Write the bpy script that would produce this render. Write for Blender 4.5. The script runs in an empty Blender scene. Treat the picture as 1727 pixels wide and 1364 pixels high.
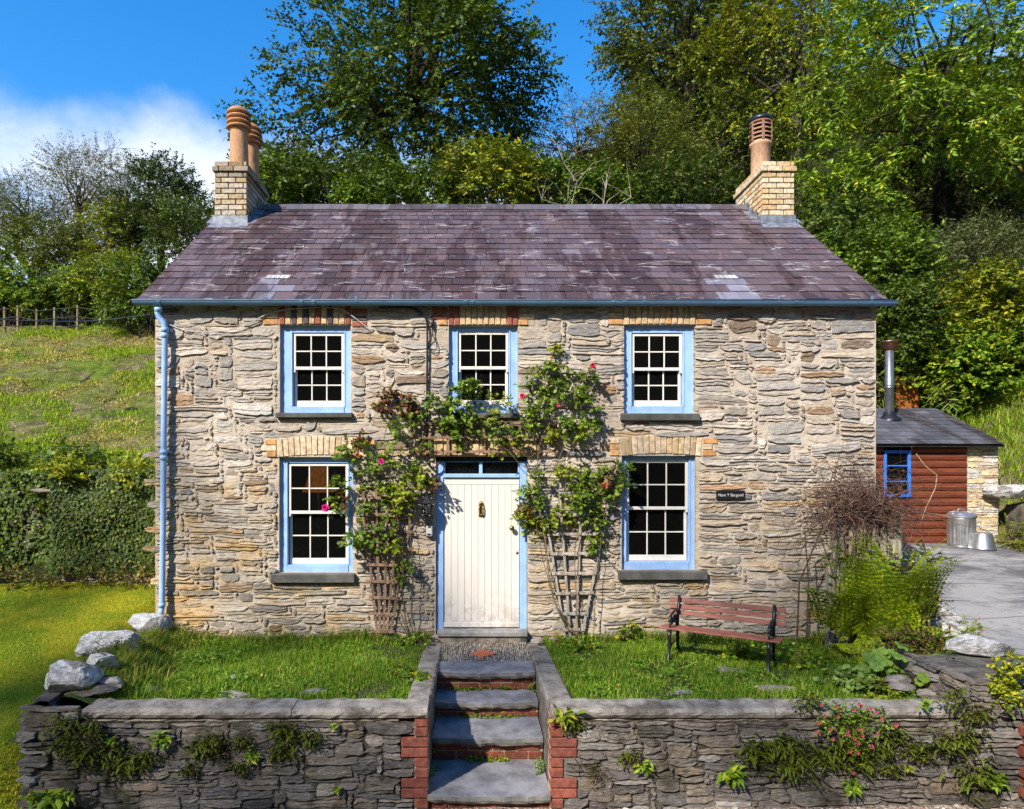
import bpy, math, random
import numpy as np
from mathutils import Vector, Matrix, noise as mnoise

sc = bpy.context.scene
COL = sc.collection
R = math.radians
# ---------------------------------------------------------------- camera, sky, sun, exposure
F, D0, ZC, VX, VY = 1151.0, 8.65, 2.24, 800.0, 780.0     # survey of the photograph: focal length, distance, eye height
cam_data = bpy.data.cameras.new("camera")
cam = bpy.data.objects.new("camera", cam_data)
COL.objects.link(cam)
cam.location = (0, -D0, ZC)
cam.rotation_euler = (R(90), 0, 0)
cam_data.sensor_width = 36
cam_data.lens = 36 * F / 1727
cam_data.shift_x = (863.5 - VX) / 1727
cam_data.shift_y = (VY - 682) / 1727
cam_data.clip_end = 2000
sc.camera = cam

SUN_DIR = Vector((0.80, 1.0, -1.05)).normalized()        # the way the light travels
SUN_EL = math.asin(-SUN_DIR.z)
SUN_AZ = math.atan2(-SUN_DIR.x, -SUN_DIR.y) % (2 * math.pi)
w = bpy.data.worlds.new("World"); sc.world = w; w.use_nodes = True
nt = w.node_tree; N = nt.nodes; L = nt.links
bg = N["Background"]; bg.inputs[1].default_value = 0.12
sky = N.new("ShaderNodeTexSky"); sky.sky_type = 'NISHITA'; sky.sun_disc = False
sky.sun_elevation = SUN_EL; sky.sun_rotation = SUN_AZ
sky.air_density = 1.0; sky.dust_density = 0.3; sky.ozone_density = 4.0
hs = N.new("ShaderNodeHueSaturation"); hs.inputs['Saturation'].default_value = 1.33; hs.inputs['Value'].default_value = 1.55
L.new(sky.outputs[0], hs.inputs['Color'])
tc = N.new("ShaderNodeTexCoord"); sep = N.new("ShaderNodeSeparateXYZ"); L.new(tc.outputs['Generated'], sep.inputs[0])
def wmath(op, a, b=None, c=None):
    n = N.new("ShaderNodeMath"); n.operation = op
    for i, v in enumerate((a, b, c)):
        if v is None: continue
        if isinstance(v, (int, float)): n.inputs[i].default_value = v
        else: L.new(v, n.inputs[i])
    return n.outputs[0]
zz = wmath('ADD', sep.outputs[2], 0.18)
cx = wmath('DIVIDE', sep.outputs[0], zz); cy = wmath('DIVIDE', sep.outputs[1], zz)
comb = N.new("ShaderNodeCombineXYZ"); L.new(cx, comb.inputs[0]); L.new(cy, comb.inputs[1]); comb.inputs[2].default_value = 9.1
n1 = N.new("ShaderNodeTexNoise"); n1.inputs['Scale'].default_value = 1.25; n1.inputs['Detail'].default_value = 8; n1.inputs['Roughness'].default_value = 0.62
n1.inputs['Distortion'].default_value = 0.3
L.new(comb.outputs[0], n1.inputs['Vector'])
low = N.new("ShaderNodeMapRange"); low.interpolation_type = 'SMOOTHSTEP'      # cloud banks lie low over the hills all round
low.inputs[1].default_value = 0.52; low.inputs[2].default_value = 0.33; low.inputs[3].default_value = -0.26; low.inputs[4].default_value = 0.24
L.new(sep.outputs[2], low.inputs[0])
cl = wmath('ADD', n1.outputs[0], low.outputs[0])
cr = N.new("ShaderNodeMapRange"); cr.interpolation_type = 'SMOOTHSTEP'
cr.inputs[1].default_value = 0.47; cr.inputs[2].default_value = 0.90; cr.inputs[3].default_value = 0.0; cr.inputs[4].default_value = 0.93
L.new(cl, cr.inputs[0])
mx = N.new("ShaderNodeMix"); mx.data_type = 'RGBA'
L.new(cr.outputs[0], mx.inputs[0]); L.new(hs.outputs[0], mx.inputs[6]); mx.inputs[7].default_value = (6.3, 6.5, 6.9, 1)
L.new(mx.outputs[2], bg.inputs[0])

sd = bpy.data.lights.new("sun", 'SUN'); sd.energy = 5.0; sd.angle = R(1.2); sd.color = (1.0, 0.93, 0.82)
sun = bpy.data.objects.new("sun", sd); COL.objects.link(sun)
sun.rotation_euler = SUN_DIR.to_track_quat('-Z', 'Y').to_euler()
sun.location = (-8, -10, 14)
sc.view_settings.view_transform = 'Standard'; sc.view_settings.look = 'None'
sc.view_settings.gamma = 1.0; sc.view_settings.use_curve_mapping = False
sc.view_settings.exposure = 0.68
sc.render.engine = 'CYCLES'
sc.cycles.max_bounces = 6; sc.cycles.transparent_max_bounces = 8; sc.cycles.diffuse_bounces = 3
sc.cycles.use_denoising = True

# ---------------------------------------------------------------- helpers
rnd = random.Random(7)
rng = np.random.default_rng(7)
def at(px, py, Y):
    d = (Y + D0) / F
    return Vector(((px - VX) * d, Y, ZC - (py - VY) * d))
def lerp(a, b, t): return a + (b - a) * t
def interp(x, xs, ys): return float(np.interp(x, xs, ys))
def nz(x, y=0.0, z=0.0): return mnoise.noise(Vector((x, y, z)))
def jit(c, a=0.12, r=None):
    r = r or rnd
    k = 1 + r.uniform(-a, a); h = r.uniform(-a, a) * 0.25
    return (max(0.002, c[0] * (k + h)), max(0.002, c[1] * k), max(0.002, c[2] * (k - h)))

ORIGIN = {}
def setup(o, parent=None, label=None, cat=None, group=None, kind=None):
    COL.objects.link(o)
    if parent is not None: o.parent = parent
    if label: o['label'] = label
    if cat: o['category'] = cat
    if group: o['group'] = group
    if kind: o['kind'] = kind
    return o
def thing(name, loc, label, cat, group=None, rz=0.0):
    o = bpy.data.objects.new(name, None); o.empty_display_size = 0.1
    o.location = loc; o.rotation_euler = (0, 0, rz)
    ORIGIN[o.name] = Vector(loc)
    return setup(o, None, label, cat, group)

class MB:
    """collects faces for ONE mesh object"""
    def __init__(s): s.v = []; s.f = []; s.c = []; s.sm = []
    def add(s, verts, faces, col=(0.5, 0.5, 0.5), smooth=False):
        b = len(s.v); s.v.extend(tuple(v) for v in verts)
        for f in faces: s.f.append(tuple(i + b for i in f)); s.c.append(col); s.sm.append(smooth)
    def box(s, x0, x1, y0, y1, z0, z1, col=(0.5, 0.5, 0.5), c=0.0, M=None, jitter=0.0):
        if c <= 0:
            v = [(x, y, z) for x in (x0, x1) for y in (y0, y1) for z in (z0, z1)]
            f = [(0, 1, 3, 2), (4, 6, 7, 5), (0, 4, 5, 1), (2, 3, 7, 6), (0, 2, 6, 4), (1, 5, 7, 3)]
        else:                                                    # chamfered box
            v = []; idx = {}
            X = (x0, x1); Yv = (y0, y1); Z = (z0, z1); S = (1, -1)
            for i in (0, 1):
                for j in (0, 1):
                    for k in (0, 1):
                        for a in (0, 1, 2):
                            p = [X[i], Yv[j], Z[k]]; sg = (S[i], S[j], S[k])
                            for b in (0, 1, 2):
                                if b != a: p[b] += sg[b] * c
                            idx[(i, j, k, a)] = len(v); v.append(tuple(p))
            f = []
            for a in (0, 1, 2):
                b, d = [t for t in (0, 1, 2) if t != a]
                for e in (0, 1):
                    q = []
                    for (m, n) in ((0, 0), (1, 0), (1, 1), (0, 1)):
                        t = [0, 0, 0]; t[a] = e; t[b] = m; t[d] = n; q.append(idx[(t[0], t[1], t[2], a)])
                    f.append(tuple(q))
                for (m, n) in ((0, 0), (1, 0), (1, 1), (0, 1)):        # edge chamfers along axis a
                    t0 = [0, 0, 0]; t0[a] = 0; t0[b] = m; t0[d] = n
                    t1 = list(t0); t1[a] = 1
                    f.append((idx[(*t0, b)], idx[(*t1, b)], idx[(*t1, d)], idx[(*t0, d)]))
            for i in (0, 1):
                for j in (0, 1):
                    for k in (0, 1): f.append((idx[(i, j, k, 0)], idx[(i, j, k, 1)], idx[(i, j, k, 2)]))
        if jitter: v = [tuple(q + rnd.uniform(-jitter, jitter) for q in p) for p in v]
        if M is not None: v = [tuple(M @ Vector(p)) for p in v]
        s.add(v, f, col)
    def tube(s, pts, rad, n=6, col=(0.5, 0.5, 0.5), cap=True, smooth=True):
        pts = [Vector(p) for p in pts]
        if isinstance(rad, (int, float)): rad = [rad] * len(pts)
        V = []; up = Vector((0.13, 0.21, 1)).normalized(); prev = None
        for i, p in enumerate(pts):
            t = (pts[min(i + 1, len(pts) - 1)] - pts[max(i - 1, 0)])
            t = t.normalized() if t.length > 1e-9 else Vector((0, 0, 1))
            if prev is None:
                a = t.cross(up)
                if a.length < 1e-3: a = t.cross(Vector((1, 0, 0)))
            else: a = prev - t * prev.dot(t)
            if a.length < 1e-6: a = t.orthogonal()
            a.normalize(); prev = a; b = t.cross(a)
            for k in range(n):
                th = 2 * math.pi * k / n
                V.append(p + (a * math.cos(th) + b * math.sin(th)) * rad[i])
        Fc = []
        for i in range(len(pts) - 1):
            for k in range(n):
                k2 = (k + 1) % n
                Fc.append((i * n + k, i * n + k2, (i + 1) * n + k2, (i + 1) * n + k))
        s.add(V, Fc, col, smooth)
        if cap:
            b = len(s.v) - len(V)
            s.f.append(tuple(b + k for k in range(n))[::-1]); s.c.append(col); s.sm.append(False)
            s.f.append(tuple(b + (len(pts) - 1) * n + k for k in range(n))); s.c.append(col); s.sm.append(False)
    def lathe(s, c, prof, n=24, col=(0.5, 0.5, 0.5), smooth=True, M=None):
        """prof: list of (radius, z) about the vertical through c"""
        V = []; Fc = []
        for (r, z) in prof:
            for k in range(n):
                th = 2 * math.pi * k / n
                V.append(Vector((c[0] + r * math.cos(th), c[1] + r * math.sin(th), c[2] + z)))
        for i in range(len(prof) - 1):
            for k in range(n):
                k2 = (k + 1) % n; Fc.append((i * n + k, i * n + k2, (i + 1) * n + k2, (i + 1) * n + k))
        if M is not None: V = [M @ v for v in V]
        s.add(V, Fc, col, smooth)
    def build(s, name, mat, parent=None, origin=None, local=False, **kw):
        if origin is None:
            if parent is not None: origin = ORIGIN.get(parent.name, Vector((0, 0, 0)))
            else: origin = Vector((0, 0, 0))
        origin = Vector(origin)
        me = bpy.data.meshes.new(name)
        o = bpy.data.objects.new(name, me)
        if parent is None or local:
            off = origin if not local else Vector((0, 0, 0))
            if parent is None: o.location = origin
        else: off = origin
        me.from_pydata([(v[0] - off.x, v[1] - off.y, v[2] - off.z) for v in s.v], [], s.f)
        a = me.attributes.new('col', 'FLOAT_COLOR', 'FACE')
        a.data.foreach_set('color', np.array([(c[0], c[1], c[2], 1.0) for c in s.c], dtype=np.float32).ravel())
        me.polygons.foreach_set('use_smooth', np.array(s.sm, dtype=bool))
        me.materials.append(mat); me.update()
        setup(o, parent, **kw)
        ORIGIN[o.name] = off if parent is not None else origin
        return o

def np_mesh(name, V, Fi, col, mat, parent=None, smooth=False, **kw):
    """one mesh from arrays; all faces have the same number of corners; col per face"""
    V = np.asarray(V, dtype=np.float32); Fi = np.asarray(Fi, dtype=np.int32); m, k = Fi.shape
    off = ORIGIN.get(parent.name, Vector((0, 0, 0))) if parent is not None else Vector((0, 0, 0))
    V = V - np.array(off, dtype=np.float32)
    me = bpy.data.meshes.new(name)
    me.vertices.add(len(V)); me.vertices.foreach_set('co', V.ravel())
    me.loops.add(m * k); me.loops.foreach_set('vertex_index', Fi.ravel())
    me.polygons.add(m); me.polygons.foreach_set('loop_start', np.arange(0, m * k, k, dtype=np.int32))
    if smooth: me.polygons.foreach_set('use_smooth', np.ones(m, dtype=bool))
    if col is not None:
        a = me.attributes.new('col', 'FLOAT_COLOR', 'FACE')
        c4 = np.ones((m, 4), dtype=np.float32); c4[:, :3] = col
        a.data.foreach_set('color', c4.ravel())
    me.update(calc_edges=True)
    me.materials.append(mat)
    o = bpy.data.objects.new(name, me); setup(o, parent, **kw)
    ORIGIN[o.name] = off
    return o

# ---------------------------------------------------------------- materials
class Mat:
    def __init__(s, name):
        s.m = bpy.data.materials.new(name); s.m.use_nodes = True
        s.t = s.m.node_tree; s.n = s.t.nodes; s.l = s.t.links
        s.b = s.n['Principled BSDF']; s.out = s.n['Material Output']
        s.geo = s.n.new('ShaderNodeNewGeometry')
        s.pos = s.geo.outputs['Position']
    def set(s, i, v):
        if isinstance(v, bpy.types.NodeSocket): s.l.new(v, i)
        elif isinstance(v, (tuple, list)) and len(v) == 3 and i.type == 'RGBA': i.default_value = (*v, 1)
        else: i.default_value = v
    def attr(s, name='col'):
        a = s.n.new('ShaderNodeAttribute'); a.attribute_name = name; return a.outputs['Color']
    def scale(s, sx, sy, sz, rot=(0, 0, 0)):
        m = s.n.new('ShaderNodeMapping'); s.l.new(s.pos, m.inputs[0]); m.inputs['Scale'].default_value = (sx, sy, sz)
        m.inputs['Rotation'].default_value = rot
        return m.outputs[0]
    def noise(s, scale=5, detail=4, rough=0.55, vec=None, dist=0.0):
        n = s.n.new('ShaderNodeTexNoise'); s.l.new(vec or s.pos, n.inputs['Vector'])
        n.inputs['Scale'].default_value = scale; n.inputs['Detail'].default_value = detail
        n.inputs['Roughness'].default_value = rough; n.inputs['Distortion'].default_value = dist
        return n.outputs[0]
    def voro(s, scale=5, vec=None, feat='F1'):
        n = s.n.new('ShaderNodeTexVoronoi'); s.l.new(vec or s.pos, n.inputs['Vector']); n.inputs['Scale'].default_value = scale
        n.feature = feat
        return n.outputs['Distance']
    def mr(s, v, a, b, c=0.0, d=1.0):
        n = s.n.new('ShaderNodeMapRange'); n.interpolation_type = 'SMOOTHSTEP'
        s.l.new(v, n.inputs[0])
        for i, q in enumerate((a, b, c, d)): n.inputs[i + 1].default_value = q
        return n.outputs[0]
    def mix(s, f, a, b, mode='MIX'):
        n = s.n.new('ShaderNodeMix'); n.data_type = 'RGBA'; n.blend_type = mode
        s.set(n.inputs[0], f); s.set(n.inputs[6], a); s.set(n.inputs[7], b); return n.outputs[2]
    def math(s, op, a, b=0.0):
        n = s.n.new('ShaderNodeMath'); n.operation = op; s.set(n.inputs[0], a); s.set(n.inputs[1], b); return n.outputs[0]
    def bump(s, h, strength=0.5, dist=0.01, normal=None):
        n = s.n.new('ShaderNodeBump'); s.l.new(h, n.inputs['Height']); n.inputs['Strength'].default_value = strength
        n.inputs['Distance'].default_value = dist
        if normal is not None: s.l.new(normal, n.inputs['Normal'])
        return n.outputs[0]
    def done(s, color=None, rough=0.7, normal=None, spec=0.3, metal=0.0):
        if color is not None: s.set(s.b.inputs['Base Color'], color)
        s.set(s.b.inputs['Roughness'], rough); s.b.inputs['Specular IOR Level'].default_value = spec
        s.set(s.b.inputs['Metallic'], metal)
        if normal is not None: s.l.new(normal, s.b.inputs['Normal'])
        return s.m

def mat_stone(name, ochre=0.0, moss=0.0, lichen=0.25, depth=0.02, warm=(1.0, 1.0, 1.0)):
    m = Mat(name); c = m.mix(1.0, m.attr(), warm, 'MULTIPLY')
    wv = m.n.new('ShaderNodeVectorMath'); wv.operation = 'MULTIPLY_ADD'           # wander of the slaty bedding
    nv = m.n.new('ShaderNodeTexNoise'); nv.inputs['Scale'].default_value = 3.0; nv.inputs['Detail'].default_value = 2; m.l.new(m.pos, nv.inputs['Vector'])
    m.l.new(nv.outputs['Color'], wv.inputs[0]); wv.inputs[1].default_value = (.03, .03, .05); m.l.new(m.pos, wv.inputs[2])
    def sc_(x, z):
        q = m.n.new('ShaderNodeMapping'); m.l.new(wv.outputs[0], q.inputs[0]); q.inputs['Scale'].default_value = (x, x, z); return q.outputs[0]
    bed = m.noise(1.0, 4, 0.6, sc_(4.5, 26)); thin = m.noise(1.0, 5, 0.7, sc_(9, 85)); mid = m.noise(10, 5, 0.65); fine = m.noise(60, 4, 0.65)
    c = m.mix(m.mr(mid, 0.35, 0.65, 0, 0.6), c, m.mix(1.0, c, (1.32, 1.26, 1.18), 'MULTIPLY'))
    c = m.mix(m.mr(thin, 0.42, 0.66, 0, 0.62), c, m.mix(1.0, c, (0.46, 0.42, 0.40), 'MULTIPLY'))
    c = m.mix(m.mr(bed, 0.54, 0.66, 0, 0.45), c, m.mix(1.0, c, (0.50, 0.45, 0.42), 'MULTIPLY'))
    c = m.mix(m.mr(fine, 0.55, 0.7, 0, 0.35), c, m.mix(1.0, c, (0.5, 0.48, 0.46), 'MULTIPLY'))
    rust = m.mr(m.noise(3.1, 3, 0.6, m.scale(1, 1, 2.2)), 0.62, 0.76, 0, 0.45)
    c = m.mix(rust, c, (0.29, 0.18, 0.10))
    lk = m.mr(m.noise(16, 5, 0.72, sc_(1, 2.6)), 0.57, 0.70, 0, lichen)
    c = m.mix(lk, c, (0.60, 0.57, 0.53))
    if ochre:
        xz = m.n.new('ShaderNodeSeparateXYZ'); m.l.new(m.pos, xz.inputs[0])
        lo = m.math('ADD', m.mr(xz.outputs[2], 0.3, 3.6, 0.07, -0.07), m.mr(xz.outputs[0], -4.2, -1.0, 0.10, -0.02))
        oc = m.mr(m.math('ADD', m.noise(1.5, 6, 0.68, m.scale(1, 1, 2.6)), lo), 0.56, 0.74, 0, ochre)
        c = m.mix(oc, c, m.mix(1.0, c, (1.15, 0.99, 0.58), 'MULTIPLY'))
    if moss:
        mo = m.mr(m.noise(2.3, 5, 0.6), 0.54, 0.66, 0, moss)
        c = m.mix(mo, c, (0.028, 0.026, 0.010))
    h = m.math('ADD', m.math('MULTIPLY', bed, 0.8), m.math('ADD', m.math('MULTIPLY', thin, -0.5), m.math('MULTIPLY', mid, 0.5)))
    nb = m.bump(h, 1.0, depth); nb = m.bump(fine, 0.6, 0.005, nb)
    return m.done(c, 0.88, nb, 0.15)

M = {}
M['stone'] = mat_stone('cottage_stone', ochre=0.75, lichen=0.45, depth=0.026, warm=(1.06, 1.02, 0.96))
M['wallstone'] = mat_stone('garden_stone', moss=0.75, lichen=0.35, depth=0.03)
def simple(name, color=None, rough=0.6, var=0.25, scale=8, bump=0.2, bdist=0.003, spec=0.3, metal=0.0, stretch=None, bscale=40):
    m = Mat(name); c = color if color is not None else m.attr()
    v = m.scale(*stretch) if stretch else None
    n = m.noise(scale, 5, 0.6, v)
    if color is not None:
        dk = tuple(q * (1 - var) for q in color); lt = tuple(min(1, q * (1 + var)) for q in color)
        c = m.mix(m.mr(n, 0.3, 0.7), dk, lt)
    else:
        c = m.mix(1.0, c, m.mix(m.mr(n, 0.3, 0.7), (1 - var,) * 3, (1 + var,) * 3), 'MULTIPLY')
    nb = m.bump(m.noise(bscale, 4, 0.6, v), bump, bdist)
    return m.done(c, rough, nb, spec, metal)
# mortar
m = Mat('mortar'); big = m.noise(1.1, 4, 0.6); f2 = m.noise(30, 5, 0.7); f3 = m.noise(1, 5, .7, m.scale(8, 8, 40))
c = m.mix(m.mr(big, 0.35, 0.65), (0.43, 0.35, 0.265), (0.56, 0.48, 0.385))
c = m.mix(m.mr(f3, 0.5, 0.68, 0, 0.5), c, m.mix(1.0, c, (0.6, 0.55, 0.5), 'MULTIPLY'))
xz = m.n.new('ShaderNodeSeparateXYZ'); m.l.new(m.pos, xz.inputs[0])
lo = m.math('ADD', m.mr(xz.outputs[2], 0.3, 3.6, 0.07, -0.07), m.mr(xz.outputs[0], -4.2, -1.0, 0.10, -0.02))
c = m.mix(m.mr(m.math('ADD', m.noise(1.5, 6, 0.68, m.scale(1, 1, 2.6)), lo), 0.56, 0.74, 0, 0.6), c, m.mix(1.0, c, (1.2, 0.88, 0.45), 'MULTIPLY'))
c = m.mix(m.mr(f2, 0.55, 0.75, 0, 0.35), c, (0.28, 0.23, 0.18))
M['mortar'] = m.done(c, 0.95, m.bump(m.noise(1, 6, 0.7, m.scale(14, 14, 34)), 1.0, 0.016), 0.1)
# slates
def mat_slate(name, scr=0.8, ang=37.0):
    m = Mat(name); c = m.attr()
    def mp(v, rot=(0, 0, 0), scl=(1, 1, 1)):
        q = m.n.new('ShaderNodeMapping'); m.l.new(v, q.inputs[0]); q.inputs['Rotation'].default_value = rot; q.inputs['Scale'].default_value = scl; return q.outputs[0]
    flat = mp(m.pos, (R(-ang), 0, 0))                                              # u along the eaves, v up the slope
    st = m.mr(m.noise(1, 5, 0.65, mp(flat, (0, 0, 0), (6, .8, 1))), 0.50, 0.66, 0, 0.55)
    c = m.mix(st, c, m.mix(1.0, c, (0.55, 0.48, 0.46), 'MULTIPLY'))
    big = m.mr(m.noise(1, 4, 0.6, mp(flat, (0, 0, 0), (1.6, .34, 1))), 0.505, 0.545, 0, 0.85)
    c = m.mix(big, c, m.mix(1.0, c, (0.52, 0.41, 0.37), 'MULTIPLY'))
    pale = m.mr(m.noise(1, 4, 0.7, mp(flat, (0, 0, .1), (5, 1.6, 1))), 0.58, 0.70, 0, 0.5)
    c = m.mix(pale, c, (0.24, 0.205, 0.225))
    patch = m.mr(m.noise(2.6, 3, 0.6, flat), 0.50, 0.62, 0, scr)
    acc = None
    for k, (a_, sx, sy, th) in enumerate(((.22, 2.0, 34, .635), (-.30, 2.2, 30, .64), (.12, 1.3, 40, .645), (1.4, 2.6, 40, .68))):
        s_ = m.mr(m.noise(1, 2, 0.55, mp(mp(flat, (0, 0, a_)), (0, 0, 0), (sx, sy, 1))), th, th + .03, 0, 1)
        acc = s_ if acc is None else m.math('MAXIMUM', acc, s_)
    c = m.mix(m.math('MULTIPLY', acc, patch), c, (0.46, 0.42, 0.44))
    c = m.mix(m.mr(m.noise(26, 4, .7), .66, .72, 0, .55), c, (.09, .085, .05))
    c = m.mix(m.mr(m.noise(44, 3, .7), .68, .73, 0, .6), c, (.30, .29, .26))
    nb = m.bump(m.noise(1, 5, 0.6, m.scale(18, 18, 18)), 0.45, 0.005)
    return m.done(c, m.mr(m.noise(3, 3, 0.6), 0.3, 0.7, 0.45, 0.7), nb, 0.35)
M['slate'] = mat_slate('roof_slate'); M['slate_grey'] = mat_slate('shed_slate', 0.25, 24.0)
M['brick'] = simple('brick', None, 0.85, 0.32, 22, 0.5, 0.004)
m = Mat('coping_concrete'); c = m.attr(); ag = m.voro(150); n1_ = m.noise(6, 6, .7); n2_ = m.noise(2.2, 5, .65)
c = m.mix(m.mr(n1_, .32, .66), m.mix(1.0, c, (.55, .50, .45), 'MULTIPLY'), m.mix(1.0, c, (1.35, 1.33, 1.3), 'MULTIPLY'))
c = m.mix(m.mr(n2_, .55, .66, 0, .7), c, (.055, .047, .034))
c = m.mix(m.mr(m.noise(110, 3, .7), .56, .66, 0, .5), c, (.45, .42, .38))
c = m.mix(m.mr(m.noise(90, 3, .7), .60, .70, 0, .6), c, (.06, .052, .045))
c = m.mix(m.mr(m.noise(3.4, 5, .7), .62, .70, 0, .7), c, (.07, .085, .02))
M['concrete'] = m.done(c, .95, m.bump(m.noise(28, 6, .75), 1.0, .016, m.bump(ag, .4, .005)), .1)
M['slab'] = simple('slate_slab', None, 0.72, 0.35, 6, 0.6, 0.006, 0.35, bscale=14)
M['lead'] = simple('lead', (0.20, 0.215, 0.25), 0.5, 0.35, 10, 0.3, 0.004, 0.4, 0.3)
def painted(name, col, dirt, chip):
    m = Mat(name); n1_ = m.noise(5, 5, .65); c = m.mix(m.mr(n1_, .3, .7), tuple(q * .86 for q in col), tuple(min(1, q * 1.1) for q in col))
    c = m.mix(m.mr(m.noise(1, 5, .7, m.scale(22, 22, 2.2)), .52, .75, 0, .4), c, tuple(q * .62 for q in col))
    c = m.mix(m.mr(m.noise(26, 5, .75), .66, .71, 0, dirt), c, chip)
    return m.done(c, m.mr(n1_, .3, .7, .42, .65), m.bump(m.noise(50, 4, .6), .3, .002), .35)
M['blue'] = painted('blue_paint', (0.30, 0.47, 0.77), .75, (.20, .22, .25))
M['pipe_blue'] = painted('pipe_paint', (0.30, 0.47, 0.76), .6, (.17, .20, .24))
M['gutter_blue'] = painted('gutter_paint', (0.105, 0.205, 0.33), .7, (.10, .12, .13))
m = Mat('cream_paint'); st = m.noise(1, 5, .65, m.scale(26, 26, 1.3)); xz = m.n.new('ShaderNodeSeparateXYZ'); m.l.new(m.pos, xz.inputs[0])
c = m.mix(m.mr(st, .48, .72, 0, .5), (0.70, 0.645, 0.58), (0.60, 0.545, 0.475))
c = m.mix(m.math('MULTIPLY', m.mr(xz.outputs[2], .15, .75, .75, .0), m.mr(m.noise(9, 5, .7), .42, .66)), c, (0.40, 0.35, 0.28))
c = m.mix(m.mr(m.noise(38, 4, .75), .68, .74, 0, .7), c, (0.42, 0.36, 0.29))
M['cream'] = m.done(c, m.mr(m.noise(6, 3), .3, .7, .42, .6), m.bump(m.noise(1, 4, .6, m.scale(60, 60, 9)), .25, .002), .3)
M['white'] = simple('sash_paint', (0.74, 0.68, 0.60), 0.45, 0.07, 12, 0.15, 0.002, 0.4)
M['black'] = simple('black_paint', (0.012, 0.012, 0.014), 0.38, 0.3, 12, 0.2, 0.002, 0.5)
M['brass'] = simple('old_brass', (0.26, 0.17, 0.05), 0.38, 0.35, 25, 0.2, 0.002, 0.5, 0.85)
M['terracotta'] = simple('terracotta', None, 0.85, 0.25, 9, 0.4, 0.004, 0.2, stretch=(6, 6, 1.2))
M['wood_old'] = simple('weathered_wood', None, 0.9, 0.4, 1, 0.7, 0.004, 0.15, stretch=(30, 30, 5), bscale=2)
M['bench_slat'] = simple('bench_wood', None, 0.62, 0.3, 1, 0.6, 0.003, 0.3, stretch=(9, 9, 70), bscale=2)
M['log'] = simple('stained_boards', (0.155, 0.042, 0.018), 0.5, 0.3, 1, 0.3, 0.004, 0.35, stretch=(3, 3, 30), bscale=2)
M['rust_panel'] = simple('orange_board', (0.36, 0.10, 0.022), 0.6, 0.2, 1, 0.2, 0.003, 0.3, stretch=(14, 14, 2))
M['steel'] = simple('galvanised', None, 0.38, 0.18, 14, 0.15, 0.002, 0.5, 0.85)
M['bark'] = simple('bark', None, 0.95, 0.45, 1, 0.9, 0.02, 0.1, stretch=(9, 9, 2.5), bscale=3)
M['twig'] = simple('dry_twig', None, 0.9, 0.3, 20, 0.2, 0.002, 0.1)
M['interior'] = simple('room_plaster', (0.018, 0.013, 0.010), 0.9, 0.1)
M['petal'] = simple('petal', None, 0.5, 0.1, 30, 0.1, 0.001, 0.3)
M['soil'] = simple('soil', (0.055, 0.038, 0.022), 0.95, 0.45, 5, 0.9, 0.02, 0.1, bscale=16)
M['plaque'] = simple('plaque_slate', (0.012, 0.012, 0.014), 0.35, 0.2, 20, 0.05, 0.001, 0.5)
M['letter'] = simple('letter_paint', (0.75, 0.75, 0.72), 0.5, 0.02)
M['stone_small'] = simple('cobble', None, .85, .3, 30, .5, .004)
M['steel_paint'] = simple('grey_enamel', None, .5, .1, 20, .1, .002, .4)
# boulder
m = Mat('quartz_boulder'); n5 = m.noise(3.5, 7, 0.7, None, 0.8); n6 = m.noise(16, 6, 0.7); n7 = m.noise(1, 5, .7, m.scale(14, 14, 40))
c = m.mix(m.mr(n6, 0.32, 0.62), (0.38, 0.365, 0.35), (0.70, 0.675, 0.64))
c = m.mix(m.mr(n7, 0.50, 0.68, 0, 0.65), c, (0.20, 0.18, 0.165))
c = m.mix(m.mr(n5, 0.53, 0.60, 0, 0.75), c, (0.13, 0.11, 0.09))
c = m.mix(m.mr(m.noise(5, 5, 0.65), 0.58, 0.68, 0, 0.8), c, (0.06, 0.062, 0.02))
M['boulder'] = m.done(c, 0.9, m.bump(m.math('ADD', n5, m.math('ADD', n7, m.math('MULTIPLY', n6, 0.6))), 1.0, 0.045), 0.15)
# driveway
m = Mat('driveway_concrete'); n5 = m.noise(0.75, 7, 0.68, m.scale(0.6, 1, 1), 0.6); n6 = m.noise(5, 6, 0.7); n8 = m.noise(70, 4, .7)
c = m.mix(m.mr(n5, 0.42, 0.58), (0.125, 0.117, 0.122), (0.32, 0.305, 0.295))
c = m.mix(m.mr(n6, 0.50, 0.70, 0, 0.6), c, (0.12, 0.112, 0.105))
c = m.mix(m.mr(n8, 0.50, 0.68, 0, 0.55), c, m.mix(1.0, c, (.55, .55, .55), 'MULTIPLY'))
crk = m.n.new('ShaderNodeTexVoronoi'); crk.feature = 'DISTANCE_TO_EDGE'; crk.inputs['Scale'].default_value = .55
dv = m.n.new('ShaderNodeVectorMath'); dv.operation = 'ADD'; nq = m.n.new('ShaderNodeTexNoise'); nq.inputs['Scale'].default_value = 2.2; m.l.new(nq.outputs['Color'], dv.inputs[0]); m.l.new(m.pos, dv.inputs[1]); m.l.new(dv.outputs[0], crk.inputs['Vector'])
c = m.mix(m.mr(crk.outputs['Distance'], 0.0, 0.012, 0.8, 0.0), c, (0.05, 0.048, 0.04))
M['drive'] = m.done(c, 0.85, m.bump(m.math('ADD', n8, n6), 0.7, 0.008), 0.2)
# gravel base
m = Mat('gravel_base'); v1 = m.voro(34)
c = m.mix(m.mr(m.noise(30, 2), 0.3, 0.7), (0.16, 0.12, 0.09), (0.38, 0.31, 0.25))
M['gravel'] = m.done(c, 0.95, m.bump(v1, 1.0, 0.02), 0.1)
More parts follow.
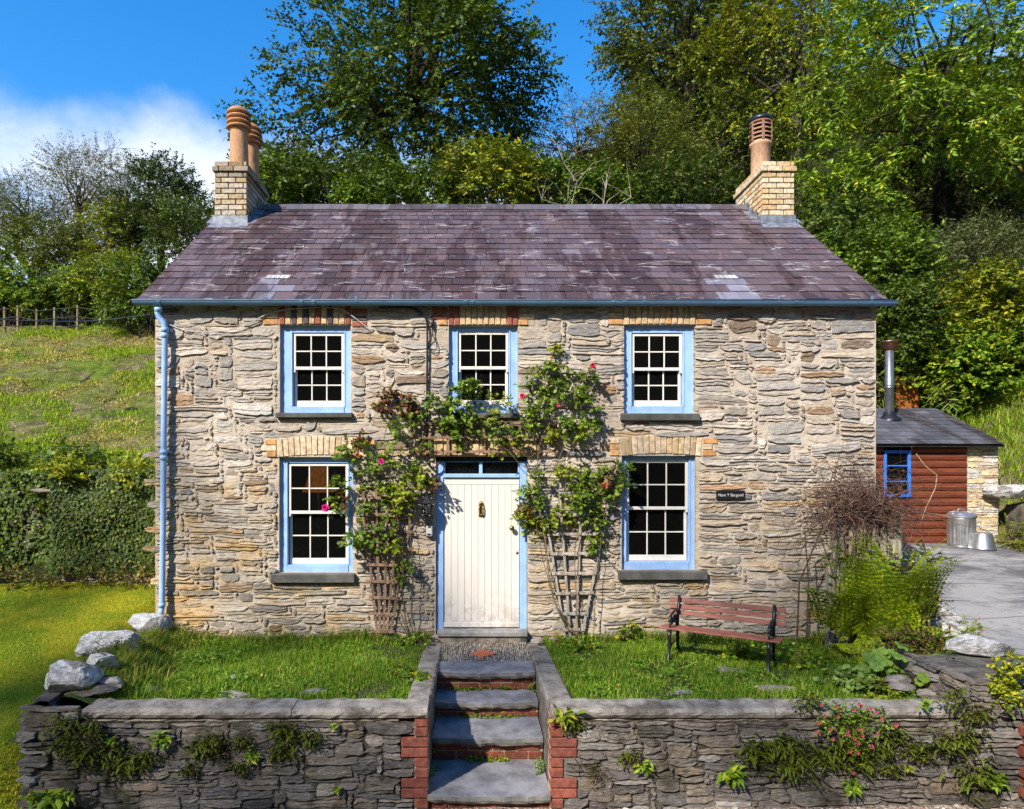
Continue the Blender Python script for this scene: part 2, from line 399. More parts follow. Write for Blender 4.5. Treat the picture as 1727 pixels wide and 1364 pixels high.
# earth / rough field
m = Mat('rough_field'); n5 = m.noise(0.55, 7, 0.68, m.scale(.7, 1, 1), 0.8); n6 = m.noise(3.2, 6, 0.72); n7 = m.noise(0.8, 6, 0.7, m.scale(.6, 1, 1), .6)
c = m.mix(m.mr(n6, 0.35, 0.65), (0.12, 0.135, 0.03), (0.30, 0.29, 0.085))
c = m.mix(m.mr(n7, 0.47, 0.58, 0, 0.95), c, m.mix(m.mr(n6, .4, .6), (0.13, 0.095, 0.06), (0.32, 0.25, 0.16)))
c = m.mix(m.mr(n5, 0.52, 0.59, 0, 0.9), c, m.mix(m.mr(n6, .35, .65), (0.07, 0.14, 0.012), (0.19, 0.27, 0.02)))
M['field'] = m.done(c, 0.95, m.bump(m.math('ADD', n6, m.noise(14, 5, 0.75)), 1.0, 0.15), 0.1)
m = Mat('lawn_turf'); n6 = m.noise(1.4, 5, 0.65); n7 = m.noise(40, 4, 0.7)
c = m.mix(m.mr(n6, 0.35, 0.65), (0.12, 0.18, 0.012), (0.34, 0.30, 0.02))
c = m.mix(m.mr(n7, 0.45, 0.7, 0, 0.5), c, (0.08, 0.11, 0.01))
M['lawn'] = m.done(c, 0.95, m.bump(n7, 1.0, 0.03), 0.1)
m = Mat('terrace_turf'); n6 = m.noise(2, 5, 0.65)
c = m.mix(m.mr(n6, 0.35, 0.65), (0.04, 0.07, 0.012), (0.075, 0.07, 0.03))
M['turf'] = m.done(c, 0.95, m.bump(m.noise(30, 4, 0.7), 1.0, 0.03), 0.1)
m = Mat('woodland_floor'); n6 = m.noise(0.8, 6, 0.65)
c = m.mix(m.mr(n6, 0.35, 0.65), (0.02, 0.026, 0.008), (0.05, 0.05, 0.018))
M['floor'] = m.done(c, 0.95, m.bump(m.noise(6, 5, 0.7), 1.0, 0.15), 0.1)
# leaves
def mat_leaf(name, trans=0.24, rough=0.5, spec=0.25, gain=(1.45, 1.36, 1.05)):
    m = Mat(name); c = m.attr()
    c = m.mix(m.mr(m.noise(3, 2), 0.3, 0.7, 0, 0.5), c, m.mix(1.0, c, (1.25, 1.15, 0.8), 'MULTIPLY'))
    c = m.mix(1.0, c, gain, 'MULTIPLY'); m.done(c, rough, None, spec)
    tr = m.n.new('ShaderNodeBsdfTranslucent'); m.l.new(m.mix(1.0, c, (1.35, 1.35, 0.7), 'MULTIPLY'), tr.inputs[0])
    ms = m.n.new('ShaderNodeMixShader'); ms.inputs[0].default_value = trans
    m.l.new(m.b.outputs[0], ms.inputs[1]); m.l.new(tr.outputs[0], ms.inputs[2]); m.l.new(ms.outputs[0], m.out.inputs[0])
    return m.m
M['leaf'] = mat_leaf('leaf'); M['gloss_leaf'] = mat_leaf('glossy_leaf', 0.2, 0.52, 0.25); M['grass'] = mat_leaf('grass_blade', 0.35, 0.55, 0.2, (1.75, 1.68, 1.2)); M['near_leaf'] = mat_leaf('near_leaf', 0.28, 0.5, 0.25, (1.7, 1.62, 1.2))
# glass
def mat_glass(name, tint=(0.72, 0.74, 0.72), dirt=0.03):
    m = Mat(name); t = m.n.new('ShaderNodeBsdfTransparent'); t.inputs[0].default_value = (*tint, 1)
    g = m.n.new('ShaderNodeBsdfGlossy'); g.inputs['Roughness'].default_value = 0.03
    nb = m.bump(m.noise(3, 3), 0.06, 0.02); m.l.new(nb, g.inputs['Normal'])
    fr = m.n.new('ShaderNodeFresnel'); fr.inputs[0].default_value = 1.35
    d = m.n.new('ShaderNodeBsdfDiffuse'); d.inputs[0].default_value = (0.3, 0.29, 0.27, 1)
    a = m.n.new('ShaderNodeMixShader'); m.l.new(fr.outputs[0], a.inputs[0]); m.l.new(t.outputs[0], a.inputs[1]); m.l.new(g.outputs[0], a.inputs[2])
    b = m.n.new('ShaderNodeMixShader'); m.l.new(m.mr(m.noise(60, 3, 0.7), 0.45, 0.8, 0.01, dirt), b.inputs[0]); m.l.new(a.outputs[0], b.inputs[1]); m.l.new(d.outputs[0], b.inputs[2])
    m.l.new(b.outputs[0], m.out.inputs[0]); return m.m
M['glass'] = mat_glass('window_glass')
# ---------------------------------------------------------------- the lie of the land
LY = [-40, -12, -6, -4.2, -3.2, -0.5, 1.6, 2.9, 3.15, 5.5, 15.5, 20, 34, 70, 140]
LZ = [-1.3, -1.15, -1.0, -0.92, -0.75, 0.05, 0.36, 0.55, 1.9, 2.55, 6.9, 7.8, 12, 22, 34]
CY = [-40, -12, -6, -3.1, -2.7, -0.2, 5.0, 6.6, 8.5, 16, 30, 60, 140]
CZ = [-1.3, -1.0, -0.95, -0.95, -0.95, -0.9, -0.6, 0.9, 3.0, 6.2, 9.5, 16, 30]
RY = [-40, -12, -6, -3.1, -2.7, -1.0, 4.4, 6.3, 8.5, 12, 16, 22, 30, 45, 70, 140]
RZ = [-1.3, -1.0, -0.95, -0.9, 0.0, 0.15, 0.62, 1.9, 3.5, 5.4, 7.6, 11.5, 17, 27, 38, 55]
def sstep(x, a, b):
    t = np.clip((x - a) / (b - a), 0, 1); return t * t * (3 - 2 * t)
def height(x, y):
    x = np.asarray(x, float); y = np.asarray(y, float)
    l = np.interp(y, LY, LZ); c = np.interp(y, CY, CZ); r = np.interp(y, RY, RZ)
    wl = 1 - sstep(x, -4.6, -3.9); near = sstep(y, 6, 14)
    wl = wl * (1 - near) + (1 - sstep(x, -9, 1.0)) * near
    wr = sstep(x, 5.0, 5.3) * (1 - near) + sstep(x, 2.0, 12.0) * near
    z = l * wl + r * wr + c * (1 - wl - wr)
    bank = np.clip(x - 10.5, 0, 40) * 0.62 * sstep(y, -1.5, 0.5) * (1 - sstep(y, 9, 18))
    bank = bank + 0.75 * sstep(x, 10.35, 10.7) * sstep(y, 0.0, 1.5) * (1 - sstep(y, 4.5, 9))
    bank = bank + 6.0 * sstep(y, 12.6, 16.5) * np.exp(-((x - 15.5) / 5.0) ** 2) * (1 - sstep(y, 28, 44))     # added rise: hillside steepened under the laurel to lie in its shade
    bank = bank + 15 * sstep(-y, 14, 42)                                                                         # the other side of the valley
    return z + bank
def hz(x, y): return float(height(x, y))
def rough(x, y, amp):
    return amp * np.array([mnoise.noise(Vector((a * 0.7, b * 0.7, 3.1))) + 0.5 * mnoise.noise(Vector((a * 1.9, b * 1.9, 8.1))) for a, b in zip(x, y)])
def sheet(name, xs, ys, zf, mat, kind='structure', col=None, **kw):
    X, Y = np.meshgrid(xs, ys); x = X.ravel(); y = Y.ravel(); z = zf(x, y)
    V = np.stack([x, y, z], 1); nx, ny = len(xs), len(ys)
    i = np.arange(nx * ny).reshape(ny, nx)
    Fq = np.stack([i[:-1, :-1].ravel(), i[:-1, 1:].ravel(), i[1:, 1:].ravel(), i[1:, :-1].ravel()], 1)
    return np_mesh(name, V, Fq, col, mat, smooth=True, kind=kind, **kw)
def spaced(a, b, fine_a, fine_b, df, dc):
    l = []; x = a
    while x < fine_a: l.append(x); x += dc
    x = fine_a
    while x < fine_b: l.append(x); x += df
    x = fine_b
    while x <= b: l.append(x); x += dc
    return l
gx = spaced(-150, 150, -34, 34, 0.5, 9); gy = spaced(-70, 210, -6, 36, 0.5, 8)
def ground_z(x, y):
    z = height(x, y)
    amp = sstep(y, 2.5, 6) * 0.28 * np.where((x > -4.5) & (x < 11) & (y < 8), 0.15, 1)
    z = z + rough(x, y, 1.0) * amp
    lawn = (x < -3.6) & (y < 1.9)
    drive = (x > 5.0) & (x < 10.6) & (y > -2.9) & (y < 6)
    return z - np.where(lawn | drive, 0.10, 0.0)
ground = sheet('ground', gx, gy, ground_z, M['floor'])
# the rough grass field climbing the left side, and the bank above the drive, lie as their own sheets on the ground
fx = np.arange(-36, -3.9, 0.3); fy = np.concatenate([np.arange(3.2, 17, 0.3)])
def field_z(x, y): return height(x, y) + rough(x, y, 1.0) * sstep(y, 2.5, 6) * 0.28 + 0.06 + rough(x * 3, y * 3, 0.05) - 0.4 * sstep(-y, -16.8, -15.9) * 0
field = sheet('hill_field', fx, fy, field_z, M['field'])
bx_ = np.arange(9.9, 24, 0.3); by_ = np.arange(-2.0, 11, 0.3)
def bank_z(x, y): return height(x, y) + rough(x, y, 0.12) + 0.08
bank = sheet('grass_bank', bx_, by_, bank_z, M['field'])
def lawn_z(x, y): return height(x, y) + rough(x * 1.3, y * 1.3, 0.03)
lawn = sheet('lawn', np.arange(-16, -3.45, 0.15), np.arange(-9, 1.95, 0.15), lawn_z, M['lawn'])
def drive_z(x, y): return 0.26 + (y + 1) * 0.082 + rough(x, y, 0.012)
drive = sheet('driveway', np.arange(5.0, 10.8, 0.15), np.arange(-2.6, 4.9, 0.15), drive_z, M['drive'])
def track_z(x, y): return -0.72 + 0.05 * np.clip(x, -3, 5) / 5 - 0.04 * np.clip(-2.8 - y, 0, 3) + rough(x * 3, y * 3, 0.015)
track = sheet('gravel_track', np.arange(-3.4, 8, 0.12), np.arange(-8, -2.7, 0.12), track_z, M['gravel'])
def terr_z(x, y): return 0.0 + 0.075 * np.clip(-y / 2.5, 0, 1) + rough(x * 1.5, y * 1.5, 0.02) + 0.27 * sstep(x, 4.15, 4.95) * sstep(-y, .35, .9) + .15 * sstep(-x, -lerp(-3.60, -3.92, (y + 2.83) / 2.6) - .55, -lerp(-3.60, -3.92, (y + 2.83) / 2.6) - .05) - .4 * sstep(-x, -lerp(-3.60, -3.92, (y + 2.83) / 2.6), -lerp(-3.60, -3.92, (y + 2.83) / 2.6) + .12)
ter_l = sheet('terrace_ground', np.arange(-4.05, -0.5, 0.1), np.arange(-2.75, 0.06, 0.1), terr_z, M['turf'])
ter_r = sheet('terrace_ground', np.arange(0.78, 5.2, 0.1), np.arange(-2.75, 0.06, 0.1), terr_z, M['turf'])
# ---------------------------------------------------------------- rubble masonry
GREYS = [((0.40, 0.37, 0.34), 5), ((0.34, 0.32, 0.30), 5), ((0.45, 0.415, 0.38), 4), ((0.27, 0.262, 0.262), 2.4), ((0.42, 0.36, 0.295), 2.6), ((0.25, 0.19, 0.145), 1.0), ((0.35, 0.235, 0.15), 0.5), ((0.49, 0.455, 0.42), 2)]
BROWNS = [((0.35, 0.31, 0.265), 5), ((0.30, 0.275, 0.25), 4), ((0.40, 0.345, 0.275), 4), ((0.23, 0.22, 0.215), 2.4), ((0.40, 0.31, 0.20), 1.4), ((0.26, 0.195, 0.14), 1.4), ((0.44, 0.40, 0.35), 3)]
DARKS = [((0.165, 0.147, 0.13), 5), ((0.135, 0.122, 0.112), 4), ((0.195, 0.175, 0.153), 4), ((0.10, 0.09, 0.084), 1.6), ((0.175, 0.147, 0.115), 2), ((0.26, 0.24, 0.215), 1.6)]
def pick(pal, r):
    t = r.uniform(0, sum(w for _, w in pal))
    for c, w in pal:
        t -= w
        if t <= 0: break
    return jit(c, 0.16, r)
def pack(u0, u1, z0, z1, cw, ch, holes, size, r):
    """fill a wall face with random stone rectangles on a fine grid, no through courses"""
    nu = int(round((u1 - u0) / cw)); nzc = int(round((z1 - z0) / ch))
    occ = np.zeros((nzc, nu), bool)
    for (a, b, c, d) in holes:
        i0 = max(0, int(math.floor((c - z0) / ch + 0.35))); i1 = int(math.ceil((d - z0) / ch - 0.35))
        j0 = max(0, int(math.floor((a - u0) / cw + 0.35))); j1 = int(math.ceil((b - u0) / cw - 0.35))
        occ[i0:i1, j0:j1] = True
    out = []; lab = -np.ones((nzc, nu), int)
    for i in range(nzc):
        j = 0
        while j < nu:
            if occ[i, j]: j += 1; continue
            w, h = size(z0 + i * ch, r)
            free = 0
            while j + free < nu and not occ[i, j + free] and free < w: free += 1
            w = free
            # swallow a leftover sliver
            k = j + w; rest = 0
            while k + rest < nu and not occ[i, k + rest] and rest < 3: rest += 1
            if 0 < rest < 3: w += rest
            # avoid a perpend over a perpend
            if i > 0 and j + w < nu and lab[i - 1, j + w - 1] != lab[i - 1, min(nu - 1, j + w)] and w > 3 and r.random() < .8: w -= 1
            hh = 1
            while hh < h and i + hh < nzc and not occ[i + hh, j:j + w].any(): hh += 1
            if w * cw < 0.5 * hh * ch: hh = 1
            occ[i:i + hh, j:j + w] = True; lab[i:i + hh, j:j + w] = len(out)
            out.append((u0 + j * cw, u0 + (j + w) * cw, z0 + i * ch, z0 + (i + hh) * ch)); j += w
    return out
def stone_mesh(u0, u1, z0, z1, holes, r, joint, proud, warp, tf, seed, limits):
    """one rubble stone: ragged outline, split in slaty leaves that step in and out"""
    w = u1 - u0; h = z1 - z0; a = joint * r.uniform(.2, .8)
    nc = max(4, min(8, int(w / .06) + 2)); nl = 1 if h < .05 else (2 if h < .10 else r.choice((2, 3)))
    if h > .09 and r.random() < .35: nl = 1
    tilt = r.uniform(-.07, .07); jz = min(.16 * h, .012)
    ends = [r.uniform(.0, .42) * h * (r.random() < .7) for _ in range(4)]
    us_ = [0.0] + sorted(min(.95, max(.05, (k + r.uniform(-.3, .3)) / nc)) for k in range(1, nc)) + [1.0]
    bot = [z0 + a + r.uniform(-.6, 1) * jz for _ in us_]; top = [z1 - a - r.uniform(-.6, 1) * jz for _ in us_]
    bot[0] += ends[0]; top[0] -= ends[1] * .9; bot[-1] += ends[2]; top[-1] -= ends[3] * .9
    bot[1] += ends[0] * .3; top[1] -= ends[1] * .25; bot[-2] += ends[2] * .3; top[-2] -= ends[3] * .25
    for k in (0, nc):
        if top[k] - bot[k] < .25 * h: m_ = (top[k] + bot[k]) / 2; top[k] = m_ + .12 * h; bot[k] = m_ - .12 * h
    fr = [0.0] + sorted((k + r.uniform(-.25, .25)) / nl for k in range(1, nl)) + [1.0]
    p = r.uniform(*proud); tz = r.uniform(-.05, .05); tu = r.uniform(-.03, .03)
    rows = []                                                    # (fraction, offset, wobble)
    for l in range(nl):
        pl = p + (r.uniform(-.011, .009) if nl > 1 else 0)
        rows.append((fr[l] + (.04 if l else .0), pl + r.uniform(.000, .004), l, l)); rows.append(((fr[l] + fr[l + 1]) / 2, pl, None, l)); rows.append((fr[l + 1] - (.03 if l < nl - 1 else 0), pl - r.uniform(.001, .006), l + 1, l))
    wob = [[r.uniform(-.16, .16) / nl for _ in us_] for _ in range(nl + 1)]
    wob[0] = wob[nl] = [0] * (nc + 1)
    def wrp(u, z):
        u2 = u
        if warp:
            du = warp * 1.0 * nz(u * 1.1, z * 1.6, seed); dz = warp * (1.2 * nz(u * 0.9, z * 1.3, seed + 9) + 0.6 * nz(u * 2.7, z * 2.7, seed + 17))
            k = 1.0
            for (A, B, C, D) in holes:
                dx = max(A - u, 0, u - B); dy = max(C - z, 0, z - D); k = min(k, math.hypot(dx, dy) / 0.25)
            k = min(k, abs(u - limits[0]) / .2, abs(u - limits[1]) / .2)
            u, z = u + du * k, z + dz * k
        for (A, B, C, D) in holes:
            if A < u < B and C < z < D:
                e = min((u - A, 'a'), (B - u, 'b'), (z - C, 'c'), (D - z, 'd'))[1]
                if e == 'a': u = A
                elif e == 'b': u = B
                elif e == 'c': z = C
                else: z = D
        return u, z
    V = []; R_ = len(rows); C_ = nc + 1
    full = [(rows[0][0], -.04, 0, 0)] + rows + [(rows[-1][0], -.04, nl, nl - 1)]
    for ri, (f, off, wi, l) in enumerate(full):
        lj, rj = r.uniform(-.006, .014) + a, r.uniform(-.006, .014) + a
        for ci in range(-1, C_ + 1):
            c = min(max(ci, 0), C_ - 1); ff = f + (wob[wi][c] if wi is not None else (wob[l][c] + wob[l + 1][c]) / 2)
            u = lerp(u0 + lj, u1 - rj, us_[c]); z = lerp(bot[c], top[c], min(1, max(0, ff)))
            edge = ci in (-1, C_) or ri in (0, R_ + 1)
            if edge: n = -.04
            else:
                n = off + tu * (us_[c] - .5) * .3 + r.uniform(-.003, .003)
                if c in (0, C_ - 1): n -= r.uniform(.002, .010)
            uu, zz2 = wrp(u, z + tilt * (u - (u0 + u1) / 2) * min(1, h / .12)); V.append((uu, zz2, n))
    Wd = C_ + 2; Fc = []; lay = []
    for i in range(R_ + 1):
        for j in range(Wd - 1):
            Fc.append((i * Wd + j, i * Wd + j + 1, (i + 1) * Wd + j + 1, (i + 1) * Wd + j)); lay.append(full[i][3])
    return [tf(*v) for v in V], Fc, lay
def rubble(parent, name, rect, holes, cell, size, pal, joint, proud, warp, tf, mat, seed, most=300, extra=()):
    r = random.Random(seed); u0, u1, z0, z1 = rect
    cells = pack(u0, u1, z0, z1, cell[0], cell[1], holes, size, r)
    st = []
    for (a, b, c, d) in list(cells) + list(extra):
        if (b - a) < 0.05: continue
        v, f, lay = stone_mesh(a, b, c, d, holes, r, joint, proud, warp if (a, b, c, d) not in extra else 0, tf, seed, (u0, u1))
        c0 = pick(pal((a + b) / 2, (c + d) / 2), r); lc = [jit(c0, .10, r) for _ in range(4)]
        st.append(((b - a) * (d - c), v, f, [lc[l] for l in lay]))
    st.sort(key=lambda s: -s[0])
    for s in st[:most]:
        mb = MB(); mb.add(s[1], s[2]); mb.c = list(s[3]); mb.build(name, mat, parent)
    if len(st) > most:
        mb = MB()
        for s in st[most:]:
            mb.add(s[1], s[2]); mb.c[-len(s[3]):] = s[3]
        mb.build('small_' + name + 's', mat, parent, kind='stuff')
    return len(st)
def mortar_face(us, zs, holes, amp, tf, seed, lo=0.0):
    """mortar bed as a rough sheet with the openings left out"""
    us = sorted(set(round(u, 4) for u in us)); zs = sorted(set(round(z, 4) for z in zs))
    V = []; Fc = []
    nu = len(us)
    for z in zs:
        for u in us:
            V.append(tf(u, z, lo + amp * (nz(u * 7, z * 9, seed) + .7 * nz(u * 17, z * 22, seed + 5))))
    for i in range(len(zs) - 1):
        for j in range(nu - 1):
            u = (us[j] + us[j + 1]) / 2; z = (zs[i] + zs[i + 1]) / 2
            if any(a < u < b and c < z < d for (a, b, c, d) in holes): continue
            Fc.append((i * nu + j, i * nu + j + 1, (i + 1) * nu + j + 1, (i + 1) * nu + j))
    return V, Fc

# ---------------------------------------------------------------- the cottage
S0 = F / D0
def fx_(px): return (px - VX) / S0
def fz_(py): return ZC - (py - VY) / S0
WX0, WX1 = fx_(262), fx_(1477)
WTOP = 4.30
RIDGE_Y, RIDGE_Z, EAVE_Y, EAVE_Z = 2.92, 6.56, -0.09, 4.285
SLOPE = (RIDGE_Z - EAVE_Z) / (RIDGE_Y - EAVE_Y)
def roof_z(y): return EAVE_Z + SLOPE * (y - EAVE_Y) if y <= RIDGE_Y else RIDGE_Z - SLOPE * (y - RIDGE_Y)
BACK_Y = 5.6
cottage = thing('stone_cottage', (0.5, 2.8, 0), 'two-storey rubble stone cottage with purple slate roof, pale blue window frames and cream door', 'cottage')

WIN = {  # pixel survey: opening l r t b, sash l r t b, meeting rail, sill l r t b, frame bottom, lintel type
    'upper': [((472, 591.5, 548, 696), (494, 580, 561.5, 685), 620.5, (467, 596, 696, 705)),
              ((757, 873, 549, 697), (773, 857.7, 559.5, 684), 620, (756, 874, 697, 706)),
              ((1052.5, 1171.5, 548, 697), (1066, 1151, 562, 684.5), 622, (1046, 1178, 697, 710.5))],
    'lower': [((471, 595.5, 771, 966), (486, 587, 781.5, 952), 864, (459, 600, 966, 982)),
              ((1048.5, 1173, 769, 961), (1057, 1161, 776, 946.5), 857, (1042, 1191, 961, 977))]}
DOOR_HOLE = (fx_(735), fx_(889.5), 0.06, fz_(770))
holes = [DOOR_HOLE]
for lv in WIN.values():
    for (o, s_, m_, sl) in lv: holes.append((fx_(o[0]), fx_(o[1]), fz_(o[3]), fz_(o[2])))
# brick lintels take up wall too
ARCH = []
for (o, s_, m_, sl) in WIN['lower']:
    ARCH.append((o[0] - 3, o[1] + 10, o[2] - 31, o[2]))
ARCH_HOLES = [(fx_(a[0] - 22), fx_(a[1] + 22), fz_(a[3]), fz_(a[2] + 2)) for a in ARCH]
UP = []
for (o, s_, m_, sl) in WIN['upper']: UP.append((o[0] - 1, o[1] + 1, o[2] - 33, o[2]))
UP_HOLES = [(fx_(a[0] - 24), fx_(a[1] + 28), fz_(a[3]), fz_(a[2])) for a in UP]
DOOR_ARCH = (fx_(700), fx_(905), fz_(770), fz_(738))
SILL_HOLES = [(fx_(s[3][0]), fx_(s[3][1]), fz_(s[3][3]), fz_(s[3][2])) for s in WIN['upper'] + WIN['lower']]
front = lambda u, z, n: (u, -n, z)
us = list(np.arange(WX0, WX1, 0.03)) + [WX1]; zs = list(np.arange(-0.35, WTOP, 0.028)) + [WTOP]
for (a, b, c, d) in holes: us += [a, b]; zs += [c, d]
V, Fc = mortar_face(us, zs, holes, 0.009, front, 3, 0.002)
wb = MB(); wb.add(V, Fc, (0.5, 0.45, 0.38), True)
T = 0.5                                                       # side, back and inner faces of the shell
def quad(mb, a, b, c, d, col=(0.45, 0.4, 0.33)): mb.add([a, b, c, d], [(0, 1, 2, 3)], col)
for X, sgn in ((WX0, 1), (WX1, -1)):
    g = [(X, 0, -.35), (X, BACK_Y, -.35), (X, BACK_Y, roof_z(BACK_Y) - .06), (X, RIDGE_Y, RIDGE_Z - .06), (X, 0, roof_z(0) - .06)]
    wb.add(g, [(0, 1, 2, 3, 4)])
quad(wb, (WX0, BACK_Y, -.35), (WX1, BACK_Y, -.35), (WX1, BACK_Y, 4.3), (WX0, BACK_Y, 4.3))
for (a, b, c, d) in holes:                                     # reveals, 0.24 deep
    for (p, q) in (((a, c), (a, d)), ((a, d), (b, d)), ((b, d), (b, c)), ((b, c), (a, c))):
        n = 6
        for k in range(n):
            p0 = (lerp(p[0], q[0], k / n), lerp(p[1], q[1], k / n)); p1 = (lerp(p[0], q[0], (k + 1) / n), lerp(p[1], q[1], (k + 1) / n))
            quad(wb, (p0[0], 0.004, p0[1]), (p1[0], 0.004, p1[1]), (p1[0], .26, p1[1]), (p0[0], .26, p0[1]))
wall = wb.build('front_wall', M['mortar'], cottage)
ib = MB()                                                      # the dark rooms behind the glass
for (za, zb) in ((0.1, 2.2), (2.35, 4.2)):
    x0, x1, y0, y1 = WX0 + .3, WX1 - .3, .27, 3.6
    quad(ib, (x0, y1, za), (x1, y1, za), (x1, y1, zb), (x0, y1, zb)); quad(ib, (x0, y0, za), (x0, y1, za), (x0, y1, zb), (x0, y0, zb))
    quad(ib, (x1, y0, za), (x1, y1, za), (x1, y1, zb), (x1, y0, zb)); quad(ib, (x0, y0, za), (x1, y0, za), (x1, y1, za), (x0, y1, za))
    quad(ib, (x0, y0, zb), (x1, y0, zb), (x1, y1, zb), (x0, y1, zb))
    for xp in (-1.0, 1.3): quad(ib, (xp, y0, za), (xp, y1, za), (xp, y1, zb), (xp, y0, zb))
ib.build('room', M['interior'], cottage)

def wsize(z, r):
    t = r.random()
    if z > 2.35:
        h = 1 if t < .20 else 2 if t < .56 else 3 if t < .88 else 4
        w = {1: r.randint(4, 11), 2: r.randint(4, 12), 3: r.randint(4, 10), 4: r.randint(5, 8)}[h]
    else:
        h = 1 if t < .42 else 2 if t < .85 else 3
        w = {1: r.randint(4, 12), 2: r.randint(4, 11), 3: r.randint(4, 8)}[h]
    return w, h
def wpal(u, z):
    t = (z - 1.4) / 1.6 + 0.6 * nz(u * .6, z * .6, 4)
    return GREYS if rnd.random() < max(0.1, min(0.9, t)) else BROWNS
all_holes = holes + ARCH_HOLES + UP_HOLES + [DOOR_ARCH] + SILL_HOLES
tooth = [(WX0 - r_, WX0 + .12, fz_(y) - .045, fz_(y) + .045) for y, r_ in ((767, .17), (813, .15), (850, .10), (893, .13), (925, .17), (980, .06))]
NST = rubble(wall, 'stone', (WX0, WX1, -0.12, WTOP), all_holes, (0.062, 0.040), wsize, wpal, 0.014, (0.004, 0.028), 0.024, front, M['stone'], 11, 300, tooth)
# quoin stones of the two corners show a little on the side as well; sides are the mortar sheet

# ---------------------------------------------------------------- brick lintels
YEL = (0.50, 0.35, 0.19); CRM = (0.57, 0.43, 0.275); RED = (0.27, 0.085, 0.05); DKB = (0.085, 0.06, 0.065); ORG = (0.50, 0.26, 0.10)
def brick(parent, x0, x1, z0, z1, col, y=-0.02, depth=0.12, rot=0.0, name='brick', mat=None, c=0.005):
    mb = MB(); cxm, czm = (x0 + x1) / 2, (z0 + z1) / 2
    Mx = Matrix.Translation((cxm, 0, czm)) @ Matrix.Rotation(rot, 4, 'Y') @ Matrix.Translation((-cxm, 0, -czm))
    y += rnd.uniform(-.004, .004)
    mb.box(x0, x1, y, y + depth, z0, z1, jit(col, .13), c, Mx, 0.0015)
    return mb.build(name, mat or M['brick'], parent)
def plate(mb, x0, x1, z0, z1, y, depth=.1, col=(.5, .45, .38)): mb.box(x0, x1, y, y + depth, z0, z1, col)
for ai, a in enumerate(ARCH):
    lm = MB(); x0, x1 = fx_(a[0]), fx_(a[1]); z0, z1 = fz_(a[3]), fz_(a[2])
    lm.add([(lerp(x0 - .14, x1 + .14, k / 12), -.011, z) for k in range(13) for z in (z0 + .004, z1 + .01 + .03 * math.sin(math.pi * k / 12))], [(2 * k, 2 * k + 2, 2 * k + 3, 2 * k + 1) for k in range(12)])
    lin = lm.build('brick_lintel', M['mortar'], cottage)
    n = 14; wbk = (x1 - x0) / n
    for k in range(n):
        t = (k + .5) / n; rise = .035 * (1 - (2 * t - 1) ** 2)
        brick(lin, x0 + k * wbk + .005, x0 + (k + 1) * wbk - .005, z0 + rise - .002, z1 + rise - .004 + rnd.uniform(-.006, .006), jit(CRM if rnd.random() < .6 else YEL, .1), -.025, .12, (2 * t - 1) * .10)
    for sx, e in ((x0, -1), (x1, 1)):
        for j in range(3):
            wd = (.13, .20, .15)[j] if e < 0 else (.18, .13, .20)[j]
            xa, xb = (sx - wd, sx - .012) if e < 0 else (sx + .012, sx + wd)
            brick(lin, xa, xb, z0 + .005 + j * .076, z0 + .072 + j * .076, jit(CRM if rnd.random() < .5 else ORG, .12), -.022)
PATS = [[RED, YEL, DKB, YEL, DKB, YEL, RED, YEL, DKB, YEL, YEL, RED], [RED, RED, YEL, YEL, YEL, YEL, YEL, YEL, YEL, YEL, RED, RED], [YEL, YEL, YEL, YEL, YEL, YEL, YEL, ORG, YEL, YEL, YEL, YEL]]
for a, pat in zip(UP, PATS):
    x0, x1, z0, z1 = fx_(a[0]), fx_(a[1]), fz_(a[3]), fz_(a[2])
    lm = MB(); plate(lm, x0 - .15, x1 + .2, z0 + .004, z1, -.009)
    lin = lm.build('brick_lintel', M['mortar'], cottage); n = len(pat); wbk = (x1 - x0) / n
    for k in range(n):
        t = (k + .5) / n; rise = .012 * (1 - (2 * t - 1) ** 2)
        brick(lin, x0 + k * wbk + .006, x0 + (k + 1) * wbk - .006, z0 + rise, z1 + rise - .01, pat[k], -.024)
    for sx, e in ((x0, -1), (x1, 1)):
        for j in range(3):
            cc = [ORG, YEL, YEL] if e < 0 else ([RED, DKB, RED] if pat[2] is DKB else [ORG, YEL, YEL])
            if pat[1] is RED and e < 0: cc = [ORG, RED, RED]
            wd = rnd.choice((.12, .20)); zz0 = z0 + .005 + j * .078 - (.03 if e > 0 and pat[2] is DKB else 0)
            xa, xb = (sx - wd, sx - .012) if e < 0 else (sx + .012, sx + wd)
            brick(lin, xa, xb, zz0, zz0 + .066, cc[j], -.022)
x0, x1, z0, z1 = DOOR_ARCH
lm = MB(); plate(lm, x0, x1, z0 + .004, z1, -.009); lin = lm.build('brick_lintel', M['mortar'], cottage); n = 17; wbk = (x1 - x0) / n
for k in range(n): brick(lin, x0 + k * wbk + .006, x0 + (k + 1) * wbk - .006, z0 + .004, z1 - .008, YEL, -.024)

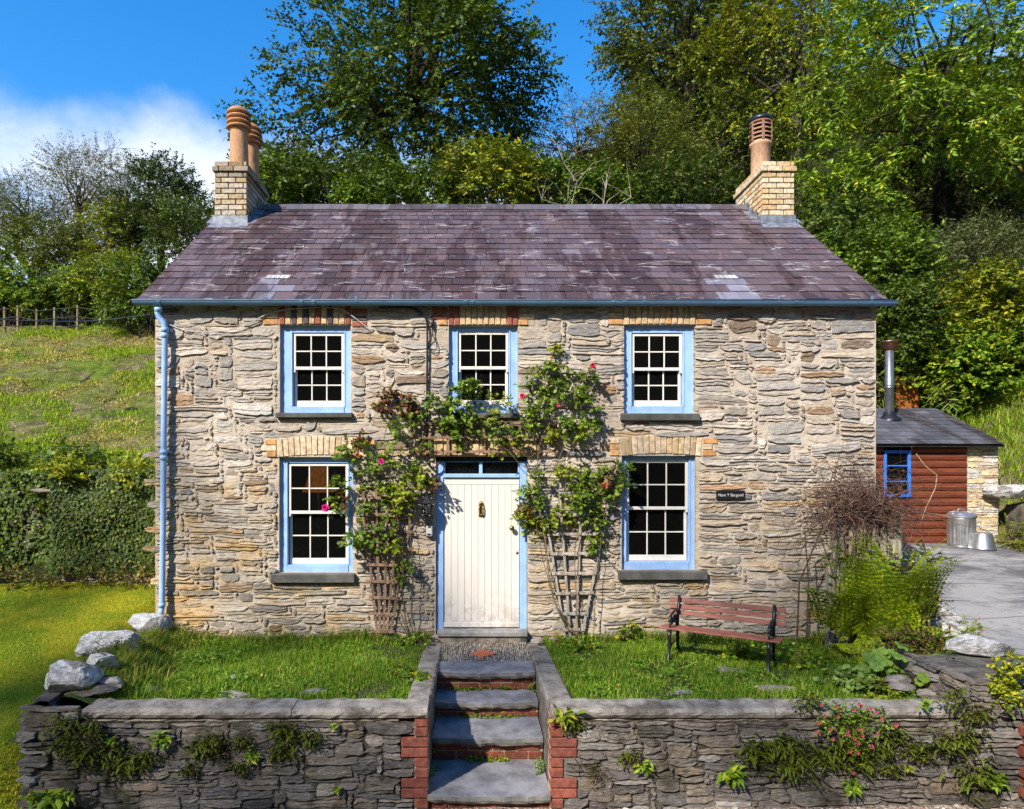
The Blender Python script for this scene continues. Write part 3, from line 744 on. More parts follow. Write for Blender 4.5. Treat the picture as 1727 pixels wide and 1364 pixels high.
# ---------------------------------------------------------------- windows
def window(o, s, mr, sill, lower):
    YF, YU, YL = 0.052, 0.068, 0.104
    ox0, ox1, oz1, oz0 = fx_(o[0]), fx_(o[1]), fz_(o[2]), fz_(o[3])
    k = (YF + D0) / F
    X = lambda px: (px - VX) * k
    Z = lambda py: ZC - (py - VY) * k
    sx0, sx1, sz1, sz0 = X(s[0]), X(s[1]), Z(s[2]), Z(s[3]); mz = Z(mr)
    wdw = MB(); b = wdw.box; c = .004
    b(ox0 - .02, sx0 - .004, YF, YF + .14, oz0, oz1 + .01, c=c); b(sx1 + .004, ox1 + .02, YF, YF + .14, oz0, oz1 + .01, c=c)
    b(sx0 - .004, sx1 + .004, YF + .002, YF + .14, sz1 + .004, oz1 + .01, c=c); b(sx0 - .004, sx1 + .004, YF - .012, YF + .14, oz0, sz0 - .004, c=c)
    b(sx0 - .022, sx0 - .006, YF - .008, YF + .01, sz0 - .004, sz1 + .02, c=.003); b(sx1 + .006, sx1 + .022, YF - .008, YF + .01, sz0 - .004, sz1 + .02, c=.003)
    wd = wdw.build('window', M['blue'], cottage)
    sb = MB(); sd_ = sill
    sb.box(fx_(sd_[0]), fx_(sd_[1]), -.075, .09, fz_(sd_[3]), fz_(sd_[2]) - .003, (0.10, .095, .085) if lower else (.075, .075, .065), .010, None, .003)
    sb.build('sill', M['slab'], wd)
    rails = .034
    def sash(name, za, zb, y, bot, top, inset=0.0):
        xa, xb = sx0 + inset, sx1 - inset; st = .034
        mb = MB(); q = mb.box; c = .003
        q(xa, xa + st, y, y + .034, za, zb, c=c); q(xb - st, xb, y, y + .034, za, zb, c=c)
        q(xa + st, xb - st, y + .001, y + .034, za, za + bot, c=c); q(xa + st, xb - st, y + .001, y + .034, zb - top, zb, c=c)
        ga, gb, gc, gd = xa + st, xb - st, za + bot, zb - top
        gw = .017
        for i in (1, 2):
            xc = lerp(ga, gb, i / 3); q(xc - gw / 2, xc + gw / 2, y + .004, y + .028, gc, gd, c=c)
        zc_ = (gc + gd) / 2; q(ga, gb, y + .006, y + .027, zc_ - gw / 2, zc_ + gw / 2, c=c)
        sh = mb.build(name, M['white'], wd)
        for i in range(3):
            for j in range(2):
                pa = lerp(ga, gb, i / 3) + .004; pb = lerp(ga, gb, (i + 1) / 3) - .004
                pc = lerp(gc, gd, j / 2) + .004; pd = lerp(gc, gd, (j + 1) / 2) - .004
                t = rnd.uniform(-.0025, .0025); u = rnd.uniform(-.0025, .0025)
                pm = MB(); pm.box(pa - .006, pb + .006, y + .017, y + .020, pc - .006, pd + .006)
                pm.v = [(v[0], v[1] + t * (v[0] - pa) / (pb - pa) + u * (v[2] - pc) / (pd - pc), v[2]) for v in pm.v]
                pm.build('pane', M['glass'], wd)
    sash('upper_sash', mz - .020, sz1, YU, .040, .034)
    sash('lower_sash', sz0, mz + .022, YL, .075, .036, .006)
    hb = MB()                                                   # sash horns
    for xx in (sx0, sx1 - .03): hb.box(xx, xx + .03, YU, YU + .03, mz - .055, mz - .0205, c=.004)
    hb.build('sash_horn', M['white'], wd)
    return wd
for (o, s, mrr, sl) in WIN['upper']: window(o, s, mrr, sl, False)
for (o, s, mrr, sl) in WIN['lower']: window(o, s, mrr, sl, True)

# ---------------------------------------------------------------- door
YD = 0.058; kd = (YD + D0) / F
dX = lambda px: (px - VX) * kd
dZ = lambda py: ZC - (py - VY) * kd
hx0, hx1, hz0, hz1 = DOOR_HOLE
fm = MB(); dx0, dx1 = dX(748.6), dX(875.9); dz0, dz1 = dZ(1058), dZ(806)
fm.box(hx0 + .004, dx0 - .004, YD - .02, YD + .12, .09, hz1 - .06, c=.004); fm.box(dx1 + .004, hx1 - .004, YD - .02, YD + .12, .09, hz1 - .06, c=.004)
fm.box(dx0 - .004, dx1 + .004, YD - .03, YD + .1, dz1 + .004, dz1 + .055, c=.006)
fm.box(dx0 - .004, dx1 + .004, YD - .012, YD + .1, dZ(779), hz1 - .06, c=.004)
tm = (dx0 + dx1) / 2 - .01; fm.box(tm - .022, tm + .022, YD - .008, YD + .1, dz1 + .057, dZ(779) - .001, c=.004)
fm.box(dx0 - .003, dx0 + .018, YD - .006, YD + .1, dz1 + .058, dZ(779) - .002, c=.003); fm.box(dx1 - .018, dx1 + .003, YD - .006, YD + .1, dz1 + .058, dZ(779) - .002, c=.003)
dframe = fm.build('door_frame', M['blue'], cottage)
for xa, xb in ((dx0 + .016, tm - .02), (tm + .02, dx1 - .016)):
    pm = MB(); pm.box(xa, xb, YD + .03, YD + .034, dz1 + .05, dZ(779) + .004); pm.build('pane', M['glass'], dframe)
    # lace-patterned net behind the fanlight
m = Mat('net_curtain'); v = m.voro(1.0, m.scale(34, 34, 34)); M['net'] = m.done(m.mix(m.mr(v, .25, .5), (.02, .018, .016), (.16, .145, .13)), .9)
pm = MB(); pm.box(dx0 + .01, dx1 - .01, YD + .07, YD + .072, dz1 + .05, dZ(779) + .01); pm.build('net_curtain', M['net'], dframe)
lm = MB(); lm.box(hx0 + .003, hx1 - .003, .03, .25, hz1 - .058, hz1 + .02, (.03, .03, .03)); lm.build('head_shade_strip', M['wood_old'], dframe)  # near-black strip above the frame stands in for the lintel's shadow
db = MB(); db.box(dx0, dx1, YD + .012, YD + .05, dz0 + .002, dz1, c=.003); 
db.box(dx0 + .002, dx1 - .002, YD - .002, YD + .012, dz1 - .085, dz1 - .002, c=.004)
door = db.build('door', M['cream'], cottage)
npk = 11; pw = (dx1 - dx0 - .16) / (npk - 0)
edges = [dx0 + .002, dx0 + .095] + [dx0 + .095 + (dx1 - dx0 - .19) * i / 9 for i in range(1, 10)] + [dx1 - .002]
for i in range(len(edges) - 1):
    pk = MB(); pk.box(edges[i] + .0012, edges[i + 1] - .0012, YD + rnd.uniform(-.0008, .0008), YD + .012, dz0 + .078, dz1 - .087, c=.0035); pk.build('plank', M['cream'], door)
kb = MB(); kb.box(dx0 - .001, dx1 + .001, YD - .016, YD + .012, dz0 + .004, dz0 + .076, c=.006); kb.build('weather_board', M['cream'], door)
kn = MB(); kx = dX(811.5)
kn.lathe((0, 0, 0), [(0.0, .0), (.030, .0), (.030, .008), (.02, .014), (0, .016)], 16, M=Matrix.Translation((kx, YD, dZ(852))) @ Matrix.Rotation(R(90), 4, 'X'))
kn.box(kx - .030, kx + .030, YD - .010, YD, dZ(872), dZ(851), c=.006)
kn.tube([(kx - .022, YD - .012, dZ(850)), (kx - .026, YD - .03, dZ(857)), (kx - .02, YD - .034, dZ(865)), (kx, YD - .036, dZ(868)), (kx + .02, YD - .034, dZ(865)), (kx + .026, YD - .03, dZ(857)), (kx + .022, YD - .012, dZ(850))], .008, 7)
kn.lathe((0, 0, 0), [(0, 0), (.02, 0), (.024, .012), (.012, .028), (0, .03)], 14, M=Matrix.Translation((kx, YD - .004, dZ(848))) @ Matrix.Rotation(R(90), 4, 'X'))
kn.build('knocker', M['brass'], door)
nb_ = MB(); nb_.lathe((0, 0, 0), [(0, 0), (.030, 0), (.028, .006), (.012, .010), (.012, .03), (.028, .042), (.033, .056), (.028, .070), (.012, .077), (0, .078)], 18, M=Matrix.Translation((dX(863), YD, dZ(890))) @ Matrix.Rotation(R(90), 4, 'X')); nb_.build('knob', M['brass'], door)
kh = MB(); kh.lathe((0, 0, 0), [(0, 0), (.018, 0), (.018, .006), (.006, .010), (0, .009)], 14, M=Matrix.Translation((dX(872), YD, dZ(932))) @ Matrix.Rotation(R(90), 4, 'X')); kh.build('keyhole', M['brass'], door)
th = MB(); th.box(fx_(738), fx_(889), -.13, .10, .062, .128, (.27, .25, .23), .012, None, .003); th.build('threshold', M['slab'], cottage)
ph = MB(); ph.box(fx_(739), fx_(888), -.10, .10, -.12, .06, (.30, .25, .20), .008, None, .002); ph.build('threshold_base', M['concrete'], cottage)

# ---------------------------------------------------------------- roof
rx0, rx1 = -4.224, 5.169
SL = math.hypot(RIDGE_Y - EAVE_Y, RIDGE_Z - EAVE_Z); CS, SN = (RIDGE_Y - EAVE_Y) / SL, (RIDGE_Z - EAVE_Z) / SL
def rp(u, v, n): return (u, EAVE_Y + CS * v - SN * n, EAVE_Z + SN * v + CS * n)
rb = MB()
rb.add([rp(rx0 + .01, 0.01, -.035), rp(rx1 - .01, 0.01, -.035), rp(rx1 - .01, SL, -.035), rp(rx0 + .01, SL, -.035)], [(0, 1, 2, 3)], (.05, .04, .04))
rb.add([rp(rx0 + .01, 0.01, -.06), rp(rx1 - .01, 0.01, -.06), rp(rx1 - .01, SL, -.06), rp(rx0 + .01, SL, -.06)], [(0, 1, 2, 3)], (.05, .04, .04))
yb = 2 * RIDGE_Y - EAVE_Y
rb.add([(rx0, RIDGE_Y, RIDGE_Z - .01), (rx1, RIDGE_Y, RIDGE_Z - .01), (rx1, yb, EAVE_Z), (rx0, yb, EAVE_Z)], [(0, 1, 2, 3)], (.12, .09, .10))
roof = rb.build('roof', M['slate'], cottage)
PURP = [((.100, .068, .075), 7), ((.094, .065, .071), 6), ((.108, .078, .087), 3), ((.084, .059, .063), 2), ((.128, .102, .116), .6), ((.104, .067, .069), 5), ((.16, .14, .16), .15)]
def slate(u0, u1, v, g, col, r, L=None):
    mb = MB(); th_ = .010; L = L or g * 1.9
    t0 = .021 + r.uniform(-.003, .005)
    ju = r.uniform(-.002, .002); sk = r.uniform(-.003, .003)
    P = []
    for (u, vv, n) in ((u0, 0, t0), (u1, 0, t0), (u1, L, .001), (u0, L, .001)):
        P.append((u, v + vv + (sk if u == u1 else -sk), n))
    top = [rp(p[0], p[1], p[2]) for p in P]; bot = [rp(p[0], p[1], p[2] - th_) for p in P]
    mb.add(top + bot, [(0, 1, 2, 3), (4, 7, 6, 5), (0, 4, 5, 1), (1, 5, 6, 2), (3, 7, 4, 0)], col)
    return mb
r = random.Random(21); NR = 17; g = SL / (NR + .15); allsl = []
for i in range(NR):
    v = i * g - (.03 if i == 0 else 0); u = rx0 + (0 if i % 2 == 0 else -.14); 
    while u < rx1 - .03:
        wdt = r.uniform(.25, .31); a, b = max(u, rx0 - r.uniform(0, .006)), min(u + wdt, rx1 + r.uniform(0, .006))
        if rx1 - b < .09: b = rx1
        # the two courses under each roof vent have paler replaced slates
        um = (a + b) / 2; col = pick(PURP, r)
        for vc in (-2.62, 3.35):
            if abs(um - vc) < .2 and i < 3: col = jit((.19, .178, .225), .1, r)
        if b - a > .05: allsl.append((i, a, b, v, col))
        u = b if b < rx1 else 99
    
def over_chimney(a, b, v):                                      # cut where the stacks come through
    y = EAVE_Y + CS * v
    return y > 2.28 and (b < -3.64 or a > 4.60)
allsl = [s for s in allsl if not over_chimney(s[1], s[2], s[3])]
for s in allsl[:300]:
    slate(s[1] + .0035, s[2] - .0035, s[3], g, s[4], r, min(g * 1.9, SL - s[3] - .01)).build('slate', M['slate'], roof)
mb = MB()
for s in allsl[300:]:
    q = slate(s[1] + .0035, s[2] - .0035, s[3], g, s[4], r, min(g * 1.9, SL - s[3] - .01)); mb.add(q.v, q.f, s[4])
mb.build('upper_slates', M['slate'], roof, kind='stuff')
u = -3.63
while u < 4.55:                                                   # ridge tiles
    L_ = .46; e = min(u + L_, 4.58); mb = MB(); h0 = r.uniform(0, .008)
    pr = [(-.17, -.125), (-.09, -.045), (-.03, .012), (0, .022), (.03, .012), (.09, -.045), (.17, -.125)]
    V = []
    for uu in (u + .003, e - .003):
        for (dy, dz) in pr: V.append((uu, RIDGE_Y + dy, RIDGE_Z + dz + .035 + h0))
        for (dy, dz) in pr: V.append((uu, RIDGE_Y + dy * .93, RIDGE_Z + dz + .017 + h0))
    n = 7; Fq = []
    for k in range(6): Fq += [(k, k + 1, 2 * n + k + 1, 2 * n + k), (n + k, 3 * n + k, 3 * n + k + 1, n + k + 1), (k, n + k, n + k + 1, k + 1), (2 * n + k, 2 * n + k + 1, 3 * n + k + 1, 3 * n + k)]
    Fq.append((0, 2 * n, 3 * n, n))
    mb.add(V, Fq, jit((.12, .105, .12), .15, r)); mb.build('ridge_tile', M['slate_grey'], roof); u = e
# verge undercloak
for xx in (rx0, rx1):
    mb = MB(); mb.add([rp(xx - .012, 0, -.07), rp(xx + .012, 0, -.07), rp(xx + .012, SL, -.07), rp(xx - .012, SL, -.07), rp(xx - .012, 0, -.005), rp(xx + .012, 0, -.005), rp(xx + .012, SL, -.005), rp(xx - .012, SL, -.005)],
        [(0, 1, 2, 3), (4, 5, 6, 7), (0, 4, 7, 3), (1, 2, 6, 5), (0, 1, 5, 4)], (.12, .10, .10)); mb.build('verge', M['slate_grey'], roof)
# roof vents
for vc in (-2.62, 3.35):
    mb = MB(); v0 = g * 2.85
    for k in range(5): 
        ua = vc - .15 + k * .06; mb.add([rp(ua + .004, v0, .030), rp(ua + .056, v0, .030), rp(ua + .056, v0 + .13, .020), rp(ua + .004, v0 + .13, .020), rp(ua + .004, v0, .012), rp(ua + .056, v0, .012)], [(0, 1, 2, 3), (0, 4, 5, 1)], (.48, .46, .45))
    mb.add([rp(vc - .16, v0 + .01, .022), rp(vc + .16, v0 + .01, .022), rp(vc + .16, v0 + .14, .017), rp(vc - .16, v0 + .14, .017)], [(0, 1, 2, 3)], (.30, .28, .28))
    mb.add([rp(vc - .055, v0 + .135, .02), rp(vc + .055, v0 + .135, .02), rp(vc + .01, v0 + .21, .03), rp(vc + .015, v0 + .15, .075)], [(0, 1, 3), (1, 2, 3), (2, 0, 3)], (.33, .31, .32))
    mb.build('roof_vent', M['slab'], roof)
# fascia / eaves board and wall plate
# gutter
gx0, gx1, gY, gZ, gr = fx_(229), 5.255, -.125, 4.243, .058
gx0 = (226 - VX) / 1151 * (D0 + gY)
mb = MB(); prof = [(math.cos(t), math.sin(t)) for t in np.linspace(math.pi, 2 * math.pi, 9)]
V = []
for xx in (gx0, gx1):
    dz = .012 * (xx - gx0) / 9
    for (c_, s_) in prof: V.append((xx, gY + c_ * gr, gZ + s_ * gr - dz + .02))
    for (c_, s_) in prof[::-1]: V.append((xx, gY + c_ * (gr - .006), gZ + s_ * (gr - .006) - dz + .02))
n = 18; Fq = [(k, (k + 1) % n, n + (k + 1) % n, n + k) for k in range(n)]; mb.add(V, Fq, smooth=False)
mb.add([V[k] for k in range(9)], [tuple(range(9))]); mb.add([V[n + k] for k in range(9)], [tuple(range(9))])
mb.tube([(gx0, gY - gr, gZ + .02), (gx1, gY - gr, gZ + .008)], .007, 6)
gut = mb.build('gutter', M['gutter_blue'], cottage)
for px in (270, 510, 530, 602, 785, 797, 1033, 1052, 1085, 1310, 1340, 1466):
    xx = (px - VX) / 1151 * (D0 + gY); mb = MB(); V = []; rr = gr + .006; wj = .022 if px not in (602, 1085, 1310, 1466) else .012
    for x2 in (xx - wj, xx + wj):
        for (c_, s_) in prof: V.append((x2, gY + c_ * rr, gZ + s_ * rr + .016))
        for (c_, s_) in prof[::-1]: V.append((x2, gY + c_ * (rr - .005), gZ + s_ * (rr - .005) + .016))
    Fq = [(k, (k + 1) % n, n + (k + 1) % n, n + k) for k in range(n)] + [tuple(range(18)), tuple(range(18, 36))]
    mb.add(V, Fq)
    if wj < .02: mb.box(xx - .012, xx + .012, gY - .07, gY - .058, gZ + .02, gZ + .06, c=.003)
    mb.build('gutter_bracket' if wj < .02 else 'gutter_joint', M['gutter_blue'], gut)
# downpipe
pts = [at(266, 519, -.125), at(266, 528, -.125), at(268, 534, -.12), at(273, 540, -.11), at(277, 545, -.105), at(278, 552, -.10), at(278, 570, -.10), at(276.5, 700, -.10), at(275, 880, -.10), at(273, 1024, -.10), at(271, 1034, -.12), at(262, 1040, -.2), at(256, 1044, -.26)]
xs_ = [pts[0], pts[1]]
mb = MB(); mb.tube(pts, .036, 14); dp = mb.build('downpipe', M['pipe_blue'], cottage)
for i, (px, py) in enumerate(((267, 522), (278, 556), (277.5, 566), (276.2, 762), (276, 772), (272.6, 1020))):
    Y = -.125 if i == 0 else -.10
    p = at(px, py, Y); mb = MB(); mb.lathe(p, [(.038, -.026), (.046, -.024), (.046, .024), (.038, .026)], 16)
    if i in (1, 3): mb.box(p.x - .07, p.x + .07, p.y + .03, p.y + .1, p.z - .014, p.z + .014, c=.004)
    mb.build('pipe_clip', M['pipe_blue'], dp)

# ---------------------------------------------------------------- chimneys
def chimney(x0, x1, y0, y1, ztop, cols, grime, pots):
    core = MB(); zb = roof_z(y0) - .12
    core.box(x0 + .016, x1 - .016, y0 + .016, y1 - .016, zb, ztop - .03, (.10, .078, .055))
    ch = core.build('chimney', M['concrete'], cottage)
    cz = .0868; n = int((ztop - (roof_z(y0) + .08)) / cz)
    lengths = {0: (.222, .105), 1: (.105, .222)}
    rr = random.Random(int(x0 * 100))
    def course(zc0, par, grow, zlimit):
        segs = []
        xa, xb, ya, yb = x0 - grow, x1 + grow, y0 - grow, y1 + grow
        # front and back faces
        W = xb - xa
        bl = (W - .105 - .024) / 2 + .0
        fr = [xa, xa + .105 + .11, xa + W] if False else ([xa, xa + .222, xa + .222 + .012 + .222, xb] if par == 0 else [xa, xa + .105, xa + .105 + .012 + .222, xb])
        for k in range(3):
            a, b = fr[k] + (.006 if k else 0), fr[k + 1] - (.006 if k < 2 else 0)
            if b - a < .03: continue
            segs.append((a, b, ya, ya + .1)); segs.append((a, b, yb - .1, yb))
        y = ya + .106 + (.0 if par == 0 else .105)
        if par == 1: 
            for (xa_, xb_) in ((xa, xa + .1), (xb - .1, xb)): segs.append((xa_, xb_, ya + .112, ya + .205))
        while y < yb - .11:
            e = min(y + .228, yb - .108)
            if e - y > .04:
                for (xa_, xb_) in ((xa, xa + .1), (xb - .1, xb)): segs.append((xa_, xb_, y + .006, e - .006))
            y = e
        for (a, b, c, d) in segs:
            if zc0 < min(roof_z(c), roof_z(d)) - .05 and c < RIDGE_Y: continue
            col = rr.choice(cols); k = grime(zc0)
            col = tuple(q * k for q in col)
            mb = MB(); mb.box(a + .002, b - .002, c, d, zc0 + .007, zc0 + cz - .008, jit(col, .14, rr), .004, None, .001); mb.build('brick', M['brick'], ch)
    for i in range(n + 8):
        zc0 = ztop - (i + 1) * cz
        if zc0 < roof_z(y0) + .02: break
        course(zc0, i % 2, .03 if i == 1 else (.0 if i == 0 else 0), 0)
    fl = MB()
    V = []; nx_, ny_ = 8, 14                                   # mortar flaunching round the pots
    for j in range(ny_ + 1):
        for i in range(nx_ + 1):
            u, v_ = i / nx_, j / ny_; e = min(u, 1 - u) * (x1 - x0); f_ = min(v_, 1 - v_) * (y1 - y0)
            V.append((lerp(x0 + .01, x1 - .01, u), lerp(y0 + .01, y1 - .01, v_), ztop - .012 + min(.05, .5 * min(e, f_)) + .012 * nz(u * 6, v_ * 9, 2)))
    fl.add(V, [(j * (nx_ + 1) + i, j * (nx_ + 1) + i + 1, (j + 1) * (nx_ + 1) + i + 1, (j + 1) * (nx_ + 1) + i) for j in range(ny_) for i in range(nx_)], (.28, .22, .16), True)
    fl.build('flaunching', M['concrete'], ch)
    ld = MB(); zf = roof_z(y0)                                   # lead apron and side soakers
    ld.box(x0 - .022, x1 + .022, y0 - .016, y0 + .012, zf - .02, zf + .14, c=.003)
    ld.add([(x0 - .05, y0 - .17, roof_z(y0 - .17) + .026), (x1 + .05, y0 - .17, roof_z(y0 - .17) + .026), (x1 + .05, y0 - .012, zf + .018), (x0 - .05, y0 - .012, zf + .018)], [(0, 1, 2, 3)])
    for xx, e in ((x0, -1), (x1, 1)):
        yy = y0
        while yy < RIDGE_Y:
            y2 = min(yy + .17, RIDGE_Y + .02); za, zb2 = roof_z(yy), roof_z(y2)
            xo = xx + e * .018
            ld.add([(xo, yy, za - .03), (xo, y2, zb2 - .03), (xo, y2, za + .17), (xo, yy, za + .17)], [(0, 1, 2, 3)])
            yy = y2
        ld.add([(xx + e * .012, y0, zf + .022), (xx + e * .13, y0, zf + .022), (xx + e * .13, RIDGE_Y - .1, roof_z(RIDGE_Y - .1) + .024), (xx + e * .012, RIDGE_Y - .1, roof_z(RIDGE_Y - .1) + .024)], [(0, 1, 2, 3)])
    ld.build('lead_flashing', M['lead'], ch)
    for (px, py, r0, r1, h, kind) in pots:
        z0 = ztop + .02
        if kind == 'roll':
            prof = [(r0, 0), (r0 * 1.02, .05), (r0 * .97, .3), (r0 * .93, h * .60), (r0 * 1.02, h * .62)]
            zc1 = h * .63
            for k in range(4):
                q = zc1 + k * h * .085
                prof += [(r1 * .78, q), (r1 * .78, q + h * .020), (r1 * 1.06, q + h * .026), (r1 * 1.10, q + h * .042), (r1 * 1.06, q + h * .058), (r1 * .78, q + h * .066)]
            prof += [(r1 * .86, h * .975), (r1 * .78, h), (r1 * .66, h), (r1 * .64, h * .7)]
            mb = MB(); mb.lathe((px, py, z0), prof, 26, (.47, .26, .135), False); mb.build('chimney_pot', M['terracotta'], ch)
        else:
            mb = MB(); mb.lathe((px, py, z0), [(r0, 0), (r0, h * .50), (r0 * 1.14, h * .52), (r0 * 1.14, h * .56), (r0 * .98, h * .58), (r0 * .98, h * .60), (r0 * .8, h * .60), (r0 * .8, h * .3)], 26, (.50, .30, .18))
            for k in range(4):                                   # louvre rings
                q = h * (.625 + k * .075); mb.lathe((px, py, z0), [(r0 * .88, q + h * .03), (r0 * 1.13, q - h * .012), (r0 * 1.15, q), (r0 * .92, q + h * .045), (r0 * .88, q + h * .03)], 26, (.30, .16, .10))
            for k in range(6):
                th_ = k * math.pi / 3 + .35; mb.box(px + r0 * math.cos(th_) - .02, px + r0 * math.cos(th_) + .02, py + r0 * math.sin(th_) - .02, py + r0 * math.sin(th_) + .02, z0 + h * .58, z0 + h * .93, (.30, .17, .11))
            mb.lathe((px, py, z0), [(r0 * .8, h * .9), (r0 * 1.12, h * .9), (r0 * 1.14, h * .93), (r0 * .9, h * .95)], 26, (.26, .14, .09))
            pot = mb.build('chimney_pot', M['terracotta'], ch)
            mb = MB(); mb.lathe((px, py, z0), [(r0 * .4, h * .93), (r0 * 1.05, h * .935), (r0 * 1.17, h * .96), (r0 * 1.17, h * .99), (r0 * 1.0, h * 1.03), (0, h * 1.04)], 26); mb.build('cowl', M['black'], pot)
BUFF = [(.44, .335, .205), (.49, .39, .26), (.40, .285, .16), (.48, .39, .29), (.53, .45, .35)]
BUFF2 = [(.58, .45, .285), (.61, .49, .33), (.54, .40, .22), (.60, .48, .32), (.50, .33, .16)]
chimney(-4.143, -3.632, 2.23, 3.32, 7.05, BUFF, lambda z: .62 if z > 6.78 else (.85 if z > 6.5 else .98), [(-3.845, 2.50, .148, .180, .93, 'roll'), (-3.84, 3.04, .148, .180, .93, 'roll')])
chimney(4.595, 5.10, 2.23, 3.36, 7.05, BUFF2, lambda z: 1.0, [(4.83, 2.86, .158, .18, .96, 'louvre')])
# ---------------------------------------------------------------- front garden walls, steps
FY = -2.83                                                     # front face of the retaining walls
def gsize(z, r):
    t = r.random(); h = 1 if t < .34 else 2 if t < .78 else 3
    return {1: r.randint(3, 9), 2: r.randint(4, 9), 3: r.randint(4, 7)}[h], h
gfront = lambda u, z, n: (u, FY - n, z)
QB = .0868
def garden_wall(label, x0, x1, z0, z1, hl, seed, plan=None, origin=None):
    t = thing('garden_wall', (origin or ((x0 + x1) / 2, FY, z0)), label, 'wall', 'stone walls of the front garden')
    tf = plan or gfront
    mb = MB(); V, Fc = mortar_face(list(np.arange(x0, x1, .05)) + [x1], list(np.arange(z0, z1, .045)) + [z1], hl, .013, tf, seed, -.004)
    mb.add(V, Fc, (.1, .09, .08), True)
    body = mb.build('core', M['wallmortar'], t)
    rubble(body, 'stone', (x0, x1, z0, z1), hl, (.052, .036), gsize, lambda u, z: DARKS, .010, (.004, .030), .024, tf, M['wallstone'], seed, 300)
    return t
m = Mat('garden_mortar'); n5 = m.noise(3, 5, .65); c = m.mix(m.mr(n5, .4, .62), (.055, .047, .039), (.165, .145, .122))
M['wallmortar'] = m.done(c, .95, m.bump(m.noise(24, 5, .7), .9, .012), .1)
qh = lambda a, b: [(a, b, .070 - (k + 2) * QB + .004, .070 - k * QB + .004) for k in (2, 6)]
lw = garden_wall('long stone retaining wall left of the brick-edged steps, ferns rooted in its joints', -3.74, -.512, -.98, .035, qh(-.63, -.5), 41)
rw = garden_wall('long stone retaining wall right of the brick-edged steps, pink flowers hanging over it', .762, 4.22, -.90, .035, qh(.75, .88), 42)
def coping(t, xs, y0, y1, z0, z1, lip=.0):
    for i in range(len(xs) - 1):
        mb = MB(); n = max(2, int((xs[i + 1] - xs[i]) / .055))
        a, b = xs[i] + .004, xs[i + 1] - .004
        V = []; 
        for k in range(n + 1):
            x = lerp(a, b, k / n); q = [rnd.uniform(-.006, .006) + .012 * nz(x * 3.1, k0, 2) + .008 * nz(x * 11, k0, 5) for k0 in range(6)]
            V += [(x, y0 + .012 + q[0], z0), (x, y0 - .004 + q[5], lerp(z0, z1, .4)), (x, y0 - .002 + q[1], z1 - .022), (x, y0 + .026 + q[2], z1 + q[3] * .6), (x, y1, z1 + q[4]), (x, y1, z0)]
        Fq = []
        for k in range(n):
            for j in range(5): Fq.append((k * 6 + j, (k + 1) * 6 + j, (k + 1) * 6 + j + 1, k * 6 + j + 1))
        Fq += [tuple(range(6)), tuple(n * 6 + j for j in (5, 4, 3, 2, 1, 0))]
        mb.add(V, Fq, jit((.26, .232, .20), .1)); mb.build('coping', M['concrete'], t)
coping(lw, [-3.33, -1.55, -.395], FY - .045, FY + .22, .075, .150)
coping(lw, [-3.3, -2.1, -1.62, -.64], FY - .012, FY + .2, .025, .0745)
coping(rw, [.655, 2.55, 4.32], FY - .045, FY + .22, .075, .150)
coping(rw, [.9, 3.1, 4.22], FY - .010, FY + .2, .03, .0745)
# side copings running back beside the steps
def cheek(t, xi, xo):
    pts = [FY + .222, -2.0, -1.2, -.55, -.14]
    for i in range(4):
        ya, yb = pts[i] + .004, pts[i + 1] - .004; za = lerp(.148, -.0, (ya - FY) / 2.7); zb = lerp(.148, -.0, (yb - FY) / 2.7)
        a, b = min(xi, xo), max(xi, xo); mb = MB(); n = 5; V = []
        for k in range(n + 1):
            y = lerp(ya, yb, k / n); z = lerp(za, zb, k / n)
            q = [rnd.uniform(-.006, .006) for _ in range(4)]
            V += [(a + q[0], y, z - .9 if False else z - .10), (a + q[0], y, z - .012), (a + .014, y, z + q[1] * .5), (b - .014, y, z + q[2] * .5), (b + q[3], y, z - .012), (b + q[3], y, z - .10)]
        Fq = []
        for k in range(n):
            for j in range(5): Fq.append((k * 6 + j, k * 6 + j + 1, (k + 1) * 6 + j + 1, (k + 1) * 6 + j))
        Fq += [tuple(range(6)), tuple(n * 6 + j for j in range(6))]
        mb.add(V, Fq, jit((.26, .232, .20), .1)); mb.build('coping', M['concrete'], t)
    mb = MB(); a, b = min(xi, xo) + .006, max(xi, xo) - .006
    n = 14
    for k in range(n):
        ya = lerp(FY + .03, -.1, k / n); yb = lerp(FY + .03, -.1, (k + 1) / n); za = lerp(.148, 0, (ya - FY) / 2.7) - .06; zb = lerp(.148, 0, (yb - FY) / 2.7) - .06
        for x in (a, b): mb.add([(x, ya, -1.0), (x, yb, -1.0), (x, yb, zb), (x, ya, za)], [(0, 1, 2, 3)], (.16, .145, .125))
    mb.build('cheek', M['concrete'], t)
cheek(lw, -.395, -.60); cheek(rw, .655, .875)
for t, sgn, xi in ((lw, -1, -.395), (rw, 1, .645)):
    for k in range(9):
        ln = .112 if k % 4 in (0, 1) else .228
        zt = .070 - k * QB
        xa, xb = (xi - ln, xi) if sgn < 0 else (xi, xi + ln)
        brick(t, xa, xb, zt - QB + .011, zt, jit((.205, .062, .040), .18), FY - .015, .2)
    mb = MB(); mb.box(min(xi, xi + sgn * .115), max(xi, xi + sgn * .115), FY + .004, FY + .15, -.9, .07, (.3, .26, .22)); mb.build('quoin_bed', M['mortar'], t)
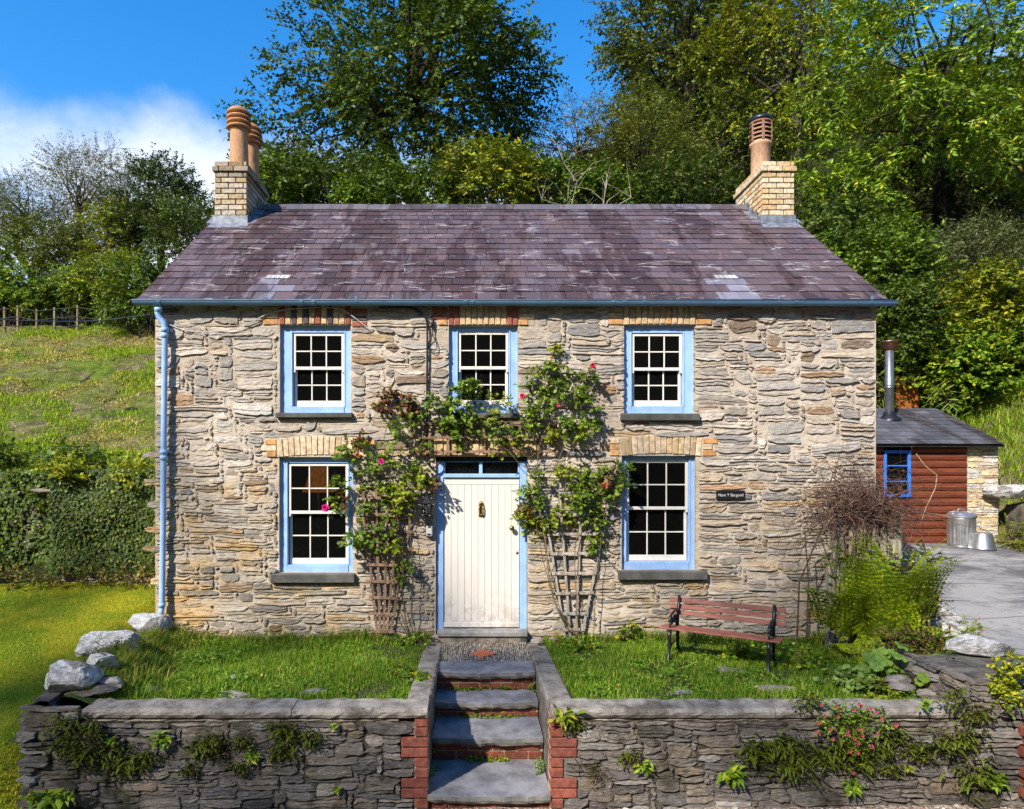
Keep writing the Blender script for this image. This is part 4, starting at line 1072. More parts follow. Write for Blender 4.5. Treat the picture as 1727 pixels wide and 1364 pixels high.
# steps
steps = thing('garden_steps', (.12, FY, -.8), 'flight of four worn slate steps with red brick risers up to the cream door', 'steps')
SX0, SX1 = -.402, .652
TR = [(-1.40, -1.0, .016), (-1.73, -1.33, -.189), (-2.22, -1.66, -.355), (-2.86, -2.15, -.586)]
for i, (ya, yb, z) in enumerate(TR):
    nx_, ny_ = 16, 6; V = []; fr = [rnd.uniform(-.012, .012) for _ in range(nx_ + 1)]; thk = .062
    for j in range(ny_ + 1):
        for k in range(nx_ + 1):
            x = lerp(SX0 + .004, SX1 - .004, k / nx_); f = j / ny_; wear = -.014 * math.sin(math.pi * k / nx_) * (1 - f) ** 1.5
            y = lerp(ya + fr[k] * (1 if k not in (0, nx_) else .2), yb, f)
            V.append((x, y, z + wear + .004 * nz(x * 6, y * 6, i)))
    Fq = [(j * (nx_ + 1) + k, j * (nx_ + 1) + k + 1, (j + 1) * (nx_ + 1) + k + 1, (j + 1) * (nx_ + 1) + k) for j in range(ny_) for k in range(nx_)]
    b = len(V)
    for k in range(nx_ + 1):
        x, y, zz_ = V[k]; V.append((x, y - .006 + rnd.uniform(-.006, .008), zz_ - thk * .55)); 
    for k in range(nx_ + 1):
        x, y, zz_ = V[k]; V.append((x, y + .010 + rnd.uniform(-.008, .008), zz_ - thk * rnd.uniform(.9, 1.1)))
    for k in range(nx_ + 1): V.append((V[k][0], ya + .2, z - thk))
    m_ = nx_ + 1
    for k in range(nx_):
        Fq += [(k, b + k, b + k + 1, k + 1), (b + k, b + m_ + k, b + m_ + k + 1, b + k + 1), (b + m_ + k, b + 2 * m_ + k, b + 2 * m_ + k + 1, b + m_ + k + 1)]
    mb = MB(); mb.add(V, Fq, (.19, .185, .195)); mb.c[nx_ * ny_:] = [(.15, .14, .125)] * (len(mb.c) - nx_ * ny_)
    mb.build('tread', M['slab'], steps)
RIS = [(-1.345, -.046, -.190), (-1.68, -.251, -.356), (-2.16, -.417, -.587), (-2.80, -.648, -.90)]
for i, (y, zt, zb) in enumerate(RIS):
    n = 2 if i < 3 else 3
    hc = (zt - zb) / n
    mb = MB(); mb.box(SX0, SX1, y + .012, y + .08, zb, zt, (.3, .26, .22)); mb.build('riser_bed', M['mortar'], steps)
    x0, x1 = (SX0, SX1) if i < 3 else (SX0 - .17, SX1 + .17)
    for k in range(n):
        x = x0 - (.0 if k % 2 else .11)
        while x < x1 - .02:
            e = min(x + .228, x1); a = max(x, x0)
            if e - a > .03: brick(steps, a + .005, e - .005, zt - (k + 1) * hc + .006, zt - k * hc - .005, jit((.175, .052, .030), .2), y, .05)
            x += .228
# cobbled landing with a red diamond tile
land = thing('cobbled_landing', (.12, -.55, -.05), 'landing of upright cobbles with a red diamond tile before the cream door', 'landing')
mb = MB(); mb.box(-.42, .67, -1.02, -.08, -.2, -.035, (.12, .10, .08)); mb.build('bed', M['wallmortar'], land)
mb = MB(); r = random.Random(5); y = -.99
while y < -.12:
    x = -.40; dy = r.uniform(.055, .075)
    while x < .655:
        dx = r.uniform(.018, .034); cx_, cy_ = x + dx / 2, y + dy / 2
        if abs(cx_ - .098) / .165 + abs(cy_ + .62) / .18 > 1.02:
            zt = r.uniform(-.012, .008); c_ = jit(r.choice([(.34, .29, .22), (.26, .22, .18), (.20, .17, .14), (.42, .36, .29), (.30, .22, .13)]), .15, r)
            hx_, hy_ = dx * .47, dy * r.uniform(.46, .58); a_ = r.uniform(-.15, .15)
            V = []
            for (s_, zz_) in ((1.0, -.06), (.95, zt - .012), (.55, zt)):
                for q in range(6):
                    th_ = q * math.pi / 3; px_, py_ = hx_ * s_ * math.cos(th_), hy_ * s_ * math.sin(th_)
                    V.append((cx_ + px_ * math.cos(a_) - py_ * math.sin(a_), cy_ + px_ * math.sin(a_) + py_ * math.cos(a_), zz_))
            Fq = [(l * 6 + q, l * 6 + (q + 1) % 6, (l + 1) * 6 + (q + 1) % 6, (l + 1) * 6 + q) for l in range(2) for q in range(6)] + [tuple(range(12, 18))]
            mb.add(V, Fq, c_)
        x += dx
    y += dy
mb.build('cobbles', M['stone_small'] if 'stone_small' in M else M['brick'], land, kind='stuff')
mb = MB(); V = []
for zz_, s_ in ((-.05, 1.0), (-.004, 1.0), (.002, .94)):
    V += [(.098 - .16 * s_, -.62, zz_), (.098, -.62 - .17 * s_, zz_), (.098 + .16 * s_, -.62, zz_), (.098, -.62 + .17 * s_, zz_)]
mb.add(V, [(0, 1, 5, 4), (1, 2, 6, 5), (2, 3, 7, 6), (3, 0, 4, 7), (4, 5, 9, 8), (5, 6, 10, 9), (6, 7, 11, 10), (7, 4, 8, 11), (8, 9, 10, 11)], (.52, .13, .055))
mb.build('diamond_tile', M['brick'], land)

# ---------------------------------------------------------------- boulders and loose stones
def blob_mesh(c, sx, sy, sz, seed, sub=3, amp=.28, mat=None, col=(.5, .5, .5), flat=.0):
    import bmesh
    bm = bmesh.new(); bmesh.ops.create_icosphere(bm, subdivisions=sub, radius=1.0)
    V = []; rr = random.Random(int(seed * 37) + 5); cuts = []
    for k in range(15):
        q = Vector((rr.gauss(0, 1), rr.gauss(0, 1), rr.gauss(0, 1))).normalized(); cuts.append((q, rr.uniform(.56, .86)))
    for v in bm.verts:
        p = v.co.copy() * 1.12
        for (q, d) in cuts:
            t = p.dot(q)
            if t > d: p -= q * (t - d) * .93
        p *= 1 + amp * .16 * nz(p.x * 1.6 + seed, p.y * 1.6, p.z * 1.6) + amp * .14 * nz(p.x * 4 + seed, p.y * 4, p.z * 4) + amp * .08 * nz(p.x * 10 + seed, p.y * 10, p.z * 10)
        V.append((c[0] + p.x * sx * 1.12, c[1] + p.y * sy * 1.12, c[2] + max(p.z, -.8) * sz * 1.12))
    Fq = [tuple(v.index for v in f.verts) for f in bm.faces]; bm.free()
    mb = MB(); mb.add(V, Fq, col, False); return mb
def boulder(px, py, Y, sx, sy, sz, seed, label, mat='boulder', group='boulders capping the garden walls', sub=4, name='boulder', cat='boulder', col=(.3, .28, .25), amp=.42):
    p = at(px, py, Y)
    return blob_mesh(p, sx, sy, sz, seed, sub, amp, None, col).build(name, M[mat], None, origin=p, label=label, cat=cat, group=group)
boulder(118, 1140, -2.55, .245, .18, .165, 1.3, 'big white boulder at the front corner of the left garden wall, nearest of its row')
boulder(168, 1117, -2.05, .165, .15, .13, 4.1, 'squarish pale boulder with a mossy side, second of the row on the left wall')
boulder(180, 1086, -1.45, .27, .19, .14, 7.7, 'long white boulder midway along the row on the left garden wall')
boulder(245, 1052, -.45, .215, .16, .125, 9.2, 'mossy white boulder against the foot of the blue downpipe')
boulder(278, 1052, -.35, .08, .08, .085, 12.2, 'small blotched rock tucked beside the downpipe boulder at the cottage corner', col=(.3, .28, .25))
boulder(1653, 1093, -2.05, .24, .17, .105, 15.5, 'long white boulder on the right garden wall, nearest to the driveway corner')
boulder(1607, 1066, -1.35, .15, .14, .15, 18.1, 'upright white boulder behind the long one, beside the red-leaved plant')
boulder(1588, 1040, -.75, .17, .15, .13, 21.0, 'white boulder half hidden in the ferns at the edge of the driveway')
boulder(1706, 828, 4.2, .42, .3, .16, 25.0, 'white and mossy boulder lying on the low bank wall behind the dustbin')
# left return wall of the garden (dark rough stones carrying the boulders)
lr = thing('garden_wall', (-3.75, -1.5, -.6), 'rough dark return wall under the white boulders, between lawn and garden', 'wall', 'stone walls of the front garden')
def side_l(u, z, n):                                           # runs back from the front corner to the cottage corner
    t = (u - 0) / 2.6; x = lerp(-3.80, -4.12, t); y = lerp(FY + .05, -.25, t); return (x - n, y, z)
mb = MB(); V, Fc = mortar_face(list(np.arange(0, 2.61, .06)), list(np.arange(-1.0, .19, .05)), [], .015, side_l, 77, -.01)
mb.add(V, Fc, (.1, .09, .08), True)
V2 = []; 
for k in range(11):                                            # rough top and inner side
    t = k / 10; y = lerp(FY - .02, -.2, t); xo = lerp(-3.80, -4.12, t); xi = xo + .24
    zt = lerp(.22, .16, t) + .02 * nz(k * .7, 3); V2 += [(xo - .01, y, zt - .04), (xo + .05, y, zt), (xi - .06, y, zt - .01), (xi, y, -.1)]
mb.add(V2, [(k * 4 + j, k * 4 + j + 1, (k + 1) * 4 + j + 1, (k + 1) * 4 + j) for k in range(10) for j in range(3)], (.2, .18, .15))
core = mb.build('core', M['wallmortar'], lr)
rubble(core, 'stone', (0, 2.6, -1.0, .17), [], (.055, .042), gsize, lambda u, z: DARKS, .010, (.01, .04), .02, side_l, M['wallstone'], 78, 200)
fr_ = lambda u, z, n: (u, FY - .02 - n, z)                      # corner pile in front of the first boulder
rubble(core, 'stone', (-3.86, -3.34, -1.0, .19), [], (.055, .042), gsize, lambda u, z: DARKS, .010, (.01, .06), .03, fr_, M['wallstone'], 79, 80)
r = random.Random(3)
for k in range(16):                                            # flat stones bedded on top of the return wall and its corner
    t = 0 if k < 7 else (k - 6) / 10; y = lerp(FY + .12, -.3, t) + r.uniform(-.06, .06); xo = lerp(-3.80, -4.12, t)
    p = (xo + (r.uniform(.06, .5) if k < 7 else r.uniform(.05, .22)), y + (r.uniform(0, .35) if k < 7 else 0), .19 + r.uniform(-.03, .03))
    blob_mesh(p, r.uniform(.09, .16), r.uniform(.08, .13), r.uniform(.03, .055), 130 + k, 2, .3, None, pick(DARKS, r)).build('cap_stone', M['wallstone'], lr)
# right pier and right wall, higher than the terrace
rp_ = thing('garden_wall', (4.9, FY, -.7), 'tall dark stone wall below the driveway corner, white boulder on its top', 'wall', 'stone walls of the front garden')
def pier(u, z, n): return (u, FY - .03 - n, z)
mb = MB(); V, Fc = mortar_face(list(np.arange(4.2, 6.3, .06)), list(np.arange(-.9, .40, .05)), [], .015, pier, 87, -.01)
mb.add(V, Fc, (.1, .09, .08), True)
V2 = []
for k in range(15):
    x = 4.2 + k * .15; zt = .40 + .03 * nz(k * .8, 9); V2 += [(x, FY - .03, zt - .06), (x, FY + .05, zt - .01), (x, FY + .8, zt - .02 - .02 * k / 14), (x, FY + 1.0, .1)]
mb.add(V2, [(k * 4 + j, k * 4 + j + 1, (k + 1) * 4 + j + 1, (k + 1) * 4 + j) for k in range(14) for j in range(3)], (.2, .18, .15))
mb.add([(4.2, FY - .03, -.9), (4.2, FY + .9, -.9), (4.2, FY + .9, .38), (4.2, FY - .03, .38)], [(0, 1, 2, 3)], (.2, .18, .15))
core = mb.build('core', M['wallmortar'], rp_)
rubble(core, 'stone', (4.2, 6.3, -.9, .39), [], (.06, .045), gsize, lambda u, z: DARKS, .012, (.01, .05), .03, pier, M['wallstone'], 88, 250)
pier2 = lambda u, z, n: (4.2 - n, u, z)
rubble(core, 'stone', (FY, -1.9, .0, .39), [], (.06, .045), gsize, lambda u, z: DARKS, .012, (.01, .04), .02, pier2, M['wallstone'], 89, 60)
for k in range(8): brick(rp_, 4.60 + (0 if k % 2 else .03), 4.84, .03 - k * QB, .105 - k * QB, jit((.19, .055, .034), .2), FY - .17, .16)
# bed edging stones and loose stones in the corner of the terrace
for i, (px, py, Y, sx, sz, lab) in enumerate(((1517, 1146, -2.15, .15, .045, 'flat grey edging stone below the big round leaves, topmost of its stack'), (1585, 1153, -2.15, .14, .045, 'flat edging stone beside the right wall, half under ferns'), (1520, 1160, -2.3, .13, .04, 'brownish flat edging stone in the lowest row of the raised bed'), (1575, 1172, -2.4, .17, .045, 'long flat stone at the foot of the raised bed by the coping'))):
    boulder(px, py, Y, sx, .10, sz, 30 + i * 3, lab, 'wallstone', 'edging stones of the raised bed', 2, 'edging_stone', 'stone', (.26, .23, .20), .2)
for i, (px, py, s_, lab) in enumerate(((1225, 1134, .15, 'flat stepping stone in the grass under the front of the bench'), (1315, 1172, .2, 'broad flat stepping stone near the right coping'), (393, 1147, .09, 'small flat stone in the left lawn, farther from the coping'), (395, 1180, .16, 'flat stone beside the left coping below the small stone'), (530, 1176, .12, 'flat stone in the grass near the left coping and the steps'), (1150, 1178, .1, 'little flat stone by the right coping, left of the broad one'), (255, 1170, .14, 'flat stone in the left grass close to the boulder wall'), (1450, 1136, .11, 'flat stone in the grass left of the big round leaves'))):
    D = 2.24 - .04; Y = D * F / (py - VY) - D0; p = at(px, py, Y)
    p.z = float(terr_z(np.array([p.x]), np.array([p.y]))[0]) + .018
    blob_mesh(p, s_, s_ * .6, .03, 50 + i, 2, .25, None, jit((.27, .24, .20), .1)).build('stepping_stone', M['concrete'], None, origin=p, label=lab, cat='stone', group='flat stones set in the terrace grass')
for i, (px, py, s_, lab, c_) in enumerate(((722, 1091, .05, 'small white stone beside the landing, left of the threshold', (.6, .58, .55)), (725, 1079, .055, 'grey slaty stone leaning at the wall left of the threshold', (.25, .25, .26)), (908, 1082, .09, 'squared rough stone at the foot of the wall right of the threshold', (.33, .28, .22)), (932, 1079, .075, 'brown rounded stone between the threshold and the right trellis', (.30, .24, .18)))):
    p = at(px, py, -.14); blob_mesh(p, s_, s_ * .8, s_ * .62, 90 + i, 2, .3, None, c_).build('loose_stone', M['wallstone'] if i else M['boulder'], None, origin=p, label=lab, cat='stone', group='loose stones by the threshold')

# ---------------------------------------------------------------- bench
br = thing('garden_bench', (2.73, -1.10, .03), 'weathered red slatted garden bench with black iron ends in front of the cottage wall', 'bench', None, R(-31))
br.scale = (1, 1, .84)
BL = 1.2                                                       # local: x along, y back(+) ; front legs y=-.22
def bend(name, pts, rad, col=(.02, .02, .02)):
    pass
for sx in (-1, 1):
    x = sx * .515; mb = MB()
    mb.tube([(x, -.20, .40), (x, -.215, .32), (x, -.205, .22), (x, -.215, .12), (x, -.25, .03), (x, -.265, 0)], [.024, .023, .021, .019, .019, .023], 8)
    mb.tube([(x, .14, .40), (x, .155, .3), (x, .15, .2), (x, .165, .1), (x, .19, 0)], [.023, .021, .019, .018, .022], 8)
    mb.tube([(x, -.22, .15), (x, -.10, .19), (x, .05, .19), (x, .175, .15)], .011, 7)
    mb.tube([(x, -.23, .395), (x, 0, .375), (x, .17, .385)], .015, 7)
    mb.tube([(x, .12, .37), (x, .155, .5), (x, .20, .64), (x, .235, .77)], [.022, .020, .019, .017], 8)
    arm = []                                                    # scrolled arm rest
    for k in range(30):
        t = k / 29; 
        if t < .45: q = t / .45; arm.append((x, lerp(.215, -.12, q), .585 + .02 * math.sin(q * math.pi)))
        else:
            q = (t - .45) / .55; a_ = q * 2.1 * math.pi; rr_ = .07 * (1 - .62 * q); arm.append((x, -.12 - rr_ * math.sin(a_), .515 + rr_ * math.cos(a_)))
    mb.tube(arm, .016, 7)
    for (cy_, cz_, dr, ph) in ((.03, .49, 1, 0), (.12, .47, -1, 1.2)):
        sp = [(x, cy_ + dr * .062 * (1 - .7 * k / 19) * math.cos(k / 19 * 2.3 * math.pi + ph), cz_ + .062 * (1 - .7 * k / 19) * math.sin(k / 19 * 2.3 * math.pi + ph)) for k in range(20)]
        mb.tube(sp, .013, 6)
    mb.tube([(x, -.19, .40), (x, -.17, .45), (x, -.185, .50)], .012, 6)
    mb.build('bench_end', M['black'], br, local=True)
def slat(y, z, w_, th_, tilt, name='slat', col=(.235, .082, .055)):
    mb = MB(); Mx = Matrix.Translation((0, y, z)) @ Matrix.Rotation(tilt, 4, 'X'); sag = rnd.uniform(-.004, .004)
    mb.box(-BL / 2 - .03 + sag, BL / 2 + .03 + sag, -th_ / 2, th_ / 2, -w_ / 2, w_ / 2, jit(col, .12), .004, Mx, .001); mb.build(name, M['bench_slat'], br, local=True)
for k, (y, z) in enumerate(((.262, .705), (.238, .622), (.212, .540))): slat(y + .006, z, .062, .02, R(-17))
for k in range(4): slat(-.20 + k * .088, .420 - .010 * k, .066, .022, R(84))

# ---------------------------------------------------------------- lantern, key safe, plaque, cables
p = at(720, 885, -.10); lt = thing('wall_lantern', (p.x, 0, p.z), 'black coach lantern on the wall left of the cream door', 'wall lamp')
mb = MB(); mb.box(p.x - .03, p.x + .03, -.035, -.01, p.z - .02, p.z + .10, c=.006)
mb.tube([(p.x, -.03, p.z + .02), (p.x, -.08, p.z - .0), (p.x, -.125, p.z + .03), (p.x, -.13, p.z + .10)], .012, 8); mb.lathe((p.x, -.13, p.z + .06), [(.012, 0), (.03, .02), (.018, .05), (.045, .08)], 12)
mb.build('bracket', M['black'], lt)
zc0 = p.z + .135; mb = MB()
for k in range(6):
    a0, a1 = k * math.pi / 3, (k + 1) * math.pi / 3
    c0, s0, c1, s1 = math.cos(a0), math.sin(a0), math.cos(a1), math.sin(a1)
    mb.tube([(p.x + .045 * c0, -.13 + .045 * s0, zc0), (p.x + .072 * c0, -.13 + .072 * s0, zc0 + .135)], .006, 5)
    mb.tube([(p.x + .045 * c0, -.13 + .045 * s0, zc0), (p.x + .045 * c1, -.13 + .045 * s1, zc0)], .006, 5); mb.tube([(p.x + .073 * c0, -.13 + .073 * s0, zc0 + .135), (p.x + .073 * c1, -.13 + .073 * s1, zc0 + .135)], .008, 5)
mb.lathe((p.x, -.13, zc0 + .138), [(.088, 0), (.086, .012), (.05, .055), (.022, .085), (.012, .092), (.016, .105), (.006, .118), (0, .12)], 6, smooth=False)
mb.build('cage', M['black'], lt)
mb = MB(); mb.lathe((p.x, -.13, zc0), [(.042, .004), (.068, .132)], 6, smooth=False); mb.build('lamp_glass', M['glass'], lt)
mb = MB(); mb.lathe((p.x, -.13, zc0), [(.012, 0), (.014, .03), (.022, .06), (.018, .085), (0, .092)], 10, (.7, .7, .68)); mb.build('bulb', M['white'], lt)
p = at(724, 894.5, -.03); ks = thing('key_safe', (p.x, 0, p.z), 'small grey key safe box on the wall under the black lantern', 'key box')
mb = MB(); mb.box(p.x - .048, p.x + .048, -.062, -.005, p.z - .075, p.z + .075, c=.012); mb.build('back_case', M['black'], ks)
mb = MB(); mb.box(p.x - .038, p.x + .040, -.078, -.0622, p.z - .066, p.z + .068, (.50, .50, .48), .010); kc = mb.build('cover', M['steel_paint'] if 'steel_paint' in M else M['concrete'], ks)
mb = MB(); mb.box(p.x - .014, p.x + .016, -.082, -.0782, p.z + .038, p.z + .052, c=.003); mb.box(p.x - .022, p.x + .022, -.081, -.0782, p.z - .052, p.z - .034, c=.002); mb.build('latch', M['black'], ks)
x0, x1, z1, z0 = fx_(1206), fx_(1254), fz_(826.5), fz_(842.5)
pl = thing('house_sign', ((x0 + x1) / 2, 0, z0), 'small black slate name plate with white lettering on the wall beside the lower window', 'sign')
mb = MB(); mb.box(x0, x1, -.048, -.034, z0, z1, c=.003); plate_o = mb.build('plate', M['plaque'], pl)
mb = MB(); 
for xx in (x0 + .012, x1 - .012): mb.lathe((0, 0, 0), [(.006, 0), (.006, .003), (0, .004)], 8, M=Matrix.Translation((xx, -.048, (z0 + z1) / 2)) @ Matrix.Rotation(R(90), 4, 'X'))
mb.box(x0 + .02, x1 - .02, -.034, .01, z0 + .02, z1 - .02); mb.build('screw', M['steel_dark'] if 'steel_dark' in M else M['black'], pl)
cu = bpy.data.curves.new('lettering', 'FONT'); cu.body = 'Nant Y Bargoed'; cu.size = .062; cu.align_x = 'CENTER'; cu.align_y = 'CENTER'; cu.extrude = .001; cu.offset = -0.0009
fnt = None
tmp = bpy.data.objects.new('lettering_curve', cu); COL.objects.link(tmp); bpy.context.view_layer.update()
me = bpy.data.meshes.new_from_object(tmp.evaluated_get(bpy.context.evaluated_depsgraph_get())); bpy.data.objects.remove(tmp)
me.materials.clear(); me.materials.append(M['letter']); wmax = max(v.co.x for v in me.vertices) - min(v.co.x for v in me.vertices)
k = (x1 - x0 - .05) / wmax
lo = bpy.data.objects.new('lettering', me); setup(lo, pl); lo.location = (0, -.0495, (z1 - z0) / 2); lo.rotation_euler = (R(90), 0, 0); lo.scale = (k, k * 1.1, 1)
def cable(label, pts, rad, mat='black', name='cable', sub=8, cat='cable', group='cables on the cottage front'):
    P = [Vector(q) for q in pts]; out = []
    for i in range(len(P) - 1):
        a, b, c_, d = P[max(i - 1, 0)], P[i], P[i + 1], P[min(i + 2, len(P) - 1)]
        for k in range(sub):
            t = k / sub; out.append(.5 * ((2 * b) + (c_ - a) * t + (2 * a - 5 * b + 4 * c_ - d) * t * t + (3 * b - a - 3 * c_ + d) * t ** 3))
    out.append(P[-1]); mb = MB(); mb.tube(out, rad, 6)
    return mb.build(name, M[mat], None, origin=P[0], label=label, cat=cat, group=group)
w1 = -.045
cable('thick black cable running down the wall from the eaves to the door top', [at(640, 517, w1), at(690, 519, w1), at(712, 530, w1), at(720, 545, w1), at(720.5, 600, w1), at(720, 700, w1), at(720, 768, w1), at(722, 782, w1), at(732, 789, w1), at(741, 780, w1), at(744, 774, .03)], .014)
cable('looped thin black cable hanging beside the middle upper window', [at(726, 532, w1), at(728, 548, w1), at(731, 566, w1), at(737, 583, w1), at(733, 592, w1), at(724, 588, w1), at(723, 577, w1), at(729, 566, w1), at(730, 552, w1)], .0055)
mb = MB(); q = at(729, 545, w1); mb.lathe(q, [(0, -.06), (.016, -.055), (.019, 0), (.016, .06), (0, .065)], 10); mb.build('cable_junction', M['black'], None, origin=q, label='black cable joint capsule hanging under the eaves beside the thick cable', cat='cable joint')
cable('thin brown wire drooping along the wall from downpipe to upper left window', [at(281, 545, w1), at(310, 556, w1), at(345, 560, w1), at(385, 556, w1), at(420, 545, w1), at(455, 528, w1), at(500, 520, w1), at(565, 519, w1), at(590, 530, w1), at(622, 555, w1)], .0055, 'twig')
cable('pale wire slung over the field from the left to the corner of the cottage', [at(-60, 536, 3.0), at(60, 541, 2.4), at(150, 541, 1.6), at(232, 533, .2), at(300, 524, w1)], .006, 'black')

# ---------------------------------------------------------------- trellises
TRC = (.21, .15, .10)
def lath(mb, a, b, w_, y, th_=.012, col=TRC):
    a, b = Vector((a[0], 0, a[1])), Vector((b[0], 0, b[1])); d = (b - a); L_ = d.length; ang = math.atan2(d.z, d.x)
    Mx = Matrix.Translation((a.x, y, a.z)) @ Matrix.Rotation(-ang, 4, 'Y')
    mb.box(0, L_, -th_ / 2, th_ / 2, -w_ / 2, w_ / 2, jit(col, .18), .002, Mx, .001)
def trellis(label, rails, uprights, Y, bar, col, hw=.036, vw=.030):
    k = (Y + D0) / F; C_ = lambda q: ((q[0] - VX) * k, ZC - (q[1] - VY) * k)
    b0 = C_(bar); t = thing('trellis', (b0[0], Y, b0[1]), label, 'trellis', 'wooden trellises on the cottage front')
    for a, b in uprights: mb = MB(); lath(mb, C_(a), C_(b), vw, Y, .012, col); mb.build('upright', M['wood_old'], t)
    for a, b in rails: mb = MB(); lath(mb, C_(a), C_(b), hw, Y - .0125, .012, col); mb.build('rail', M['wood_old'], t)
    mb = MB(); q = C_(bar); mb.box(q[0] - .015, q[0] + .015, Y + .007, -.005, q[1] + .3, q[1] + .33); mb.build('fixing', M['wood_old'], t)
BR = (.235, .145, .095)
trellis('long brown trellis panel across the wall above the cream door', [((690, 714), (941, 713)), ((690, 738), (941, 737)), ((690, 762), (941, 761))], [((694 + i * 30.5, 766), (694 + i * 30.5, 709)) for i in range(9)], -.07, (815, 762), BR)
trellis('brown fan trellis left of the door, roses climbing over its top', [((619, 839), (706, 841)), ((613, 867), (690, 869)), ((618, 896), (699, 897)), ((614, 923), (696, 926)), ((618, 952), (684, 953)), ((618, 980), (681, 981)), ((622, 1007), (678, 1009)), ((622, 1034), (668, 1036)), ((627, 1064), (666, 1065))],
        [((636, 1068), (612, 830)), ((641, 1068), (634, 825)), ((647, 1068), (655, 825)), ((652, 1068), (676, 825)), ((658, 1068), (700, 835))], -.06, (647, 1060), BR)
trellis('weathered grey fan trellis right of the door', [((910, 868), (1025, 867)), ((922, 901), (1014, 900)), ((925, 934), (1013, 932)), ((929, 967), (1006, 966)), ((933, 1001), (1001, 999)), ((942, 1035), (992, 1034)), ((948, 1062), (986, 1061))],
        [((954, 1080), (917, 845)), ((962, 1080), (944, 830)), ((971, 1080), (981, 830)), ((980, 1080), (1030, 830))], -.06, (967, 1060), (.34, .29, .24))

# ---------------------------------------------------------------- picket gate beside the cottage corner
gt = thing('picket_gate', (4.72, -.42, .02), 'grey weathered picket gate at the cottage corner, dry brambles piled on top', 'gate')
r = random.Random(9)
for k in range(8):
    x = 4.36 + k * .095; mb = MB(); h = 1.44 + r.uniform(-.03, .05); y = -.42 + r.uniform(-.01, .01); tl_ = r.uniform(-.015, .015); c_ = jit((.25, .21, .155), .2, r)
    mb.box(x - .034, x + .034, y - .009, y + .009, .06, h, c_, .003, Matrix.Rotation(tl_, 4, 'Y') if False else None, .003)
    mb.add([(x - .034, y - .009, h), (x + .034, y - .009, h), (x, y - .009, h + .05), (x - .034, y + .009, h), (x + .034, y + .009, h), (x, y + .009, h + .05)], [(0, 1, 2), (3, 5, 4), (0, 2, 5, 3), (1, 4, 5, 2)], c_)
    mb.build('picket', M['wood_old'], gt)
for z in (.28, 1.30):
    mb = MB(); mb.box(4.31, 5.10, -.408, -.37, z - .045, z + .045, (.22, .18, .13), .005, None, .003); mb.build('rail', M['wood_old'], gt)
for (x, h) in ((5.10, 1.68), (4.30, 1.1)):
    mb = MB(); mb.box(x - .045, x + .045, -.46, -.37, -.1, h, (.24, .21, .15), .008, None, .004); mb.build('post', M['wood_old'], gt)
mb = MB(); mb.box(4.24, 4.62, -.50, -.46, .05, .12, (.23, .19, .14), .006, Matrix.Translation((0, 0, 0)), .004); mb.build('kick_board', M['wood_old'], gt)
q = at(1510, 990, -.75); mb = MB(); mb.box(q.x - .045, q.x + .045, q.y - .04, q.y + .04, .05, q.z + .55, (.30, .26, .19), .006, None, .004)
mb.build('wooden_post', M['wood_old'], None, origin=(q.x, q.y, .05), label='lone pale wooden post standing among the ferns', cat='post')

# ---------------------------------------------------------------- shed
SYF, SXL, SXR = 4.4, 5.12, 9.46
kS = (SYF + D0) / F
shX = lambda px: (px - VX) * kS
shZ = lambda py: ZC - (py - VY) * kS
xw, xr = shX(1629), shX(1683); zb_, zt_ = shZ(917), shZ(751)
sh = thing('shed', (7.5, 5.2, zb_), 'low brown boarded lean-to shed with a grey slate roof and blue window', 'shed')
nbd = 13; hb_ = (zt_ - zb_) / nbd
wl_, wr_, wzt, wzb = shX(1489), shX(1534), shZ(759), shZ(838)
for k in range(nbd):
    z0, z1 = zb_ + k * hb_, zb_ + (k + 1) * hb_
    segs = [(SXL, xw)]
    if z1 > wzb + .02 and z0 < wzt - .02: segs = [(SXL, wl_), (wr_, xw)]
    for (a, b) in segs:
        mb = MB(); V = []
        prof = [(.0, 0), (-.022, .02), (-.036, hb_ * .5), (-.026, hb_ * .85), (-.004, hb_ - .004), (.02, hb_ - .004), (.02, 0)]
        for x in (a, b):
            for (dy, dz) in prof: V.append((x, SYF + dy, z0 + dz))
        n = 7; mb.add(V, [(j, (j + 1) % n, n + (j + 1) % n, n + j) for j in range(n)] + [tuple(range(n)), tuple(range(n, 2 * n))]); mb.build('board', M['log'], sh)
mb = MB(); mb.box(SXL, xw, SYF + .022, SYF + .06, zb_, zt_, (.03, .02, .015)); mb.box(SXL, xr - .01, SYF + 1.7, SYF + 1.8, zb_, zt_ + .7, (.03, .02, .015)); mb.build('inner_wall', M['interior'], sh)
sfr = lambda u, z, n: (u, SYF - n, z)
mb = MB(); V, Fc = mortar_face(list(np.arange(xw + .02, xr, .06)) + [xr], list(np.arange(zb_, zt_, .06)) + [zt_], [], .008, sfr, 61)
mb.add(V, Fc, (.4, .35, .25), True); mb.box(xw + .02, xr, SYF + .02, SYF + 1.7, zb_, zt_, (.42, .34, .22)); pierw = mb.build('stone_pier', M['mortar'], sh)
rubble(pierw, 'stone', (xw + .02, xr, zb_, zt_), [], (.055, .05), lambda z, r: (r.randint(3, 6), r.choice((1, 2, 2))), lambda u, z: [((.55, .42, .24), 4), ((.46, .36, .24), 3), ((.38, .22, .13), 1), ((.5, .46, .38), 2)], .012, (.004, .02), .01, sfr, M['brick'], 62, 200)
mb = MB()                                                       # blue window
b = mb.box; b(wl_, wl_ + .05, SYF - .05, SYF + .03, wzb, wzt, c=.004); b(wr_ - .05, wr_, SYF - .05, SYF + .03, wzb, wzt, c=.004)
b(wl_ + .05, wr_ - .05, SYF - .048, SYF + .03, wzt - .06, wzt, c=.004); b(wl_ + .05, wr_ - .05, SYF - .048, SYF + .03, wzb, wzb + .05, c=.004)
